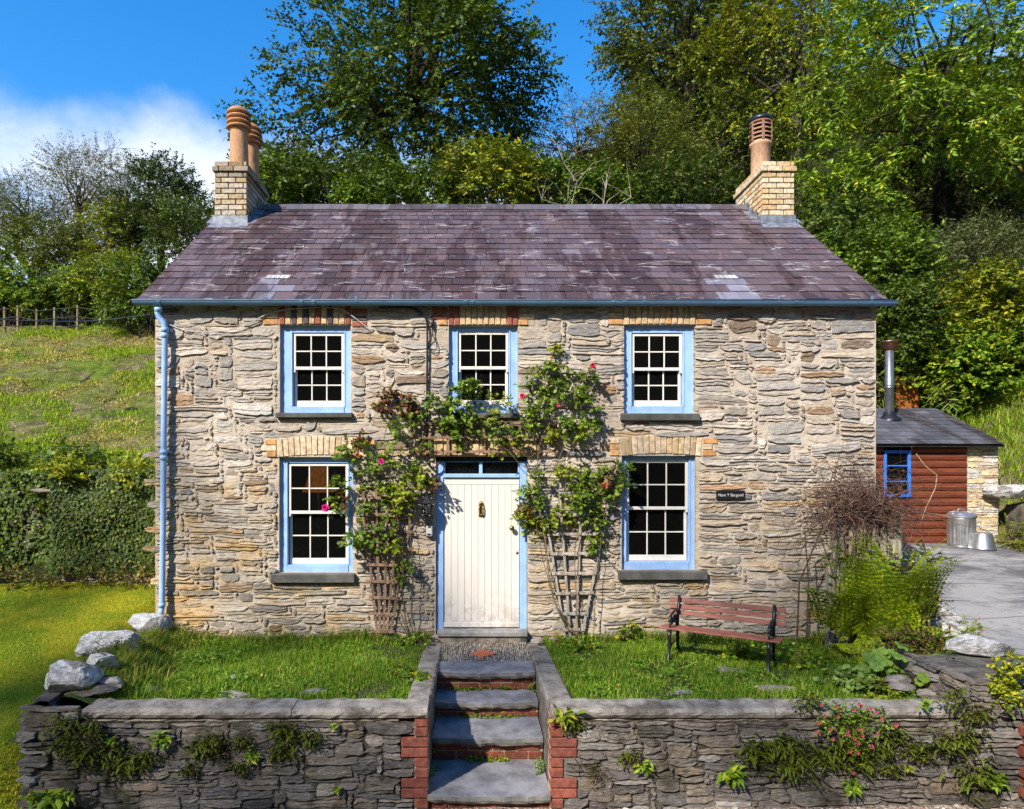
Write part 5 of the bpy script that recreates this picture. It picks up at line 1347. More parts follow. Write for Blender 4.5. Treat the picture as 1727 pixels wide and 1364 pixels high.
for q in (1 / 3, 2 / 3): zc_ = lerp(wzb, wzt, q); b(wl_ + .05, wr_ - .05, SYF - .040, SYF + .01, zc_ - .012, zc_ + .012, c=.003)
M['bright_blue'] = simple('bright_blue_paint', (.035, .17, .62), .5, .2, 9, .2, .002, .3)
sw = mb.build('window', M['bright_blue'], sh)
for i in range(3):
    mb = MB(); mb.box(wl_ + .045, wr_ - .045, SYF - .012, SYF - .008, lerp(wzb, wzt, i / 3) + .02, lerp(wzb, wzt, (i + 1) / 3) - .02); mb.build('pane', M['glass'], sw)
# shed roof slates
ey, ez, ry_, rz_ = SYF - .22, zt_ + .015, 6.15, 3.42
sl_ = math.hypot(ry_ - ey, rz_ - ez); c1, s1 = (ry_ - ey) / sl_, (rz_ - ez) / sl_
def sp_(u, v, n): return (u, ey + c1 * v - s1 * n, ez + s1 * v + c1 * n)
mb = MB(); mb.add([sp_(SXL, .02, -.02), sp_(xr - .02, .02, -.02), sp_(xr - .02, sl_, -.02), sp_(SXL, sl_, -.02), sp_(SXL, .02, -.06), sp_(xr - .02, .02, -.06), sp_(xr - .02, sl_, -.06), sp_(SXL, sl_, -.06)], [(0, 1, 2, 3), (4, 7, 6, 5), (0, 4, 5, 1), (1, 5, 6, 2)], (.03, .03, .035)); sroof = mb.build('roof', M['slate_grey'], sh)
gs = sl_ / 10; r = random.Random(31)
for i in range(10):
    u = SXL + (.0 if i % 2 else -.15); 
    while u < xr - .03:
        e = min(u + r.uniform(.30, .36), xr - .01); a = max(u, SXL)
        if e - a > .05:
            mb = MB(); t0 = .016 + r.uniform(-.002, .003); L_ = min(gs * 1.8, sl_ - i * gs - .005)
            P = [(a + .002, 0, t0), (e - .002, 0, t0), (e - .002, L_, .001), (a + .002, L_, .001)]
            top = [sp_(p_[0], i * gs + p_[1], p_[2]) for p_ in P]; bot = [sp_(p_[0], i * gs + p_[1], p_[2] - .008) for p_ in P]
            mb.add(top + bot, [(0, 1, 2, 3), (4, 7, 6, 5), (0, 4, 5, 1), (1, 5, 6, 2), (3, 7, 4, 0)], jit(r.choice([(.085, .085, .098), (.07, .07, .08), (.105, .10, .115)]), .12, r)); mb.build('slate', M['slate_grey'], sroof)
        u = e if e < xr - .01 else 99
fp = at(1500, 697, 5.55); mb = MB()                             # stove flue
zf = sp_(0, (5.55 - ey) / c1, 0)[2]
mb.lathe((fp.x, 5.55, zf), [(.085, 0), (.085, .62), (.09, .625), (.09, .645), (.085, .65), (.09, .67), (.09, .69), (.085, .70), (.085, 1.42)], 20, (.27, .27, .29)); fl_ = mb.build('flue', M['steel'], sh)
mb = MB(); mb.lathe((fp.x, 5.55, zf), [(.23, -.06), (.21, .0), (.13, .05), (.105, .12), (.09, .14)], 20, (.02, .02, .02)); mb.build('flue_collar', M['black'], fl_)
mb = MB(); mb.lathe((fp.x, 5.55, zf), [(.086, 1.40), (.15, 1.46), (.155, 1.56), (.17, 1.57), (.17, 1.60), (0, 1.62)], 20, (.25, .13, .09)); mb.build('flue_cap', M['steel'], fl_)
hq = at(1530, 657, 7.2); gz_ = hz(hq.x, 7.2); mb = MB(); kk = (7.2 + D0) / F
ht = thing('garden_hatch', (hq.x, 7.2, hq.z - .33), 'orange-brown wooden board panel standing on the bank behind the shed', 'panel')
mb = MB(); mb.box(hq.x - 17 * kk, hq.x + 16 * kk, 7.2, 7.26, hq.z - .62, hq.z + 23 * kk, c=.01); hp = mb.build('panel', M['rust_panel'], ht)
mb = MB(); mb.box(hq.x - 17 * kk - .03, hq.x - 17 * kk + .05, 7.17, 7.198, hq.z - .62, hq.z + 23 * kk + .02, c=.006); mb.box(hq.x + 16 * kk - .05, hq.x + 16 * kk + .03, 7.17, 7.198, hq.z - .62, hq.z + 23 * kk + .02, c=.006); mb.build('batten', M['rust_panel'], ht)
# dustbin and upturned bucket
kB = 12.75 / F; bx0 = at(1621, 921, 4.1); bw = .285
zg = float(drive_z(np.array([bx0.x]), np.array([4.1]))[0]); bh = .60
bn = thing('dustbin', (bx0.x, 4.1, zg), 'ribbed galvanised dustbin with a lid in front of the brown shed', 'dustbin')
mb = MB(); n = 72; prof = [(.92, 0), (.90, .04), (.92, .05), (.95, .30), (1.0, .52), (1.03, .53), (1.0, .56)]
V = []
for (k_, z) in prof:
    for q in range(n):
        th_ = 2 * math.pi * q / n; rib = .010 * (1 if (q % 4) in (0, 1) else 0) * (1 if .05 <= z <= .5 else 0); rr_ = bw * .80 * k_ + rib; V.append((bx0.x + rr_ * math.cos(th_), 4.1 + rr_ * math.sin(th_), zg + z))
mb.add(V, [(i * n + q, i * n + (q + 1) % n, (i + 1) * n + (q + 1) % n, (i + 1) * n + q) for i in range(len(prof) - 1) for q in range(n)], (.50, .50, .50)); mb.build('bin_body', M['steel'], bn)
mb = MB(); prof = [(1.07, .545), (1.09, .56), (1.08, .585), (1.0, .60), (.85, .625), (.45, .65), (0, .655)]; V = []
for (k_, z) in prof:
    for q in range(n):
        th_ = 2 * math.pi * q / n; V.append((bx0.x + bw * .80 * k_ * math.cos(th_), 4.1 + bw * .80 * k_ * math.sin(th_), zg + z + (.012 if q % 9 < 4 and .3 < k_ < .95 else 0)))
mb.add(V, [(i * n + q, i * n + (q + 1) % n, (i + 1) * n + (q + 1) % n, (i + 1) * n + q) for i in range(len(prof) - 1) for q in range(n)], (.5, .5, .52)); ld_ = mb.build('bin_lid', M['steel'], bn)
mb = MB(); mb.tube([(bx0.x - .07, 4.1, zg + .648), (bx0.x - .05, 4.1, zg + .70), (bx0.x + .05, 4.1, zg + .70), (bx0.x + .07, 4.1, zg + .648)], .009, 6, (.5, .5, .5)); mb.build('handle', M['steel'], ld_)
mb = MB(); mb.tube([(bx0.x + .21, 4.0, zg + .40), (bx0.x + .26, 3.97, zg + .38), (bx0.x + .26, 4.08, zg + .38), (bx0.x + .225, 4.1, zg + .40)], .008, 6, (.5, .5, .5)); mb.build('handle', M['steel'], bn)
b2 = at(1657, 927, 3.85); zg2 = float(drive_z(np.array([b2.x]), np.array([3.85]))[0])
bk = thing('bucket', (b2.x, 3.85, zg2), 'upturned grey metal bucket beside the ribbed dustbin', 'bucket')
mb = MB(); mb.lathe((b2.x, 3.85, zg2), [(.205, 0), (.210, .006), (.205, .016), (.150, .285), (.145, .30), (.135, .295), (0, .29)], 28, (.42, .43, .44)); mb.build('bucket_body', M['steel'], bk)
mb = MB(); mb.tube([(b2.x + .205 * math.cos(a_), 3.85 + .205 * math.sin(a_) - .01, zg2 + .02) for a_ in np.linspace(math.pi, 2 * math.pi, 12)], .005, 5, (.4, .4, .4)); mb.build('handle', M['steel'], bk)
# low dry wall of the bank beside the drive
bwl = thing('bank_wall', (10.3, 2.5, .4), 'low mossy stone wall holding the bank right of the driveway', 'wall')
def bwf(u, z, n): return (10.18 + .35 * sstep(np.array(u), -2.0, 1.0) * 0 - n + .25 * (z - .4) * .3, u, z)
mb = MB(); V, Fc = mortar_face(list(np.arange(-1.5, 4.5, .1)), list(np.arange(.1, 1.5, .08)), [], .03, bwf, 93)
mb.add(V, Fc, (.1, .09, .07), True); mb.box(10.2, 10.9, -1.5, 4.45, .1, 1.44, (.14, .13, .1)); core = mb.build('core', M['wallmortar'], bwl)
rubble(core, 'stone', (-1.5, 4.4, .15, 1.5), [], (.08, .07), gsize, lambda u, z: DARKS, .016, (.01, .05), .03, bwf, M['wallstone'], 94, 200)
for k in range(5):
    y = 1.2 + k * .66; mb = blob_mesh((10.42, y, 1.50), .30, .34, .045, 60 + k, 2, .2, None, jit((.30, .27, .24), .1)); mb.build('cap_stone', M['wallstone'], bwl)
# lamp and bits seen through the lower left window
q = at(537, 806, .75); lm_ = thing('floor_lamp', (q.x, .75, .1), 'lit amber pleated lampshade inside the lower left window', 'lamp')
m = Mat('lit_shade'); em = m.n.new('ShaderNodeEmission'); v = m.noise(1, 2, .5, m.scale(40, 40, 2))
sp3 = m.n.new('ShaderNodeSeparateXYZ'); m.l.new(m.pos, sp3.inputs[0])
m.l.new(m.mix(m.mr(v, .35, .65), (.30, .09, .015), (.55, .19, .03)), em.inputs[0]); em.inputs[1].default_value = .3; m.l.new(em.outputs[0], m.out.inputs[0]); M['shade'] = m.m
mb = MB(); mb.lathe((q.x, .75, q.z), [(.10, .15), (.13, .05), (.17, -.10), (.22, -.19)], 24); mb.build('lamp_shade', M['shade'], lm_)
mb = MB(); mb.tube([(q.x, .75, .1), (q.x, .75, q.z + .1)], .015, 8); mb.lathe((q.x, .75, .1), [(.15, 0), (.15, .02), (.02, .04)], 16); mb.build('lamp_stand', M['brass'], lm_)
q = at(501, 935, .32); mb = MB(); mb.box(q.x - .055, q.x + .06, .28, .36, q.z - .13, q.z + .10, (.16, .05, .05), .008); mb.box(q.x - .12, q.x + .12, .27, .5, q.z - .16, q.z - .132, (.1, .06, .03)); mb.build('storage_box', M['brick'], None, origin=(q.x, .32, q.z - .13), label='dull red box standing inside the lower left window', cat='box')
q = at(1105, 941, .32)
for k, (dx, dz, c_) in enumerate(((0, 0, (.25, .11, .05)), (.01, .026, (.16, .10, .06)))):
    mb = MB(); mb.box(q.x - .11 + dx, q.x + .11 + dx, .28, .42, q.z + dz, q.z + dz + .023, c_, .003); mb.build('book', M['brick'], None, origin=(q.x, .33, q.z), label=('brown book lying lowest inside the lower right window', 'darker book lying on the brown book inside the lower right window')[k], cat='book', group='books on the window board')
SHADE_N, SHADE_Z = 135, 2.4                                      # how thick the far wood is and how high its edge shades the cottage
# ---------------------------------------------------------------- foliage machinery
def unit(a): return a / np.maximum(np.linalg.norm(a, axis=-1, keepdims=True), 1e-9)
def leaf_arrays(pos, axis, nrm, ln, wd, fold=0.25, droop=0.0):
    """kite leaves: pos (n,3), axis and normal (n,3), length, width (n)"""
    n = len(pos); axis = unit(axis); side = unit(np.cross(axis, nrm)); nr = np.cross(side, axis)
    ln = np.broadcast_to(ln, (n,))[:, None]; wd = np.broadcast_to(wd, (n,))[:, None]
    a = pos; c = pos + axis * ln - nr * ln * droop
    mid = pos + axis * ln * 0.46
    b = mid + side * wd * .5 - nr * wd * fold * .5 + nr * ln * .04; d = mid - side * wd * .5 - nr * wd * fold * .5 + nr * ln * .04
    V = np.stack([a, b, c, d], 1).reshape(-1, 3)
    Fi = np.arange(n * 4).reshape(n, 4)
    return V, Fi
def pal_cols(n, pal, g, mixw=None):
    """pal: list of (colour, weight)"""
    w_ = np.array([p[1] for p in pal], float); w_ /= w_.sum()
    i = g.choice(len(pal), n, p=w_); c = np.array([p[0] for p in pal])[i]
    return c * (1 + g.uniform(-.22, .22, (n, 1)))
def sprays(centres, rads, M_, L_, nl, g, out_c=None, up=.25, spread=1.0, droop=.25):
    """leafy twigs: returns leaf pos, axis, normal and cluster index"""
    K = len(centres); c = np.repeat(centres, M_, 0); rr = np.repeat(rads, M_, 0)
    if rr.ndim == 1: rr = np.stack([rr, rr, rr * .75], 1)
    d0 = unit(g.normal(size=(K * M_, 3))); st = c + d0 * rr * (g.uniform(0.15, 1.0, (K * M_, 1)) ** .6)
    dr = d0 * spread + g.normal(size=(K * M_, 3)) * .45 + np.array([0, 0, up])
    if out_c is not None: dr = dr + unit(c - out_c) * .7
    dr = unit(dr); Ls = L_ * g.uniform(.6, 1.25, (K * M_, 1))
    t = (np.arange(nl) + .5) / nl
    t = np.broadcast_to(t, (K * M_, nl))[:, :, None] + g.uniform(-.06, .06, (K * M_, nl, 1))
    P = st[:, None, :] + dr[:, None, :] * (t * Ls[:, None]) ; P = P + np.array([0, 0, -1.0]) * (droop * Ls[:, None] * t ** 2)
    sgn = np.where(np.arange(nl) % 2 == 0, 1.0, -1.0)[None, :, None]
    sv = unit(np.cross(dr, np.array([0, 0, 1.0]) + g.normal(size=dr.shape) * .35))
    ax = dr[:, None, :] * .55 + sv[:, None, :] * sgn * .8 + g.normal(size=P.shape) * .28 + np.array([0, 0, -.12])
    nr = np.array([0, 0, 1.0]) * .9 + d0[:, None, :] * .6 + g.normal(size=P.shape) * .45
    ci = np.repeat(np.arange(K * M_) // M_, nl)
    return P.reshape(-1, 3), ax.reshape(-1, 3), nr.reshape(-1, 3), ci, st, st + dr * Ls
def crown_centres(c, r3, K, g, seed, lo=.45, squash=.0):
    d = unit(g.normal(size=(K * 2, 3))); d = d[d[:, 2] > -.75][:K]
    rad = np.array([1 + .28 * nz(*(q * 1.7 + seed)) + .14 * nz(*(q * 4.1 + seed)) for q in d])[:, None]
    f = g.uniform(lo ** 3, 1, (len(d), 1)) ** (1 / 3)
    return np.asarray(c) + d * rad * f * np.asarray(r3)
def limb(mb, a, b, r0, r1, g, col, sag=.1, n=6, sides=6):
    a, b = Vector(a), Vector(b); L_ = (b - a).length; pts = []; rr = []
    off = Vector(g.normal(size=3)) * L_ * .06
    for k in range(n + 1):
        t = k / n; p = a.lerp(b, t) + Vector((0, 0, 1)) * L_ * sag * math.sin(t * math.pi) + off * math.sin(t * math.pi * 1.5); pts.append(p); rr.append(lerp(r0, r1, t))
    mb.tube(pts, rr, sides, col, False)
TREES = {}
def tree(name, label, c, r3, base, pal, K=60, M_=14, L_=.9, nl=14, leaf=(.16, .095), seed=1, cr=.95, trunk=.28, bark=(.06, .05, .04), cat='tree', group=None, lo=.45, up=.2, mat='leaf', limbs=None, droop=.25, extra=None, fold=.3, twigs=True, vary=.35, stems=1):
    g = np.random.default_rng(seed); c = np.array(c, float); base = np.array(base, float)
    t = thing(name, tuple(base), label, cat, group)
    cc = crown_centres(c, r3, K, g, seed * 1.37, lo)
    if extra is not None: cc = np.concatenate([cc, np.array(extra, float)])
    rads = g.uniform(.7, 1.25, len(cc)) * cr
    M_ = int(M_ * 1.6); leaf = (leaf[0] * .76, leaf[1] * .78)
    P, ax, nr, ci, s0, s1 = sprays(cc, rads, M_, L_, nl, g, c, up, 1.0, droop)
    ln = leaf[0] * g.uniform(.7, 1.25, len(P)); wd = leaf[1] * g.uniform(.75, 1.2, len(P))
    V, Fi = leaf_arrays(P, ax, nr, ln, wd, fold, .12)
    col = pal_cols(len(P), pal, g) * (1 + vary * g.uniform(-1, 1, len(cc)))[ci][:, None]
    np_mesh('crown', V, Fi, np.clip(col, .004, 1), M[mat], t)
    mb = MB(); bz = c[2] - r3[2] * .35
    if stems == 1:
        top = Vector((c[0], c[1], c[2] + r3[2] * .45)); limb(mb, base, (lerp(base[0], c[0], .8), lerp(base[1], c[1], .8), bz), trunk, trunk * .72, g, bark, 0, 5, 9)
        fork = Vector((lerp(base[0], c[0], .8), lerp(base[1], c[1], .8), bz)); limb(mb, fork, top, trunk * .72, trunk * .12, g, bark, 0, 7, 7)
    else:
        fork = Vector(tuple(base + np.array([0, 0, .1])))
    idx = g.permutation(len(cc))[:(limbs or min(40, len(cc)))]
    for i in idx:
        q = cc[i]; h = g.uniform(.0, .55) if stems == 1 else 0
        s_ = fork.lerp(Vector((c[0], c[1], c[2] + r3[2] * .4)), h) if stems == 1 else fork + Vector((g.normal() * .15, g.normal() * .15, 0))
        limb(mb, s_, q, trunk * (.34 - .25 * h) if stems == 1 else trunk * .5, trunk * .05, g, bark, .08 if stems == 1 else .0, 6, 5)
    mb.build('trunk', M['bark'], t)
    if twigs:
        sel = g.permutation(len(s0))[:260]; mb = MB()
        for i in sel: mb.tube([cc[i // M_], s0[i], s1[i]], [trunk * .045, trunk * .03, trunk * .012], 3, bark, False, False)
        mb.build('twigs', M['bark'], t, kind='stuff')
    return t
def wpt(px, py, Y): return np.array(at(px, py, Y))
# palettes (leaf reflectances)
DKG = [((.032, .056, .010), 5), ((.046, .076, .012), 4), ((.066, .100, .014), 2.0), ((.09, .125, .015), .6)]
MIDG = [((.045, .085, .010), 4), ((.065, .115, .012), 4), ((.095, .15, .014), 2), ((.13, .17, .02), .8)]
OLIV = [((.060, .082, .014), 4), ((.085, .105, .018), 3), ((.045, .066, .013), 3), ((.13, .125, .025), 1.2)]
YELG = [((.11, .145, .012), 4), ((.17, .19, .014), 4), ((.065, .11, .012), 3), ((.26, .24, .015), 1.6)]
BRIG = [((.085, .15, .012), 4), ((.13, .20, .016), 3), ((.055, .11, .010), 3), ((.21, .235, .02), 1.0), ((.30, .24, .04), .15)]
GREY = [((.075, .095, .045), 4), ((.11, .13, .07), 3), ((.05, .07, .03), 2)]
WISP = [((.070, .080, .020), 4), ((.10, .10, .030), 3), ((.05, .062, .016), 3), ((.12, .095, .045), .8)]
WG = 'trees and thickets on the wooded hillside'
def onhill(x, y): return (x, y, hz(x, y) - .2)
# big tree behind the ridge
c = wpt(690, 120, 16); 
ex = [wpt(460 + i * 22, 262 + (i % 3) * 22, 15.5 + (i % 4)) for i in range(9)] + [wpt(770 + i * 14, 250 + (i % 3) * 25, 15.5 + (i % 3)) for i in range(9)] + [wpt(470, 300, 15), wpt(520, 310, 15.5), wpt(570, 290, 14.5), wpt(620, 285, 15), wpt(660, 270, 14), wpt(770, 290, 14.5), wpt(820, 280, 15), wpt(860, 255, 15.5), wpt(500, 215, 14.5), wpt(545, 190, 14), wpt(600, 170, 13.5), wpt(700, 170, 13.2), wpt(760, 190, 13.6), wpt(830, 190, 14.5), wpt(640, 90, 13), wpt(720, 80, 13), wpt(560, 100, 14), wpt(810, 90, 14), wpt(430, 215, 15.6), wpt(440, 290, 15), wpt(905, 110, 16), wpt(895, 165, 16.5), wpt(480, 110, 16), wpt(510, 60, 16), wpt(880, 60, 16), wpt(450, 170, 15.6), wpt(560, 240, 15), wpt(640, 215, 14.6), wpt(740, 230, 14.6)]
tree('spreading_tree', 'large dark green spreading tree rising behind the middle of the roof ridge', c, (4.0, 3.6, 4.7), onhill(-2.2, 16), DKG, K=105, M_=15, L_=.85, nl=15, leaf=(.20, .135), seed=4, cr=.82, trunk=.36, bark=(.03, .025, .02), extra=ex, limbs=46, lo=.35, group=WG)
c = wpt(1165, 105, 22)
tree('maple_tree', 'olive green broad tree at the left edge of the right-hand wood, sky beside it', c, (4.0, 3.4, 5.0), onhill(9.6, 22), OLIV, K=95, M_=14, L_=.9, nl=14, leaf=(.20, .14), seed=9, cr=.9, trunk=.34, bark=(.035, .03, .022), limbs=36, extra=[wpt(1050, 20, 22), wpt(1048, 75, 22), wpt(1060, 190, 22), wpt(1085, 180, 22), wpt(1120, 215, 21.5)], group=WG)
c = wpt(1345, 110, 19)
tree('ivy_clad_tree', 'tall yellow-green tree draped in creepers behind the right chimney', c, (3.7, 3.0, 5.4), onhill(13, 19), YELG, K=90, M_=15, L_=.8, nl=16, leaf=(.15, .10), seed=14, cr=.85, trunk=.3, droop=.7, group=WG)
c = wpt(1590, 150, 12.6)
ex = [wpt(1400 + 22 * (i % 5), 300 + 26 * (i // 5), 12.0 + .3 * (i % 3)) for i in range(15)] + [wpt(1590 + 25 * i, 235 + 10 * (i % 2), 12.2) for i in range(5)]
tree('laurel_tree', 'big bright long-leaved tree filling the top right corner above the dark hollow', c, (4.6, 3.4, 5.0), onhill(15, 13.5), BRIG, K=105, M_=14, L_=.7, nl=14, leaf=(.235, .08), seed=23, cr=.72, trunk=.2, bark=(.018, .014, .010), mat='gloss_leaf', extra=ex, lo=.4, group=WG, fold=.45)
c = wpt(1620, 350, 15.2)  # added thicket: near-black leaf colour stands in for the hollow's deep shade
tree('shade_thicket', 'nearly black evergreen thicket in the dark hollow under the bright laurel', c, (3.4, 1.6, 2.0), onhill(c[0], 15.6), [((.012, .020, .006), 4), ((.018, .030, .008), 3)], K=80, M_=14, L_=.6, nl=14, leaf=(.13, .06), seed=27, cr=.7, trunk=.12, bark=(.015, .012, .01), cat='thicket', group=WG, lo=.1, limbs=10)
c = wpt(1210, 265, 19.5)
tree('creeper_thicket', 'dark thicket hung with creepers left of the right chimney', c, (3.6, 2.4, 3.0), onhill(9.9, 19.5), DKG + [((.10, .12, .02), 2)], K=70, M_=14, L_=.7, nl=15, leaf=(.14, .09), seed=31, cr=.8, trunk=.2, droop=.9, group=WG, cat='thicket')
c = wpt(1080, 265, 17)
tree('goat_willow', 'yellowish fine-leaved willow behind the ridge, right of the bare twigs', c, (2.3, 2.0, 1.9), onhill(6.2, 17), [((.085, .105, .013), 4), ((.12, .14, .016), 3), ((.055, .085, .012), 2)], K=60, M_=14, L_=.8, nl=16, leaf=(.15, .05), seed=37, cr=.65, trunk=.14, up=.5, group=WG)
c = wpt(975, 255, 16.5)
tree('young_ash', 'pale yellow-green young tree behind the ridge with sky above it', c, (2.0, 1.7, 1.5), onhill(3.8, 16.5), [((.12, .125, .03), 4), ((.16, .15, .035), 2), ((.08, .10, .018), 3)], K=34, M_=12, L_=.8, nl=12, leaf=(.13, .06), seed=41, cr=.6, trunk=.11, up=.7, group=WG, bark=(.12, .10, .07))
for i, (px, py, Y, rx, rz, pal, lab) in enumerate((
        (560, 325, 11.5, 2.0, .9, DKG, 'dark leafy bush peeping over the ridge beside the left chimney'),
        (470, 322, 12.5, 1.3, 1.2, MIDG, 'loose green bush against the right side of the left chimney'),
        (690, 335, 11.0, 1.9, .7, MIDG, 'green bush over the ridge under the trunk of the big tree'),
        (820, 322, 11.0, 1.6, .95, YELG, 'bright yellow-green bush over the middle of the ridge'),
        (905, 328, 11.5, 1.4, .9, MIDG, 'green bush over the ridge left of the bare twigs'),
        (1010, 335, 12.0, 1.5, .9, MIDG, 'green bush over the ridge beneath the bare twigs'),
        (1130, 330, 12.5, 1.9, 1.1, DKG, 'dark bush over the ridge between the twigs and the right chimney'),
        (1395, 400, 10.0, 1.3, 1.5, DKG, 'dark glossy bush just right of the right chimney'))):
    c = wpt(px, py, Y); tree('bush', lab, c, (rx, 1.2, rz), onhill(c[0], Y), pal, K=34, M_=13, L_=.5, nl=12, leaf=(.15, .10), seed=60 + i, cr=.48, trunk=.10, stems=3, cat='bush', group='bushes behind the cottage roof', limbs=16)
c = wpt(500, 300, 17.5); tree('yellow_shrub', 'yellow autumn-tinted shrub showing under the big tree near the left chimney', c, (1.0, .9, 1.3), onhill(c[0], 17.5), [((.22, .19, .03), 4), ((.12, .14, .02), 3)], K=20, M_=12, L_=.6, nl=12, leaf=(.13, .06), seed=77, cr=.5, trunk=.08, stems=3, cat='shrub', group=WG, limbs=10)
c = wpt(745, 275, 21); tree('yellow_shrub', 'bright yellow-green sapling glowing behind the trunk of the big tree', c, (1.0, .9, .9), onhill(c[0], 21), YELG, K=16, M_=12, L_=.6, nl=12, leaf=(.13, .07), seed=78, cr=.5, trunk=.08, stems=3, cat='shrub', group=WG, limbs=10)
# bare dead branches
g = np.random.default_rng(5)
def bare(label, base, H, n, seed, col=(.30, .25, .18), spread=.5, r0=.035, name='dead_tree', group=None):
    g = np.random.default_rng(seed); t = thing(name, tuple(base), label, 'tree', group); mb = MB()
    for s in range(n):
        b = Vector(base) + Vector((g.normal() * .3, g.normal() * .2, 0)); d = Vector((g.normal() * spread, g.normal() * .3, 1)).normalized(); L_ = H * g.uniform(.6, 1)
        pts = [b + d * L_ * k / 7 + Vector((g.normal() * .05, g.normal() * .05, 0)) * k for k in range(8)]; mb.tube(pts, [r0 * (1 - .85 * k / 7) for k in range(8)], 5, jit(col, .2), False)
        for k in range(10):
            i = int(g.integers(2, 8)) - 1; q = pts[i]; d2 = (d * .5 + Vector((g.normal() * .8, g.normal() * .5, g.uniform(0, .7)))).normalized(); l2 = L_ * g.uniform(.12, .35)
            m1 = q + d2 * l2 * .5 + Vector((0, 0, .05)); mb.tube([q, m1, q + d2 * l2 + Vector((g.normal() * .1, 0, g.normal() * .1))], [r0 * .38, r0 * .25, r0 * .1], 4, jit(col, .2), False)
    mb.build('branches', M['twig'], t); return t
q = wpt(965, 345, 10.2); bare('pale dead bare branches standing behind the ridge, right of the big tree', (q[0], 10.2, q[2] - 2.0), 4.1, 7, 3, (.36, .31, .24), .30, .03)
# left side: trees and hedges above the field
LG = 'trees above the field left of the cottage'
for i, (px, py, Y, rx, rz, pal, K, lab) in enumerate((
        (135, 335, 27, 2.6, 2.8, WISP, 46, 'tallest thin wispy tree above the field, pale trunk showing, leaves sparse against the cloud'),
        (215, 355, 28, 2.2, 2.2, WISP, 34, 'second wispy tree, just right of the tallest one above the field'),
        (40, 365, 27, 2.8, 2.2, WISP, 46, 'olive wispy tree at the left edge of the photo above the hedge'),
        (-40, 380, 26, 2.8, 2.4, OLIV, 40, 'olive tree cut off by the left edge of the photo'))):
    c = wpt(px, py, Y); tree('wispy_tree', lab, c, (rx, 2.0, rz), onhill(c[0], Y), pal, K=K, M_=14, L_=1.0, nl=13, leaf=(.16, .05), seed=100 + i, cr=.75, trunk=.16, bark=(.10, .085, .07), up=.8, group=LG, limbs=26, lo=.3)
c = wpt(272, 358, 20); ex = [wpt(262, 275, 20), wpt(287, 285, 20), wpt(306, 310, 20), wpt(318, 330, 20), wpt(340, 350, 20), wpt(250, 290, 20)]
tree('dark_tree', 'dense dark tree with ragged top between the wispy trees and the left chimney', c, (2.0, 1.7, 1.9), onhill(c[0], 20), [((.022, .042, .010), 5), ((.035, .055, .012), 3), ((.06, .075, .018), 1)], K=66, M_=14, L_=.6, nl=14, leaf=(.14, .09), seed=120, cr=.55, trunk=.2, up=.4, group=LG, extra=ex)
for i, (px, py, Y, rx, rz, pal, lab) in enumerate((
        (205, 400, 20, 1.0, 1.3, YELG, 'yellow-green upright bush left of the dark ragged tree'),
        (70, 420, 21, 2.2, 1.2, OLIV, 'olive rounded thicket below the wispy trees'),
        (150, 425, 20.5, 2.0, 1.2, OLIV, 'brownish green thicket between hedge and wispy trees'),
        (330, 400, 17, 1.3, 1.3, DKG, 'dark green bush against the left verge of the roof'),
        (0, 440, 20.5, 2.2, 1.2, BRIG, 'green thicket at the left edge of the photo below the olive tree'))):
    c = wpt(px, py, Y); tree('thicket_bush', lab, c, (rx, 1.3, rz), onhill(c[0], Y), pal, K=44, M_=13, L_=.55, nl=13, leaf=(.13, .07), seed=130 + i, cr=.5, trunk=.09, stems=3, cat='bush', group='bushes above the field', limbs=18, up=.5)
for i, (px, py, Y, rx, rz, pal, lab) in enumerate((
        (30, 495, 16.8, 1.9, .85, BRIG, 'mid green clipped hedge length at the left edge above the wire fence'),
        (115, 492, 16.6, 1.7, .85, MIDG + BRIG, 'mid green hedge length above the fence, second from the left edge'),
        (195, 482, 16.2, 1.5, 1.1, YELG + BRIG, 'brightest yellow-green hedge length above the field'),
        (250, 500, 14.6, 1.3, 1.3, MIDG, 'mid green hedge end touching the corner of the cottage roof'),
        (-60, 500, 17, 1.9, .9, MIDG, 'hedge length running out of the photo at the left'))):
    c = wpt(px, py, Y); tree('hedge', lab, c, (rx, .9, rz), onhill(c[0], Y), pal, K=50, M_=13, L_=.4, nl=13, leaf=(.12, .075), seed=150 + i, cr=.42, trunk=.07, stems=3, cat='hedge', group='hedge along the top of the field', limbs=18, lo=.2)
# right side shrubs
for i, (nm, px, py, Y, rx, rz, pal, leaf, mat, lab) in enumerate((
        ('dogwood_bush', 1478, 470, 8.5, 1.35, 1.25, MIDG, (.13, .085), 'leaf', 'green bush with upright shoots behind the right end of the roof'),
        ('dogwood_bush', 1500, 560, 7.6, 1.0, 1.0, DKG, (.12, .08), 'leaf', 'darker bush behind the stove flue of the shed'),
        ('grey_willow', 1650, 440, 9.0, 1.25, .85, GREY, (.13, .035), 'leaf', 'grey-green fine-leaved shrub right of the dark hollow'),
        ('hazel_bush', 1650, 545, 7.8, 1.35, 1.2, YELG, (.14, .11), 'leaf', 'brilliant yellow-green hazel bush at the right edge above the shed'),
        ('hazel_bush', 1600, 620, 7.4, .95, .7, BRIG, (.13, .10), 'leaf', 'low green bush between the shed roof and the bright hazel'),
        ('hazel_bush', 1720, 620, 7.6, .9, 1.0, MIDG, (.13, .10), 'leaf', 'green bush cut by the right edge of the photo beside the hazel'))):
    c = wpt(px, py, Y); tree(nm, lab, c, (rx, 1.0, rz), onhill(c[0], Y + .2), pal, K=46, M_=14, L_=.5, nl=13, leaf=leaf, seed=170 + i, cr=.42, trunk=.08, stems=4, cat='bush', group='bushes on the bank right of the cottage', limbs=20, up=.6, mat=mat)
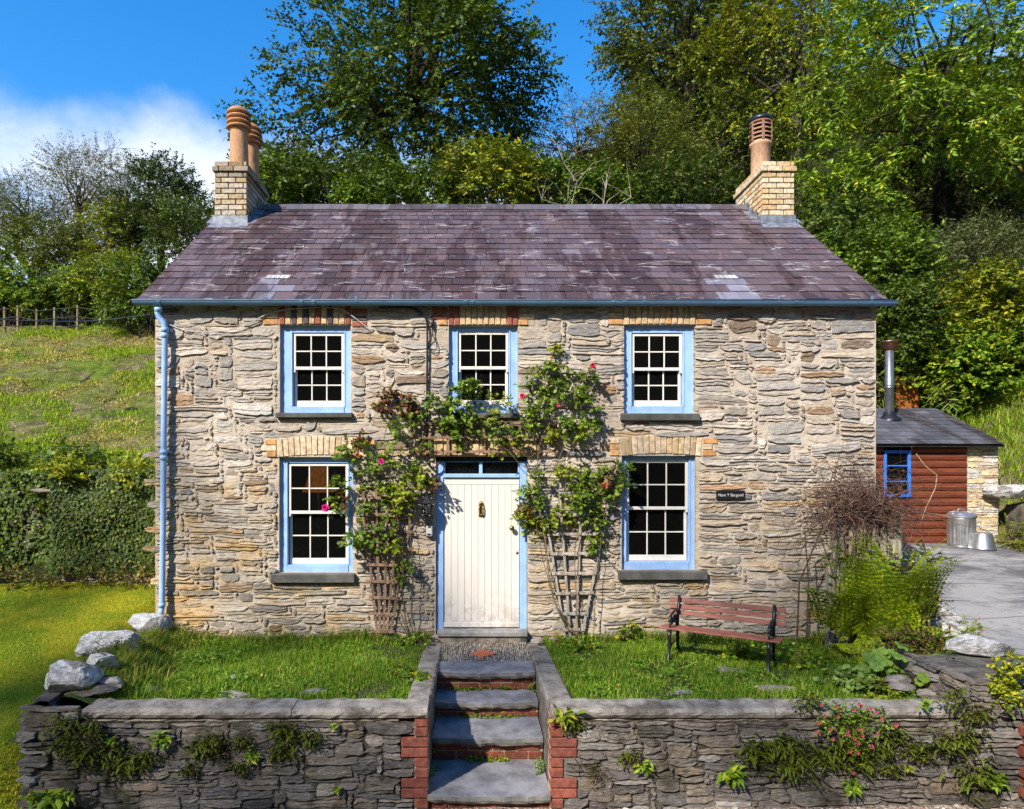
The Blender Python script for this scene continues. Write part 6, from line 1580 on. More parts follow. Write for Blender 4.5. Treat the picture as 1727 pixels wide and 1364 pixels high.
# far woodland mass on the slope behind
g = np.random.default_rng(8); n = 620
xx = g.uniform(4, 46, n); yy = g.uniform(25, 50, n); keep = xx > 6 + (yy - 25) * .35; xx, yy = xx[keep], yy[keep]
zz_ = height(xx, yy) + g.uniform(.5, 6.5, len(xx))
P, ax, nr, ci, _, _ = sprays(np.stack([xx, yy, zz_], 1), np.full(len(xx), 1.7), 9, 1.3, 11, g, None, .2)
V, Fi = leaf_arrays(P, ax, nr, .42 * g.uniform(.7, 1.2, len(P)), .26, .3)
np_mesh('woodland', V, Fi, pal_cols(len(P), DKG + OLIV, g) * (1 + .35 * g.uniform(-1, 1, len(xx)))[ci][:, None], M['leaf'], None, kind='stuff', label='wooded hillside closing the view behind the trees', cat='woodland')
# the wooded side of the valley the cottage looks out on: it is mirrored in the windows and dapples the light low down
n = 420; xx = g.uniform(-60, 60, n); yy = -g.uniform(27, 40, n); zz_ = height(xx, yy) + g.uniform(0, 12, n)
P, ax, nr, ci, _, _ = sprays(np.stack([xx, yy, zz_], 1), np.full(n, 2.4), 8, 1.9, 10, g, None, .2)
n = SHADE_N; xx = g.uniform(-46, 4, n); yy = -g.uniform(25, 36, n); top = SHADE_Z - 1.05 * yy - 1.6 + 1.1 * np.sin(xx * .55) + .8 * np.sin(xx * 1.3 + 1); zz_ = top - 17 * g.uniform(0, 1, n)
P2, ax2, nr2, c2, _, _ = sprays(np.stack([xx, yy, zz_], 1), np.full(n, 1.5), 4, 1.3, 6, g, None, .2)
P = np.concatenate([P, P2]); ax = np.concatenate([ax, ax2]); nr = np.concatenate([nr, nr2])
V, Fi = leaf_arrays(P, ax, nr, .62 * g.uniform(.7, 1.2, len(P)), .42, .3)
wv_ = np_mesh('woodland', V, Fi, pal_cols(len(P), DKG, g), M['leaf'], None, kind='stuff', label='wooded valley side facing the cottage across the track', cat='woodland')
mb = MB()
for k in range(26):
    x_, y_ = g.uniform(-46, 30), -g.uniform(26, 38); b_ = Vector((x_, y_, hz(x_, y_) - .3)); limb(mb, b_, b_ + Vector((g.normal() * .8, g.normal() * .8, 17)), .32, .06, g, (.06, .05, .04), 0, 7, 7)
mb.build('trunks', M['bark'], wv_, kind='stuff')
# wire fence along the top of the field
fn = thing('field_fence', (-14, 15.6, hz(-14, 15.6)), 'old wooden post and wire fence along the top of the sloping field', 'fence')
k_ = [(8, 552), (30, 550), (62, 548), (92, 548), (131, 546), (176, 553), (205, 560)]
tops = []
for i, (px, py) in enumerate(k_):
    Y = 15.2; q = at(px, py, Y); b = hz(q.x, Y) - .1; h = 1.0 + .08 * math.sin(i * 2.1)
    mb = MB(); mb.box(q.x - .032, q.x + .032, Y - .032, Y + .032, b, b + h, jit((.22, .17, .105), .2), .01, None, .012); mb.build('post', M['wood_old'], fn); tops.append((q.x, Y - .05, b + h))
for dz in (.08, .4, .72):
    mb = MB(); mb.tube([(tops[0][0] - 6, tops[0][1], tops[0][2] - dz)] + [(a, b, c_ - dz) for a, b, c_ in tops] + [(-4.2, 15, tops[-1][2] - dz)], .010, 4, (.10, .09, .075)); mb.build('wire', M['twig'], fn)
# ---------------------------------------------------------------- ivy wall, brambles, rough edges on the left
iw = thing('ivy_wall', (-6.2, 2.0, hz(-6.2, 1.9)), 'garden wall smothered in small-leaved ivy left of the cottage corner', 'wall')
wx0, wx1 = at(106, 0, 1.95).x, -4.0
mb = MB(); V, Fc = mortar_face(list(np.arange(wx0, wx1, .08)) + [wx1], list(np.arange(.1, 2.05, .08)), [], .02, lambda u, z, n: (u, 1.92 - n, z), 71)
mb.add(V, Fc, (.3, .26, .2), True); mb.box(wx0, wx1, 1.96, 2.4, .0, 2.03, (.15, .13, .1)); core = mb.build('core', M['mortar'], iw)
rubble(core, 'stone', (wx0, wx1, .1, 1.0), [], (.06, .045), gsize, lambda u, z: BROWNS, .012, (.005, .03), .03, lambda u, z, n: (u, 1.92 - n, z), M['stone'], 72, 150)
def surface_leaves(n, u0, u1, z0, z1, yf, g, leaf, thick, keepf=None):
    u = g.uniform(u0, u1, n); z = g.uniform(z0, z1, n)
    if keepf is not None:
        k = keepf(u, z); u, z = u[k], z[k]
    n = len(u); bump = np.array([nz(a * 1.6, b * 1.6, 5) for a, b in zip(u, z)]) * .5 + .5
    P = np.stack([u, yf - thick * bump * g.uniform(.2, 1.0, n), z], 1)
    ax = np.stack([g.normal(size=n) * .6, -np.abs(g.normal(size=n)) * .3, -np.ones(n)], 1); nr = np.stack([g.normal(size=n) * .35, -np.ones(n), .55 + g.normal(size=n) * .3], 1)
    return leaf_arrays(P, ax, nr, leaf * g.uniform(.7, 1.2, n), leaf * .95 * g.uniform(.8, 1.1, n), .25, .1)
g = np.random.default_rng(12)
V, Fi = surface_leaves(26000, wx0 - .05, wx1 + .02, .55, 2.15, 1.90, g, .050, .34, lambda u, z: (z > .95 + .25 * np.sin(u * 3.1) - .25 * (u < -4.9)) | (g.uniform(0, 1, len(u)) < .25))
np_mesh('ivy', V, Fi, pal_cols(len(Fi), [((.024, .046, .010), 4), ((.038, .066, .012), 4), ((.07, .10, .016), 1.8), ((.13, .15, .018), .5)], g), M['gloss_leaf'], iw)
# loose yellow ivy shoots along the top
P, ax, nr, ci, _, _ = sprays(np.stack([g.uniform(wx0, wx1, 30), g.uniform(1.7, 2.2, 30), g.uniform(1.95, 2.2, 30)], 1), np.full(30, .16), 9, .2, 7, g, None, .7)
V, Fi = leaf_arrays(P, ax, nr, .07 * g.uniform(.7, 1.2, len(P)), .06); np_mesh('ivy_shoots', V, Fi, pal_cols(len(Fi), [((.15, .18, .014), 4), ((.10, .14, .014), 3), ((.24, .20, .02), 1)], g), M['near_leaf'], iw)
# ruined bay further left: dark wall, flat coping slab, ivy
rwall = thing('ruined_wall', (-7.6, 2.6, hz(-7.6, 2.5)), 'dark overgrown recess of a ruined wall at the left edge, under a flat slab', 'wall')
rx0_, rx1_ = at(-120, 0, 2.7).x, wx0 + .1
mb = MB(); mb.box(rx0_, rx1_, 2.75, 3.1, .2, 2.0, (.10, .09, .07)); V, Fc = mortar_face(list(np.arange(rx0_, rx1_, .1)) + [rx1_], list(np.arange(.2, 2.05, .1)), [], .03, lambda u, z, n: (u, 2.72 - n, z), 73); mb.add(V, Fc, (.1, .09, .07), True)
core = mb.build('core', M['wallmortar'], rwall)
rubble(core, 'stone', (rx0_, rx1_, .2, 2.0), [], (.07, .05), gsize, lambda u, z: DARKS, .012, (.01, .05), .03, lambda u, z, n: (u, 2.72 - n, z), M['wallstone'], 74, 200)
sa, sb_ = at(38, 826, 1.9).x, at(106, 826, 1.9).x
blob_mesh(((sa + sb_) / 2, 2.35, at(70, 828, 1.9).z), (sb_ - sa) / 2 * 1.1, .45, .055, 5, 2, .15, None, (.26, .22, .17)).build('slab', M['wallstone'], rwall)
V, Fi = surface_leaves(11000, rx0_, rx1_ + .05, .5, 2.15, 2.66, g, .07, .45, lambda u, z: g.uniform(0, 1, len(u)) < np.clip(.42 + 1.0 * np.array([nz(a * 1.1, b * 1.1, 9) for a, b in zip(u, z)]), .05, 1))
np_mesh('ivy', V, Fi, pal_cols(len(Fi), DKG, g), M['near_leaf'], rwall)
def heap(name, label, cs, rads, pal, leaf, M_, nl, L_, seed, mat='near_leaf', cat='plant', group=None, up=.4, stems=None, col=(.10, .07, .04), droop=.3):
    g = np.random.default_rng(seed); cs = np.asarray(cs, float); b = cs.mean(0); t = thing(name, (b[0], b[1], cs[:, 2].min()), label, cat, group)
    rads = np.broadcast_to(np.asarray(rads, float), (len(cs),) if np.ndim(rads) < 2 else np.shape(rads))
    P, ax, nr, ci, s0, s1 = sprays(cs, np.array(rads), M_, L_, nl, g, None, up, 1, droop)
    V, Fi = leaf_arrays(P, ax, nr, leaf[0] * g.uniform(.65, 1.25, len(P)), leaf[1] * g.uniform(.75, 1.2, len(P)), .3, .12)
    np_mesh('foliage', V, Fi, pal_cols(len(Fi), pal, g) * (1 + .25 * g.uniform(-1, 1, len(cs)))[ci][:, None], M[mat], t)
    sel = g.permutation(len(s0))[:120]; mb = MB()
    for i in sel: mb.tube([cs[i // M_] + np.array([0, 0, -.05]), s0[i], s1[i]], [.006, .005, .002], 3, col, False, False)
    mb.build('stems', M['bark'], t); return t
BRB = [((.040, .070, .013), 5), ((.06, .095, .016), 3), ((.10, .13, .02), 1.2), ((.22, .15, .02), .25)]
x_ = np.arange(-9.8, -4.2, .32); heapc = np.stack([x_, 3.3 + .5 * np.sin(x_ * 2.2), 2.15 + .22 * np.sin(x_ * 3.3) + .15 * np.sin(x_ * 1.2)], 1)
heapc = np.concatenate([heapc, heapc + np.array([.1, -.55, -.28]), heapc + np.array([.05, .5, .05])])
heap('bramble_bank', 'dense bramble bank between the ivy wall and the sloping field', heapc, .36, BRB, (.10, .075), 22, 9, .34, 201, cat='brambles')
x_ = np.arange(-8.4, -4.3, .24); hc = np.stack([x_, 1.62 + .12 * np.sin(x_ * 3), .42 + .10 * np.sin(x_ * 2.3) + .16 * (x_ < -5.6)], 1)
heap('wall_foot_weeds', 'straggling brown and green weeds along the foot of the ivy wall', hc, .17, [((.10, .11, .02), 4), ((.16, .12, .04), 3), ((.06, .08, .015), 3), ((.22, .15, .06), 1.5)], (.055, .03), 16, 8, .22, 202, cat='weeds')
# ---------------------------------------------------------------- grass
def grass(name, pts, h, wd, pal, g, lean=.45, label=None, mat='grass', clump=None):
    n = len(pts); az = g.uniform(0, 2 * math.pi, n); hh = h * g.uniform(.45, 1.35, n); hh = hh if clump is None else hh * clump
    dirv = np.stack([np.cos(az), np.sin(az), np.zeros(n)], 1); sd_ = np.stack([-np.sin(az), np.cos(az), np.zeros(n)], 1)
    le = hh[:, None] * lean * g.uniform(.2, 1.4, (n, 1)); w_ = wd * g.uniform(.6, 1.3, (n, 1))
    up_ = np.zeros((n, 3)); up_[:, 2] = 1
    a = pts - sd_ * w_ / 2; b = pts + sd_ * w_ / 2
    m1 = pts + up_ * hh[:, None] * .6 + dirv * le * .4; tip = pts + up_ * hh[:, None] * g.uniform(.8, 1, (n, 1)) + dirv * le
    V = np.stack([a, b, m1 + sd_ * w_ * .38, tip, m1 - sd_ * w_ * .38], 1).reshape(-1, 3)
    i = np.arange(n)[:, None] * 5
    Fi = np.concatenate([i + np.array([[0, 1, 2, 4]]), i + np.array([[4, 2, 3, 3]])], 0)
    F4 = i + np.array([[0, 1, 2, 4]]); F3 = i + np.array([[4, 2, 3]])
    c = pal_cols(n, pal, g)
    # quads then tips as one mesh of triangles
    T = np.concatenate([i + np.array([[0, 1, 2]]), i + np.array([[0, 2, 4]]), F3], 0)
    return np_mesh(name, V, T, np.concatenate([c, c, c]), M[mat], None, kind='stuff', label=label, cat='grass')
GRN = [((.060, .125, .010), 4), ((.090, .165, .012), 4), ((.13, .20, .018), 2.4), ((.035, .080, .008), 2), ((.24, .21, .07), 1.0)]
g = np.random.default_rng(33)
def patchy(x, y, s=1.4, k=0): return np.array([nz(a * s, b * s, 4.4 + k) + .5 * nz(a * s * 2.6, b * s * 2.6, 7.1 + k) for a, b in zip(x, y)])
for (xa, xb, nn) in ((-3.9, -.60, 50000), (.87, 5.05, 56000)):
    x = g.uniform(xa, xb, nn); y = g.uniform(-2.62, -.05, nn)
    p = patchy(x, y); k = (p > -.42) | (g.uniform(0, 1, nn) < .35)
    k &= (x > lerp(-3.58, -3.88, (y - FY) / 2.6)) | (x > 0)
    k &= ~((x > 4.15) & (g.uniform(0, 1, nn) < .7)); k &= ~((x > 3.5) & (y < -2.2) & (g.uniform(0, 1, nn) < .8))
    x, y, p = x[k], y[k], p[k]; z = terr_z(x, y)
    grass('terrace_grass', np.stack([x, y, z], 1), .058, .0065, GRN, g, .6, 'green uncut grass covering the %s half of the front garden' % ('left' if xa < 0 else 'right'), clump=np.clip(.85 + .7 * p, .4, 1.9))
nn = 9000; y = g.uniform(-2.6, -.2, nn); x = lerp(-3.56, -3.86, (y - FY) / 2.6) + np.abs(g.normal(size=nn)) * .22; x2 = g.uniform(-3.7, 4.6, 7000); y2 = -np.abs(g.normal(size=7000)) * .10 - .03; k = (x2 < -.7) | (x2 > 1.0)
x = np.concatenate([x, x2[k]]); y = np.concatenate([y, y2[k]]); p = patchy(x, y, 2.2, 21)
grass('tussock_grass', np.stack([x, y, terr_z(x, y)], 1), .14, .008, GRN + [((.20, .17, .06), 3), ((.12, .12, .03), 3)], g, .9, 'long tussocky grass inside the boulder wall and along the foot of the cottage', clump=np.clip(.7 + .9 * p, .3, 1.7))
# broad-leaved weeds and clover through the grass
cx_, cy_ = [], []
for (xa, xb, n_) in ((-3.4, -.66, 150), (.95, 4.3, 170)):
    cx_ += list(g.uniform(xa, xb, n_)); cy_ += list(g.uniform(-2.5, -.1, n_))
cx_, cy_ = np.array(cx_), np.array(cy_); k = patchy(cx_, cy_, 1.1, 12) > -.05; cx_, cy_ = cx_[k], cy_[k]
P, ax, nr, ci, _, _ = sprays(np.stack([cx_, cy_, terr_z(cx_, cy_) + .035], 1), np.full((len(cx_), 3), 1.0) * np.array([.09, .09, .02]), 10, .06, 5, g, None, .6)
V, Fi = leaf_arrays(P, ax, nr, .026 * g.uniform(.6, 1.4, len(P)), .022, .2)
np_mesh('clover', V, Fi, pal_cols(len(Fi), [((.075, .15, .016), 4), ((.11, .19, .02), 3), ((.05, .10, .012), 2)], g), M['near_leaf'], None, kind='stuff', label='clover and small weeds scattered through the terrace grass', cat='weeds')
n = 70; x = g.uniform(-3.3, 4.4, n); y = g.uniform(-2.4, -.1, n); k = (x < -.7) | (x > 1.0); x, y = x[k], y[k]
V, Fi = leaf_arrays(np.stack([x, y, terr_z(x, y) + .045], 1), g.normal(size=(len(x), 3)) * np.array([1, 1, .2]), g.normal(size=(len(x), 3)) * .4 + np.array([0, 0, 1]), .06 * g.uniform(.5, 1.2, len(x)), .04, .5)
np_mesh('fallen_leaves', V, Fi, pal_cols(len(Fi), [((.36, .25, .12), 2), ((.25, .14, .06), 2), ((.42, .34, .2), 1)], g), M['near_leaf'], None, kind='stuff', label='dry fallen leaves lying in the terrace grass', cat='leaves')
LWN = [((.17, .22, .010), 4), ((.24, .26, .012), 4), ((.12, .17, .008), 3), ((.34, .30, .025), 1.2)]
nn = 120000; x = g.uniform(-9.5, -3.7, nn); y = g.uniform(-4.6, 1.7, nn); d = y + D0
k = (x / d > -.72) & (x < -3.72 - .12 * np.clip(y + 2.8, 0, 3)) & (g.uniform(0, 1, nn) < np.clip(5.5 / d, 0, 1) ** .5); x, y = x[k], y[k]
z = lawn_z(x, y); p = patchy(x, y, 1.0, 3)
grass('lawn_grass', np.stack([x, y, z], 1), .026, .006, LWN, g, .7, 'yellow-green mown grass of the sloping lawn', clump=np.clip(1 + .5 * p, .5, 1.6))
FLD = [((.13, .20, .012), 4), ((.19, .25, .02), 3), ((.28, .25, .08), 1.2), ((.08, .17, .01), 3)]
nn = 110000; x = g.uniform(-19, -4.3, nn); y = g.uniform(3.2, 15.5, nn); d = y + D0
p = patchy(x, y, .38, 6); k = (x / d > -.72) & ((p > .0) | (g.uniform(0, 1, nn) < .10)); x, y, p = x[k], y[k], p[k]
grass('field_grass', np.stack([x, y, field_z(x, y)], 1), .16, .02, FLD, g, .6, 'rough tussocky grass on the sloping field', clump=np.clip(.6 + 1.0 * p, .35, 1.6))
nn = 80000; x = g.uniform(-19, -4.3, nn); y = g.uniform(3.2, 15.5, nn); d = y + D0; p = patchy(x, y, .5, 16); k = (x / d > -.72) & (p > .02); x, y, p = x[k], y[k], p[k]
grass('dry_grass', np.stack([x, y, field_z(x, y)], 1), .07, .022, [((.30, .25, .12), 3), ((.22, .17, .09), 3), ((.36, .32, .17), 2), ((.20, .21, .04), 3), ((.12, .08, .05), 1.5)], g, 1.1, 'short dry grass and stalks between the green tussocks of the field', clump=np.clip(.8 + .9 * p, .3, 1.8))
nn = 26000; x = g.uniform(10.3, 15, nn); y = g.uniform(.5, 9.5, nn); k = (g.uniform(0, 1, nn) < .95); x, y = x[k], y[k]
grass('bank_grass', np.stack([x, y, bank_z(x, y)], 1), .20, .018, FLD + [((.10, .15, .012), 4)], g, .8, 'long yellowing grass on the bank right of the shed')
# ---------------------------------------------------------------- climbing roses on the front
def leaf6(P, ax, nr, ln, wd): return leaf_arrays(P, ax, nr, ln, wd, .3, .15)
def bloom(mb_, c, r_, col, g):
    c = Vector(c)
    for ring, (n, tilt, s_) in enumerate(((5, .25, 1.0), (5, .8, .75), (4, 1.3, .5))):
        for k in range(n):
            a = 2 * math.pi * (k + .4 * ring) / n + g.uniform(-.2, .2); ct, st_ = math.cos(tilt), math.sin(tilt)
            o = Vector((math.cos(a), 0, math.sin(a))); out = Vector((0, -1, .25)).normalized()
            d = o * ct + out * st_; s = Vector((-math.sin(a), 0, math.cos(a)))
            p = Vector(c); L_ = r_ * s_
            mb_.add([p, p + d * L_ * .6 + s * L_ * .5, p + d * L_ + s * L_ * .2, p + d * L_ - s * L_ * .2, p + d * L_ * .6 - s * L_ * .5], [(0, 1, 2, 3, 4)], jit(col, .2))
ROSE = [((.060, .105, .012), 4), ((.085, .145, .014), 4), ((.04, .075, .012), 3), ((.14, .18, .02), 1.6)]
YROSE = [((.13, .17, .012), 4), ((.18, .21, .016), 3), ((.09, .13, .012), 3)]
RROSE = [((.075, .022, .018), 3), ((.05, .018, .015), 2), ((.09, .10, .02), 2)]
def rose(label, spots, stems, blooms, seed, group='climbing roses on the cottage front'):
    g = np.random.default_rng(seed); b = at(*stems[0][0]); t = thing('climbing_rose', tuple(b), label, 'rose', group)
    vs, fs, cs = [], [], []; off = 0
    mb = MB()
    for st_ in stems:
        pts = [at(*q) for q in st_[:-1]]; r0 = st_[-1]; out = []
        for i in range(len(pts) - 1):
            a, bb, c_, d = pts[max(i - 1, 0)], pts[i], pts[i + 1], pts[min(i + 2, len(pts) - 1)]
            for k in range(5):
                q = k / 5; out.append(.5 * ((2 * bb) + (c_ - a) * q + (2 * a - 5 * bb + 4 * c_ - d) * q * q + (3 * bb - a - 3 * c_ + d) * q ** 3) + Vector((rnd.uniform(-.006, .006), rnd.uniform(-.006, .006), 0)))
        out.append(pts[-1]); mb.tube(out, [r0 * .62 * (1 - .6 * k / len(out)) for k in range(len(out))], 6, jit((.15, .115, .05), .2), False)
    for (px, py, rp, pal, dens) in spots:
        c = np.array(at(px, py, -.13)); r_ = rp / 133.0
        K = max(2, int(rp / 9 * dens)); cc = c + g.normal(size=(K, 3)) * np.array([r_ * .55, .05, r_ * .55])
        P, ax, nr, ci, s0, s1 = sprays(cc, np.full((K, 3), 1.0) * np.array([r_ * .42, .06, r_ * .42]), 7, .12, 7, g, None, .45, .8, .25)
        P[:, 1] = np.minimum(P[:, 1], -.035)
        V, Fi = leaf6(P, ax, nr + np.array([0, -.5, 0]), .058 * g.uniform(.6, 1.25, len(P)), .042 * g.uniform(.8, 1.2, len(P)))
        vs.append(V); fs.append(Fi + off); off += len(V); cs.append(pal_cols(len(Fi), pal, g))
        for i in g.permutation(len(s0))[:10]: mb.tube([cc[i // 7], s0[i], s1[i]], [.004, .003, .0015], 3, (.12, .11, .04), False, False)
    np_mesh('foliage', np.concatenate(vs), np.concatenate(fs), np.concatenate(cs), M['near_leaf'], t)
    mb.build('stems', M['twig'], t)
    for (px, py, r_, col) in blooms:
        mb = MB(); bloom(mb, at(px, py, -.24), r_ / 133, col, g); mb.build('bloom', M['petal'], t)
PINK = (.62, .02, .20)
o = -.13
rose('pink-flowered climbing rose on the trellis left of the door, reaching over the lower left window',
     [(620, 765, 30, ROSE, 1), (652, 740, 34, ROSE, 1), (685, 722, 28, ROSE, .9), (655, 785, 34, ROSE, 1), (628, 815, 28, ROSE, .9), (600, 742, 20, RROSE, 1), (590, 770, 18, ROSE, .7), (690, 818, 24, YROSE, 1.3), (712, 808, 17, YROSE, 1.3), (734, 815, 8, RROSE, .8), (662, 850, 34, YROSE, 1), (690, 870, 26, YROSE, 1), (640, 880, 30, ROSE, 1), (610, 868, 20, ROSE, .8), (585, 855, 12, RROSE, .7), (572, 815, 12, ROSE, .5), (566, 850, 9, ROSE, .5), (606, 912, 26, ROSE, 1.1), (592, 925, 16, ROSE, .8), (640, 915, 24, ROSE, .8), (668, 925, 20, YROSE, .8), (680, 966, 15, ROSE, 1), (668, 690, 24, RROSE, .9), (655, 668, 12, RROSE, .7), (690, 680, 12, RROSE, .7), (645, 700, 16, RROSE, .7), (640, 840, 18, ROSE, .8), (700, 790, 14, ROSE, .6)],
     [[(690, 1076, o), (672, 1040, o), (664, 980, o), (668, 900, o), (660, 820, o), (648, 740, o), (665, 690, o), (660, 662, o), .013], [(690, 1076, o), (695, 1020, o), (696, 950, o), (690, 880, o), (700, 825, o), (735, 815, -.2), .011], [(690, 1076, o), (668, 1010, o), (640, 930, o), (605, 905, -.18), (575, 860, -.2), (552, 856, -.22), .011], [(688, 1076, o), (680, 1000, o), (676, 900, o), (640, 800, o), (610, 755, -.15), (585, 738, -.17), .010]],
     [(549, 857, 7, PINK), (643, 778, 5, PINK), (604, 768, 4, (.5, .1, .03))], 301)
rose('climbing rose spreading over the long trellis above the door, red blooms at its right end',
     [(712, 712, 26, ROSE, 1.1), (740, 705, 28, ROSE, 1.1), (765, 695, 30, ROSE, 1.2), (790, 700, 32, ROSE, 1.2), (792, 660, 14, ROSE, .9), (776, 672, 16, ROSE, .9), (800, 646, 10, ROSE, .7), (815, 715, 26, YROSE, 1), (838, 735, 22, ROSE, 1.2), (845, 760, 12, YROSE, .8), (850, 700, 18, YROSE, .8), (868, 722, 26, ROSE, 1.2), (888, 705, 26, ROSE, 1.2), (910, 690, 26, ROSE, 1.1), (905, 640, 20, ROSE, 1.2), (922, 628, 24, ROSE, 1.3), (918, 655, 22, ROSE, 1.1), (945, 615, 14, YROSE, .8), (958, 660, 26, ROSE, 1.2), (978, 655, 22, ROSE, 1.1), (968, 690, 28, ROSE, 1.2), (985, 690, 18, ROSE, 1), (958, 718, 18, ROSE, .9), (980, 735, 16, YROSE, .8), (990, 632, 10, ROSE, .7), (1000, 712, 9, ROSE, .6), (940, 735, 9, YROSE, .6), (755, 730, 18, ROSE, .9), (780, 745, 12, ROSE, .7)],
     [[(985, 1078, o), (950, 1050, o), (928, 980, o), (918, 900, o), (905, 830, o), (906, 790, o), (912, 745, o), (935, 700, o), (965, 660, o), (998, 618, -.2), .016], [(906, 790, o), (880, 785, o), (850, 755, -.15), (800, 735, o), (740, 715, o), (705, 712, o), .010], [(912, 745, o), (880, 720, o), (840, 712, o), (790, 690, o), (797, 645, -.18), .009], [(905, 830, o), (935, 790, o), (960, 730, o), (975, 690, o), (985, 640, o), .010], [(935, 700, o), (918, 660, o), (930, 610, -.18), .009], [(912, 745, o), (895, 770, o), (870, 760, -.16), (845, 742, -.18), .008]],
     [(881, 668, 5, (.6, .03, .10)), (1000, 617, 5, (.55, .03, .06)), (941, 683, 3, (.6, .05, .08)), (931, 604, 3, (.45, .15, .05))], 302)
rose('bushier rose on the grey fan trellis right of the door with one salmon bloom',
     [(905, 820, 20, ROSE, .9), (900, 850, 20, ROSE, 1), (908, 875, 24, YROSE, 1), (925, 895, 18, YROSE, .9), (893, 890, 14, YROSE, .8), (892, 835, 12, ROSE, .7), (952, 800, 16, YROSE, .8), (968, 822, 26, ROSE, 1.2), (990, 835, 30, ROSE, 1.4), (985, 855, 24, ROSE, 1.2), (1004, 862, 18, ROSE, 1), (1003, 808, 16, ROSE, .9), (1025, 830, 18, ROSE, .9), (1040, 815, 14, ROSE, .7), (1052, 795, 12, ROSE, .7), (1020, 805, 9, RROSE, .6), (1000, 920, 12, ROSE, .7), (945, 870, 14, YROSE, .8), (1012, 880, 10, ROSE, .6), (880, 862, 8, RROSE, .6)],
     [[(975, 1076, o), (972, 1000, o), (970, 930, o), (985, 850, o), (1000, 790, o), .011], [(975, 1076, o), (938, 1020, o), (920, 960, o), (905, 890, o), (900, 830, o), .011], [(1000, 1074, o), (1005, 1010, o), (1010, 950, o), (1018, 870, o), (1035, 800, -.15), .008], [(920, 960, o), (938, 925, o), (950, 870, o), (955, 800, o), .007]],
     [(1021, 818, 6, (.70, .20, .10))], 303)

# ---------------------------------------------------------------- brambles over the gate
def twigbush(label, c, r3, n, seed):
    g = np.random.default_rng(seed); t = thing('dry_bramble', (c[0], c[1], 1.2), label, 'bramble'); mb = MB()
    for i in range(n):
        a = Vector((c[0] + g.normal() * r3[0] * .28, c[1] + g.normal() * .12, c[2] - r3[2] * g.uniform(.1, 1.0)))
        d = Vector((g.normal() * 1.0, g.normal() * .35, g.uniform(-.25, 1.0))).normalized(); pts = [a]; p = a.copy(); L_ = g.uniform(.35, 1.25) * r3[0] * .95; st_ = L_ / 9
        curl = Vector((g.normal() * .18, g.normal() * .12, -.10 - .16 * g.uniform()))
        for k in range(9):
            d = (d + curl * .8 + Vector(g.normal(size=3)) * .13).normalized(); p = p + d * st_
            p.y = min(p.y, -.06) if p.x < 5.08 else p.y
            pts.append(p.copy())
        col = jit([(.115, .060, .045), (.16, .10, .07), (.075, .045, .04), (.24, .17, .11)][int(g.choice(4, p=[.4, .3, .2, .1]))], .2)
        r0 = g.uniform(.0028, .0055); mb.tube(pts, [r0 * (1 - .6 * k / 9) for k in range(10)], 4, col, False)
        for k in range(4):
            q = pts[int(g.integers(2, 9))]; d2 = Vector(g.normal(size=3)); d2.y *= .4; e = q + d2.normalized() * g.uniform(.08, .22); mb.tube([q, q.lerp(e, .5) + Vector((0, 0, .02)), e], [r0 * .6, r0 * .45, r0 * .25], 3, col, False)
            if g.uniform() < .5:
                s_ = g.uniform(.010, .02); u_ = Vector(g.normal(size=3)).normalized(); v_ = u_.orthogonal().normalized(); mb.add([e, e + u_ * s_ + v_ * s_ * .6, e + u_ * s_ * 2, e + u_ * s_ - v_ * s_ * .6], [(0, 1, 2, 3)], (.07, .035, .035))
    mb.build('dry_stems', M['twig'], t, kind='stuff')
    mb = MB()
    for i in range(10): 
        a = Vector((c[0] + g.normal() * .25 - .1, -.44 + g.normal() * .05, .1)); mb.tube([a, a + Vector((g.normal() * .1, 0, .7)), a + Vector((g.normal() * .2, 0, 1.3)), Vector((c[0] + g.normal() * .35, c[1], c[2]))], [.012, .010, .009, .006], 5, (.10, .065, .045), False)
    for (pa, pb, pc, pd) in ((( 1580, 800), (1578, 822), (1562, 855), (1552, 885)), ((1500, 845), (1540, 862), (1585, 868), (1630, 880)), ((1545, 765), (1560, 785), (1579, 800), (1580, 812))):
        mb.tube([at(*pa, -.45), at(*pb, -.5), at(*pc, -.5), at(*pd, -.5)], [.006, .006, .005, .004], 5, (.36, .25, .16), False)
    mb.build('thick_stems', M['twig'], t)
q = at(1452, 822, -.42)
twigbush('leafless brown bramble tangle heaped on the picket gate at the cottage corner', (q.x, -.42, q.z), (.78, .3, .42), 330, 401)

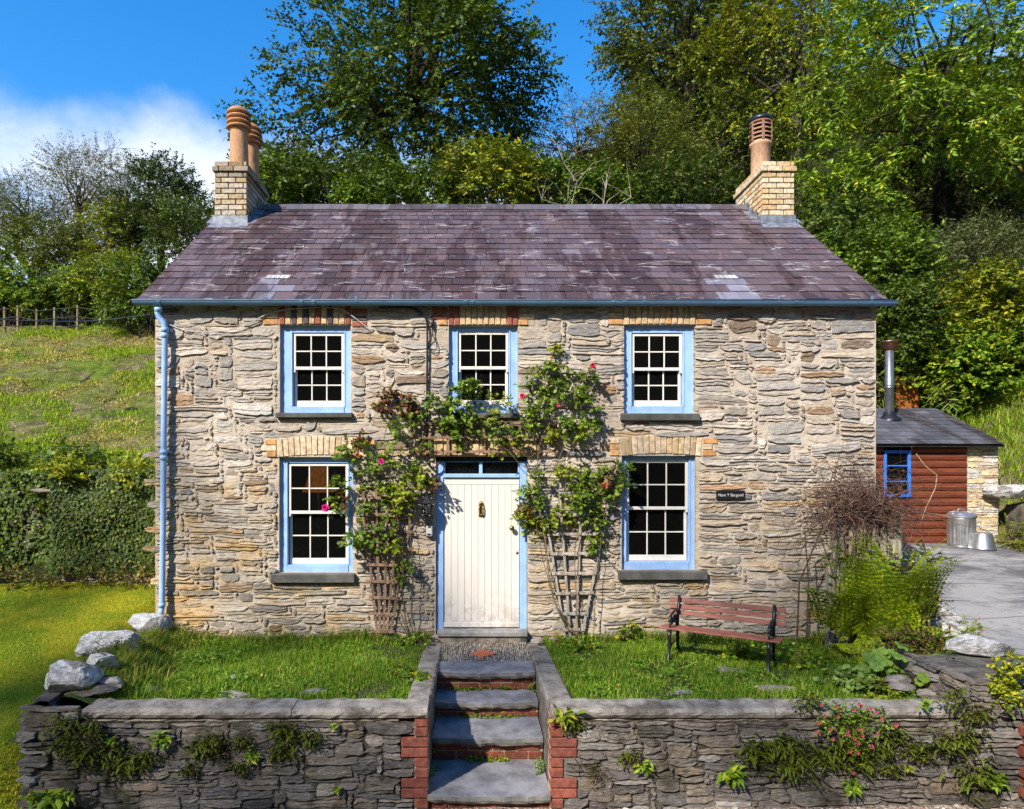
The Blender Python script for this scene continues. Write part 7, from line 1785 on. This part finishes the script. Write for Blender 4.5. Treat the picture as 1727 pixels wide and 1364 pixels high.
# ---------------------------------------------------------------- bracken and corner plants
def frond(base, d, L_, droop, g, pal, np_=20, wid=.26, sides=None):
    """returns leaf arrays of one fern frond"""
    d = Vector(d).normalized(); P = []; A = []; Nn = []; LN = []; WD = []
    p = Vector(base); up = Vector((0, 0, 1)); pts = [p.copy()]; st_ = L_ / np_; dd = d.copy()
    for k in range(np_):
        dd = (dd + Vector((0, 0, -droop / np_ * (1 + k / np_)))).normalized(); p = p + dd * st_; pts.append(p.copy())
        t = k / (np_ - 1); side = dd.cross(up)
        if side.length < 1e-3: side = Vector((1, 0, 0))
        side.normalize(); nrm = side.cross(dd)
        w_ = wid * L_ * (math.sin(min(1, (t + .10) * 2.6) * math.pi / 2) * (1 - t) ** .75 + .03)
        if t < .12: continue
        for s in (-1, 1):
            pin = (side * s + dd * .45 - up * .12).normalized(); m_ = 5
            for j in range(m_):                                   # each pinna carries its own little leaflets
                q = (j + .4) / m_; bq = p + pin * w_ * q
                for s2 in (-1, 1):
                    ax = (pin * .55 + dd * s2 * .8).normalized(); P.append(bq); A.append(ax); Nn.append(nrm); LN.append(max(.006, w_ * .34 * (1 - q * .7))); WD.append(max(.005, w_ * .17))
            P.append(p); A.append(pin); Nn.append(nrm); LN.append(w_ * 1.02); WD.append(.007 + w_ * .05)
    return np.array([tuple(q) for q in P]), np.array([tuple(q) for q in A]), np.array([tuple(q) for q in Nn]), np.array(LN), np.array(WD), pts
FERN = [((.15, .21, .012), 4), ((.115, .175, .010), 3), ((.21, .26, .02), 2.4), ((.07, .12, .010), 2)]
def fern(name, label, bases, n, L_, seed, pal=FERN, spread=.55, cat='fern', group=None, droop=1.3, wid=.26):
    g = np.random.default_rng(seed); b0 = bases[0]; t = thing(name, tuple(b0), label, cat, group); mb = MB()
    for i in range(n):
        b = bases[i % len(bases)]; a = g.uniform(0, 2 * math.pi); d = (math.cos(a) * spread * g.uniform(.4, 1.3), math.sin(a) * spread * g.uniform(.4, 1.2) - .12, 1)
        P, A, Nn, LN, WD, pts = frond(b + Vector((g.normal() * .06, g.normal() * .05, 0)), d, L_ * g.uniform(.55, 1.15), droop * g.uniform(.6, 1.3), g, pal, 20, wid)
        V, Fi = leaf_arrays(P, A, Nn, LN, WD, .1, .1); np_mesh('frond', V, Fi, pal_cols(len(Fi), pal, g) * g.uniform(.75, 1.2), M['near_leaf'], t)
        mb.tube(pts, [.006 * (1 - .8 * k / len(pts)) for k in range(len(pts))], 4, (.16, .15, .04), False)
    mb.build('stems', M['twig'], t)
zt_ = lambda x, y: float(terr_z(np.array([x]), np.array([y]))[0])
B = [Vector((x, y, zt_(x, y))) for (x, y) in ((4.58, -.85), (4.75, -.7), (4.42, -1.0), (4.82, -.95), (4.62, -1.15), (4.35, -.75))]
fern('bracken', 'tall bright green bracken in front of the picket gate', B, 44, 1.30, 501, spread=.30, droop=1.15)
B = [Vector((x, y, zt_(x, y))) for (x, y) in ((4.5, -1.25), (4.8, -1.4), (4.25, -1.1))]
fern('fern', 'low fern fronds hanging at the foot of the tall bracken', B, 16, .62, 502, spread=.9, droop=1.8)
fern('fern', 'small fern on the driveway edge behind the white boulders', [Vector((5.15, -.35, .3)), Vector((5.3, -.6, .3))], 9, .5, 503, spread=.9, droop=1.5)
# lanky shrub among the ferns
hc = [at(1500 + dx, y_, -.9) for dx, y_ in ((-60, 935), (-85, 945), (30, 955), (60, 980), (20, 1000), (45, 1020), (-30, 985), (0, 940), (65, 940), (-10, 1030), (30, 1050))]
heap('garden_shrub', 'lanky light green shrub mixed into the bracken, twiggy towards the driveway', [tuple(q) for q in hc], .10, YROSE + ROSE, (.055, .035), 12, 7, .2, 504, cat='shrub')
hc = [at(px, py, -1.3) for px, py in ((1545, 1000), (1565, 1010), (1555, 1030), (1530, 1045), (1575, 1035), (1580, 1010))]
heap('red_stemmed_plant', 'wispy plant with reddish seed heads beside the driveway boulders', [tuple(q) for q in hc], .10, [((.10, .05, .04), 2), ((.12, .11, .03), 2), ((.16, .17, .02), 2)], (.03, .02), 12, 6, .2, 505, cat='plant')
hc = [at(px, py, -1.55) for px, py in ((1520, 1075), (1545, 1085), (1570, 1075), (1540, 1105), (1575, 1100), (1500, 1090), (1600, 1100), (1560, 1120))]
heap('border_plants', 'dark bronze and green border plants between bracken and boulders', [tuple(q) for q in hc], .11, [((.09, .04, .025), 2), ((.055, .09, .012), 3), ((.11, .15, .015), 2), ((.15, .13, .03), 1)], (.06, .022), 16, 8, .17, 506, cat='plant')
# round-leaved plant: every big leaf its own part
def roundleaf(name, label, spots, col, seed, rl, cat='plant', Y=-2.0):
    g = np.random.default_rng(seed); p0 = at(*spots[0], Y); t = thing(name, (p0.x, p0.y, zt_(p0.x, p0.y)), label, cat); st_ = MB()
    for (px, py) in spots:
        q = at(px, py, Y + g.uniform(-.12, .12)); r_ = rl * g.uniform(.7, 1.2); n = 22; nr = Vector((g.normal() * .25, -.55 + g.normal() * .2, .8)).normalized(); u_ = nr.orthogonal().normalized(); v_ = nr.cross(u_); V = [q - nr * .012]
        for ring in (.55, 1.0):
            for k in range(n):
                a = 2 * math.pi * k / n; rr = r_ * ring * (1 + (.11 * math.cos(5 * a + 1) + .03 * math.cos(15 * a)) * ring) * (.55 if k == 0 and ring == 1 else 1)
                V.append(q + u_ * rr * math.cos(a) + v_ * rr * math.sin(a) + nr * (.014 * math.cos(5 * a) * ring - .022 * (ring - .5)))
        Fq = [(0, 1 + k, 1 + (k + 1) % n) for k in range(n)] + [(1 + k, 1 + n + k, 1 + n + (k + 1) % n, 1 + (k + 1) % n) for k in range(n)]
        mb = MB(); mb.add(V, Fq, jit(col, .22), True); mb.build('leaf', M['near_leaf'], t)
        st_.tube([(p0.x + g.normal() * .05, p0.y + .08, zt_(p0.x, p0.y) - .02), (lerp(p0.x, q.x, .5), q.y + .05, lerp(zt_(p0.x, p0.y), q.z, .7)), tuple(q)], .004, 4, (.12, .15, .03), False)
    st_.build('stems', M['twig'], t)
roundleaf('hollyhock', 'clump of big rounded pale green leaves at the right end of the terrace', [(1485, 1135), (1470, 1108), (1490, 1112), (1498, 1122), (1462, 1124), (1478, 1122), (1505, 1138), (1470, 1140), (1495, 1145), (1515, 1105), (1455, 1140), (1482, 1098), (1512, 1120), (1465, 1150), (1500, 1100), (1452, 1130), (1520, 1088), (1476, 1150)], (.115, .19, .045), 601, .085)
roundleaf('mallow_seedling', 'small leafy seedling on the edging stones between big round leaves and right wall', [(1560, 1140), (1566, 1155), (1575, 1132), (1552, 1148), (1580, 1125)], (.10, .16, .025), 602, .06, Y=-2.3)
def patch(name, label, spots, pal, leaf, r_, seed, group=None, cat='plant', Dz=.05, M_=12, nl=5, L_=.08):
    cs = []
    for (px, py) in spots:
        D = (ZC - .06) * F / (py - VY); Y = D - D0; q = at(px, py, Y); cs.append((q.x, Y, zt_(q.x, Y) + Dz))
    return heap(name, label, cs, r_, pal, leaf, M_, nl, L_, seed, cat=cat, group=group, up=.6)
GG = 'leafy weed clumps in the terrace grass'
patch('lady_mantle', 'low blue-green leafy clump in the grass below the round-leaved plant', [(1420, 1150), (1440, 1158), (1405, 1158), (1455, 1165), (1430, 1168)], [((.10, .17, .05), 4), ((.13, .20, .06), 2)], (.07, .065), .10, 611, GG)
patch('leafy_weed', 'light green leafy weeds behind the right end of the bench', [(1340, 1110), (1360, 1118), (1380, 1125), (1350, 1128), (1395, 1118)], BRIG, (.055, .045), .10, 612, GG)
patch('leafy_weed', 'bright nettle-like weed under the bench seat', [(1250, 1100), (1265, 1108), (1240, 1110), (1275, 1100)], BRIG, (.065, .045), .09, 613, GG, Dz=.09)
patch('leafy_weed', 'upright nettle by the wall right of the grey trellis', [(1060, 1078), (1060, 1070)], BRIG, (.075, .045), .09, 614, GG, Dz=.14)
patch('leafy_weed', 'fresh green weeds at the foot of the grey fan trellis', [(950, 1083), (965, 1085), (985, 1084), (1000, 1090), (975, 1092)], BRIG, (.055, .04), .08, 615, GG)
patch('leafy_weed', 'pale weed clump beside the coping at the left of the top step', [(700, 1142), (690, 1150), (708, 1150), (680, 1140)], BRIG, (.05, .045), .07, 616, GG, Dz=.03)
patch('leafy_weed', 'fresh green weeds at the foot of the brown fan trellis', [(695, 1080), (710, 1085), (680, 1080), (715, 1078)], BRIG, (.055, .04), .08, 617, GG)
patch('golden_creeper', 'golden-green creeping plant on the bed edge beside the right coping', [(1490, 1165), (1510, 1160), (1475, 1172), (1500, 1172), (1530, 1165), (1460, 1168)], YELG, (.05, .04), .08, 618, GG)
patch('bank_tufts', 'dark grassy tussocks inside the row of white boulders on the left', [(190, 1120), (200, 1135), (215, 1115), (230, 1095), (250, 1082), (270, 1078), (205, 1100), (180, 1140)], [((.07, .09, .015), 3), ((.11, .11, .03), 2), ((.045, .065, .012), 3)], (.09, .012), .12, 619, None, M_=34, nl=6, L_=.14)
x_ = np.array([-4.0, -4.1, -3.95, -3.9]); 
# little weeds and moss on the steps
cs = [(x, -1.36 + .03 * math.sin(x * 9), -.180) for x in np.arange(-.22, .40, .05)] + [(x, -1.70, -.350) for x in np.arange(-.1, .5, .07)] + [(x, -2.185, -.578) for x in np.arange(-.05, .33, .05)] + [(.60, -1.36, -.15), (.62, -1.42, -.17), (.60, -2.3, -.55), (.62, -2.38, -.56), (.58, -2.45, -.57), (-.37, -2.2, -.5), (-.375, -2.35, -.55), (-.37, -1.75, -.33), (-.37, -2.5, -.56), (-.36, -.98, .03)]
g = np.random.default_rng(14); P, ax, nr, ci, _, _ = sprays(np.array(cs), np.full((len(cs), 3), 1.0) * np.array([.04, .02, .015]), 9, .04, 5, g, None, .5)
V, Fi = leaf_arrays(P, ax, nr, .022 * g.uniform(.6, 1.3, len(P)), .017, .2); np_mesh('step_weeds', V, Fi, pal_cols(len(Fi), BRIG, g), M['near_leaf'], None, kind='stuff', label='tiny creeping weeds growing at the backs of the slate steps', cat='weeds')
# ---------------------------------------------------------------- ferns and flowers rooted in the garden walls
WFERN = [((.060, .085, .010), 4), ((.085, .12, .012), 3), ((.035, .05, .008), 3), ((.13, .16, .02), 1)]
def tuft(label, px, py, r_, kind, seed, Y=FY - .02, group='small plants rooted in the garden walls'):
    g = np.random.default_rng(seed); q = at(px, py, Y); s = r_ / 198.0
    P, A, Nn, LN, WD = [], [], [], [], []
    if kind == 'fern':
        for i in range(int(26 + r_ * 1.5)):
            b = q + Vector((g.normal() * s * .55, .02, g.normal() * s * .40)); d = (g.normal() * .9, -.6, g.uniform(-.15, 1.2))
            p, a, n_, l_, w_, _ = frond(b, d, s * g.uniform(.45, 1.0), .75, g, None, 10, .12); k = l_ < 1; P.append(p); A.append(a); Nn.append(n_); LN.append(l_ * .9 + .003); WD.append(np.minimum(w_, l_ * .6) + .0015)
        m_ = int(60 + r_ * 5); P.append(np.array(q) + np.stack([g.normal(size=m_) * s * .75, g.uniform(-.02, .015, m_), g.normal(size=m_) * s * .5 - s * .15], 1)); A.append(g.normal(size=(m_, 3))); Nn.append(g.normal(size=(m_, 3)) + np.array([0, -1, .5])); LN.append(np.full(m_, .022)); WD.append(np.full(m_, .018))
        pal = WFERN
    else:
        m_ = int(14 + r_); b = np.array(q) + g.normal(size=(m_, 3)) * np.array([s * .3, .01, s * .25])
        P = [b]; A = [np.stack([g.normal(size=m_) * .8, -np.ones(m_) * .6, g.normal(size=m_) * .7], 1)]; Nn = [np.stack([g.normal(size=m_) * .3, -np.ones(m_) * .5, np.ones(m_)], 1)]; LN = [np.full(m_, s * .9) * g.uniform(.6, 1.2, m_)]; WD = [np.full(m_, s * .32)]
        pal = BRIG if kind == 'leaf' else YELG
    V, Fi = leaf_arrays(np.concatenate(P), np.concatenate(A), np.concatenate(Nn), np.concatenate(LN), np.concatenate(WD), .2, .15)
    cc = pal_cols(len(Fi), pal, g)
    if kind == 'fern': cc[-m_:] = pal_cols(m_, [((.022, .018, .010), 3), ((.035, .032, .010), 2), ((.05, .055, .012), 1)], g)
    o = np_mesh('wall_fern' if kind == 'fern' else 'wall_weed', V, Fi, cc, M['near_leaf'], None, label=label, cat='fern' if kind == 'fern' else 'plant', group=group)
    return o
WT = [(112, 1222, 24, 'fern', 'wall fern at the left end of the left wall, highest of its cluster'), (150, 1232, 22, 'fern', 'wall fern right of the highest one at the left end of the wall'), (103, 1256, 18, 'fern', 'small dark fern low at the left end of the left wall'), (138, 1272, 26, 'fern', 'broad dark fern in the middle of the left-end cluster'), (190, 1268, 20, 'fern', 'dark fern right of the broad one, before the lettuce-like weed'), (200, 1290, 24, 'fern', 'lowest trailing fern of the left-end cluster'), (240, 1280, 22, 'fern', 'fern directly below the lettuce-like weed on the left wall'),
      (272, 1245, 20, 'leaf', 'lettuce-like bright weed on the left garden wall'), (190, 1250, 12, 'leaf', 'small leafy weed left of the lettuce-like one'), (345, 1262, 22, 'fern', 'dark fern tuft by itself, a third along the left wall'), (362, 1250, 14, 'fern', 'narrow fern at the right shoulder of the lone tuft'), (410, 1252, 12, 'fern', 'small sprig of fern midway along the left wall'), (425, 1272, 16, 'leaf', 'leafy weed midway along the left wall'), (320, 1298, 12, 'fern', 'little fern low on the wall under the lone tuft'), (484, 1238, 26, 'fern', 'bushy fern below the coping two thirds along the left wall'), (520, 1246, 16, 'fern', 'fern trailing just right of the bushy one'), (475, 1272, 18, 'fern', 'dark fern below the bushy one'), (562, 1224, 10, 'leaf', 'tiny weed under the coping near the steps'), (405, 1296, 12, 'fern', 'low small fern below the leafy weed midway along the left wall'), (100, 1342, 30, 'leaf', 'leafy weed at the very foot of the left wall'), (62, 1345, 20, 'leaf', 'grassy weed on the lawn corner beside the wall foot'), (568, 1330, 10, 'leaf', 'tiny bright weed low on the left wall by the bricks'),
      (1062, 1278, 14, 'fern', 'thin dark fern first along the right wall from the steps'), (1086, 1292, 16, 'leaf', 'small bright weed second along the right wall from the steps'), (1236, 1306, 24, 'leaf', 'primrose-like rosette low on the right wall'), (1280, 1268, 30, 'fern', 'leftmost of the big dark fern mass on the right wall'), (1320, 1258, 28, 'fern', 'fern in the upper middle of the big fern mass'), (1335, 1290, 30, 'fern', 'lowest fern of the big mass on the right wall'), (1375, 1276, 30, 'fern', 'centre fern of the big mass under the pink flowers'), (1418, 1268, 28, 'fern', 'fern of the big mass just below the pink flowers'), (1455, 1284, 26, 'fern', 'rightmost fern of the big mass'), (1436, 1322, 20, 'leaf', 'leafy weed hanging below the right end of the big fern mass'), (1505, 1240, 22, 'fern', 'fern high in the gap right of the big fern mass'), (1492, 1264, 16, 'fern', 'fern tucked below the high gap fern'), (1503, 1298, 14, 'fern', 'narrow low fern beneath the two gap ferns'), (1546, 1270, 22, 'fern', 'bushy single fern midway to the right pier'), (1530, 1296, 10, 'yel', 'tiny bright sprig below the bushy single fern'), (1598, 1256, 26, 'fern', 'wide fern near the joint with the right pier'), (1632, 1246, 24, 'fern', 'fern on the joint with the right pier'), (1648, 1205, 18, 'fern', 'fern on the pier face just below the coping end'), (1612, 1178, 22, 'fern', 'bright fern sitting on the coping end by the pier'), (1600, 1130, 26, 'fern', 'fern on the inner face of the pier below the boulder'), (1560, 1185, 14, 'leaf', 'small weed draping over the coping near the pier'), (1642, 1308, 30, 'fern', 'trailing weed low on the pier at the right'), (1680, 1318, 18, 'leaf', 'reddish trailing weed at the pier foot'), (1365, 1182, 20, 'fern', 'grassy weed hanging over the right coping'), (950, 1205, 24, 'yel', 'clump of yellow-green weed spilling off the coping above the right bricks'), (965, 1222, 14, 'fern', 'trailing part weed below the yellow-green clump')]
for i, (px, py, r_, k, lab) in enumerate(WT):
    Y = FY - .05 if px < 1560 and px > 160 else FY - .09
    if py in (1130,): Y = -2.2
    tuft(lab, px, py, r_, k, 700 + i, Y)
def cushion(name, label, px, py, rx, rz, n, pal, flower, seed, Y=FY - .08, leaf=.03):
    g = np.random.default_rng(seed); q = at(px, py, Y); t = thing(name, tuple(q), label, 'plant')
    cs = np.array(q) + g.normal(size=(n, 3)) * np.array([rx, .04, rz]) * .5
    P, ax, nr, ci, s0, s1 = sprays(cs, np.full((n, 3), 1.0) * np.array([.05, .04, .05]), 10, .08, 7, g, None, .1)
    V, Fi = leaf_arrays(P, ax, nr, leaf * g.uniform(.6, 1.2, len(P)), leaf * .6, .2); np_mesh('foliage', V, Fi, pal_cols(len(Fi), pal, g), M['near_leaf'], t)
    if flower:
        mb = MB(); 
        for i in g.permutation(len(s1))[:flower[1]]: bloom(mb, Vector(s1[i]) + Vector((0, -.05, .02)), .016, flower[0], g)
        mb.build('blooms', M['petal'], t, kind='stuff')
cushion('pink_valerian', 'pink-flowered plant hanging over the right coping above the big fern mass', 1425, 1212, .30, .12, 16, ROSE, ((.42, .08, .10), 30), 801)
cushion('pink_valerian', 'lower pink-flowered sprays among the big fern mass on the right wall', 1440, 1255, .12, .22, 8, WFERN, ((.36, .06, .08), 14), 802)
cushion('yellow_cushion', 'yellow-green cushion plant on the pier face at the right edge', 1708, 1148, .16, .24, 16, YELG, None, 803, FY - .1, .04)
cushion('pink_sedum', 'small pink-flowered cushion among the white boulders', 1622, 1065, .16, .07, 6, YROSE, ((.62, .22, .30), 7), 804, -1.75)
cushion('pink_sedum', 'little pink flowers on the bed edge by the coping near the round leaves', 1480, 1178, .12, .05, 4, YROSE, ((.60, .12, .20), 5), 805, -2.55)
cushion('ivy_patch', 'dark moss cushion low on the right wall near the steps', 988, 1298, .14, .10, 7, [((.03, .028, .010), 3), ((.055, .05, .015), 2)], None, 806, FY - .02, .018)
# plants of the bank by the bin
hc = [(10.05 + .1 * math.sin(y * 3), y, .75 + .4 * abs(math.sin(y * 1.7))) for y in np.arange(-.6, 4.2, .22)] + [(10.2 + .1 * math.sin(y * 5), y, 1.42) for y in np.arange(-.6, 3.4, .25)]
heap('bank_plants', 'grasses and ferns hanging down the mossy bank wall right of the driveway', hc, .20, [((.06, .085, .012), 4), ((.10, .12, .02), 3), ((.16, .14, .04), 1.5), ((.035, .05, .01), 2)], (.13, .02), 26, 8, .26, 821)
hc = [at(px, py, 6.9) for px, py in ((1572, 640), (1585, 655), (1600, 660), (1625, 665), (1650, 670), (1670, 690), (1488, 640), (1485, 600), (1490, 660))]
heap('strap_leaved_plants', 'long strap-leaved green plants behind the shed roof', [(q.x, 6.9, max(q.z - .15, hz(q.x, 6.9) + .1)) for q in hc], .16, [((.10, .15, .02), 4), ((.15, .18, .04), 2), ((.05, .09, .012), 2)], (.38, .035), 9, 5, .3, 822)
# gravel stones and fallen leaves along the track
g = np.random.default_rng(19); n = 5200; x = g.uniform(-2.9, 6.3, n); y = -2.86 - np.abs(g.normal(size=n)) * .45; k = y > -4.4; x, y = x[k], y[k]; z = track_z(x, y)
s = g.uniform(.006, .018, len(x)) * (1 + (g.uniform(0, 1, len(x)) < .04) * 1.5)
oct_ = np.array([(1, 0, 0), (0, 1, 0), (-1, 0, 0), (0, -1, 0), (0, 0, .7), (.6, .6, .35)])
V = np.stack([x, y, z], 1)[:, None, :] + (oct_[None] + g.normal(size=(len(x), 6, 3)) * .25) * s[:, None, None]
Fi = (np.arange(len(x))[:, None, None] * 6 + np.array([[0, 1, 5], [0, 5, 4], [1, 4, 5], [1, 2, 4], [2, 3, 4], [3, 0, 4]])[None]).reshape(-1, 3)
cc = np.repeat(pal_cols(len(x), [((.34, .27, .20), 4), ((.22, .18, .15), 3), ((.46, .41, .35), 2), ((.28, .14, .09), 1)], g), 6, 0)
np_mesh('gravel', V.reshape(-1, 3), Fi, cc, M['stone_small'], None, kind='stuff', label='loose gravel of the track along the foot of the right garden wall', cat='gravel')
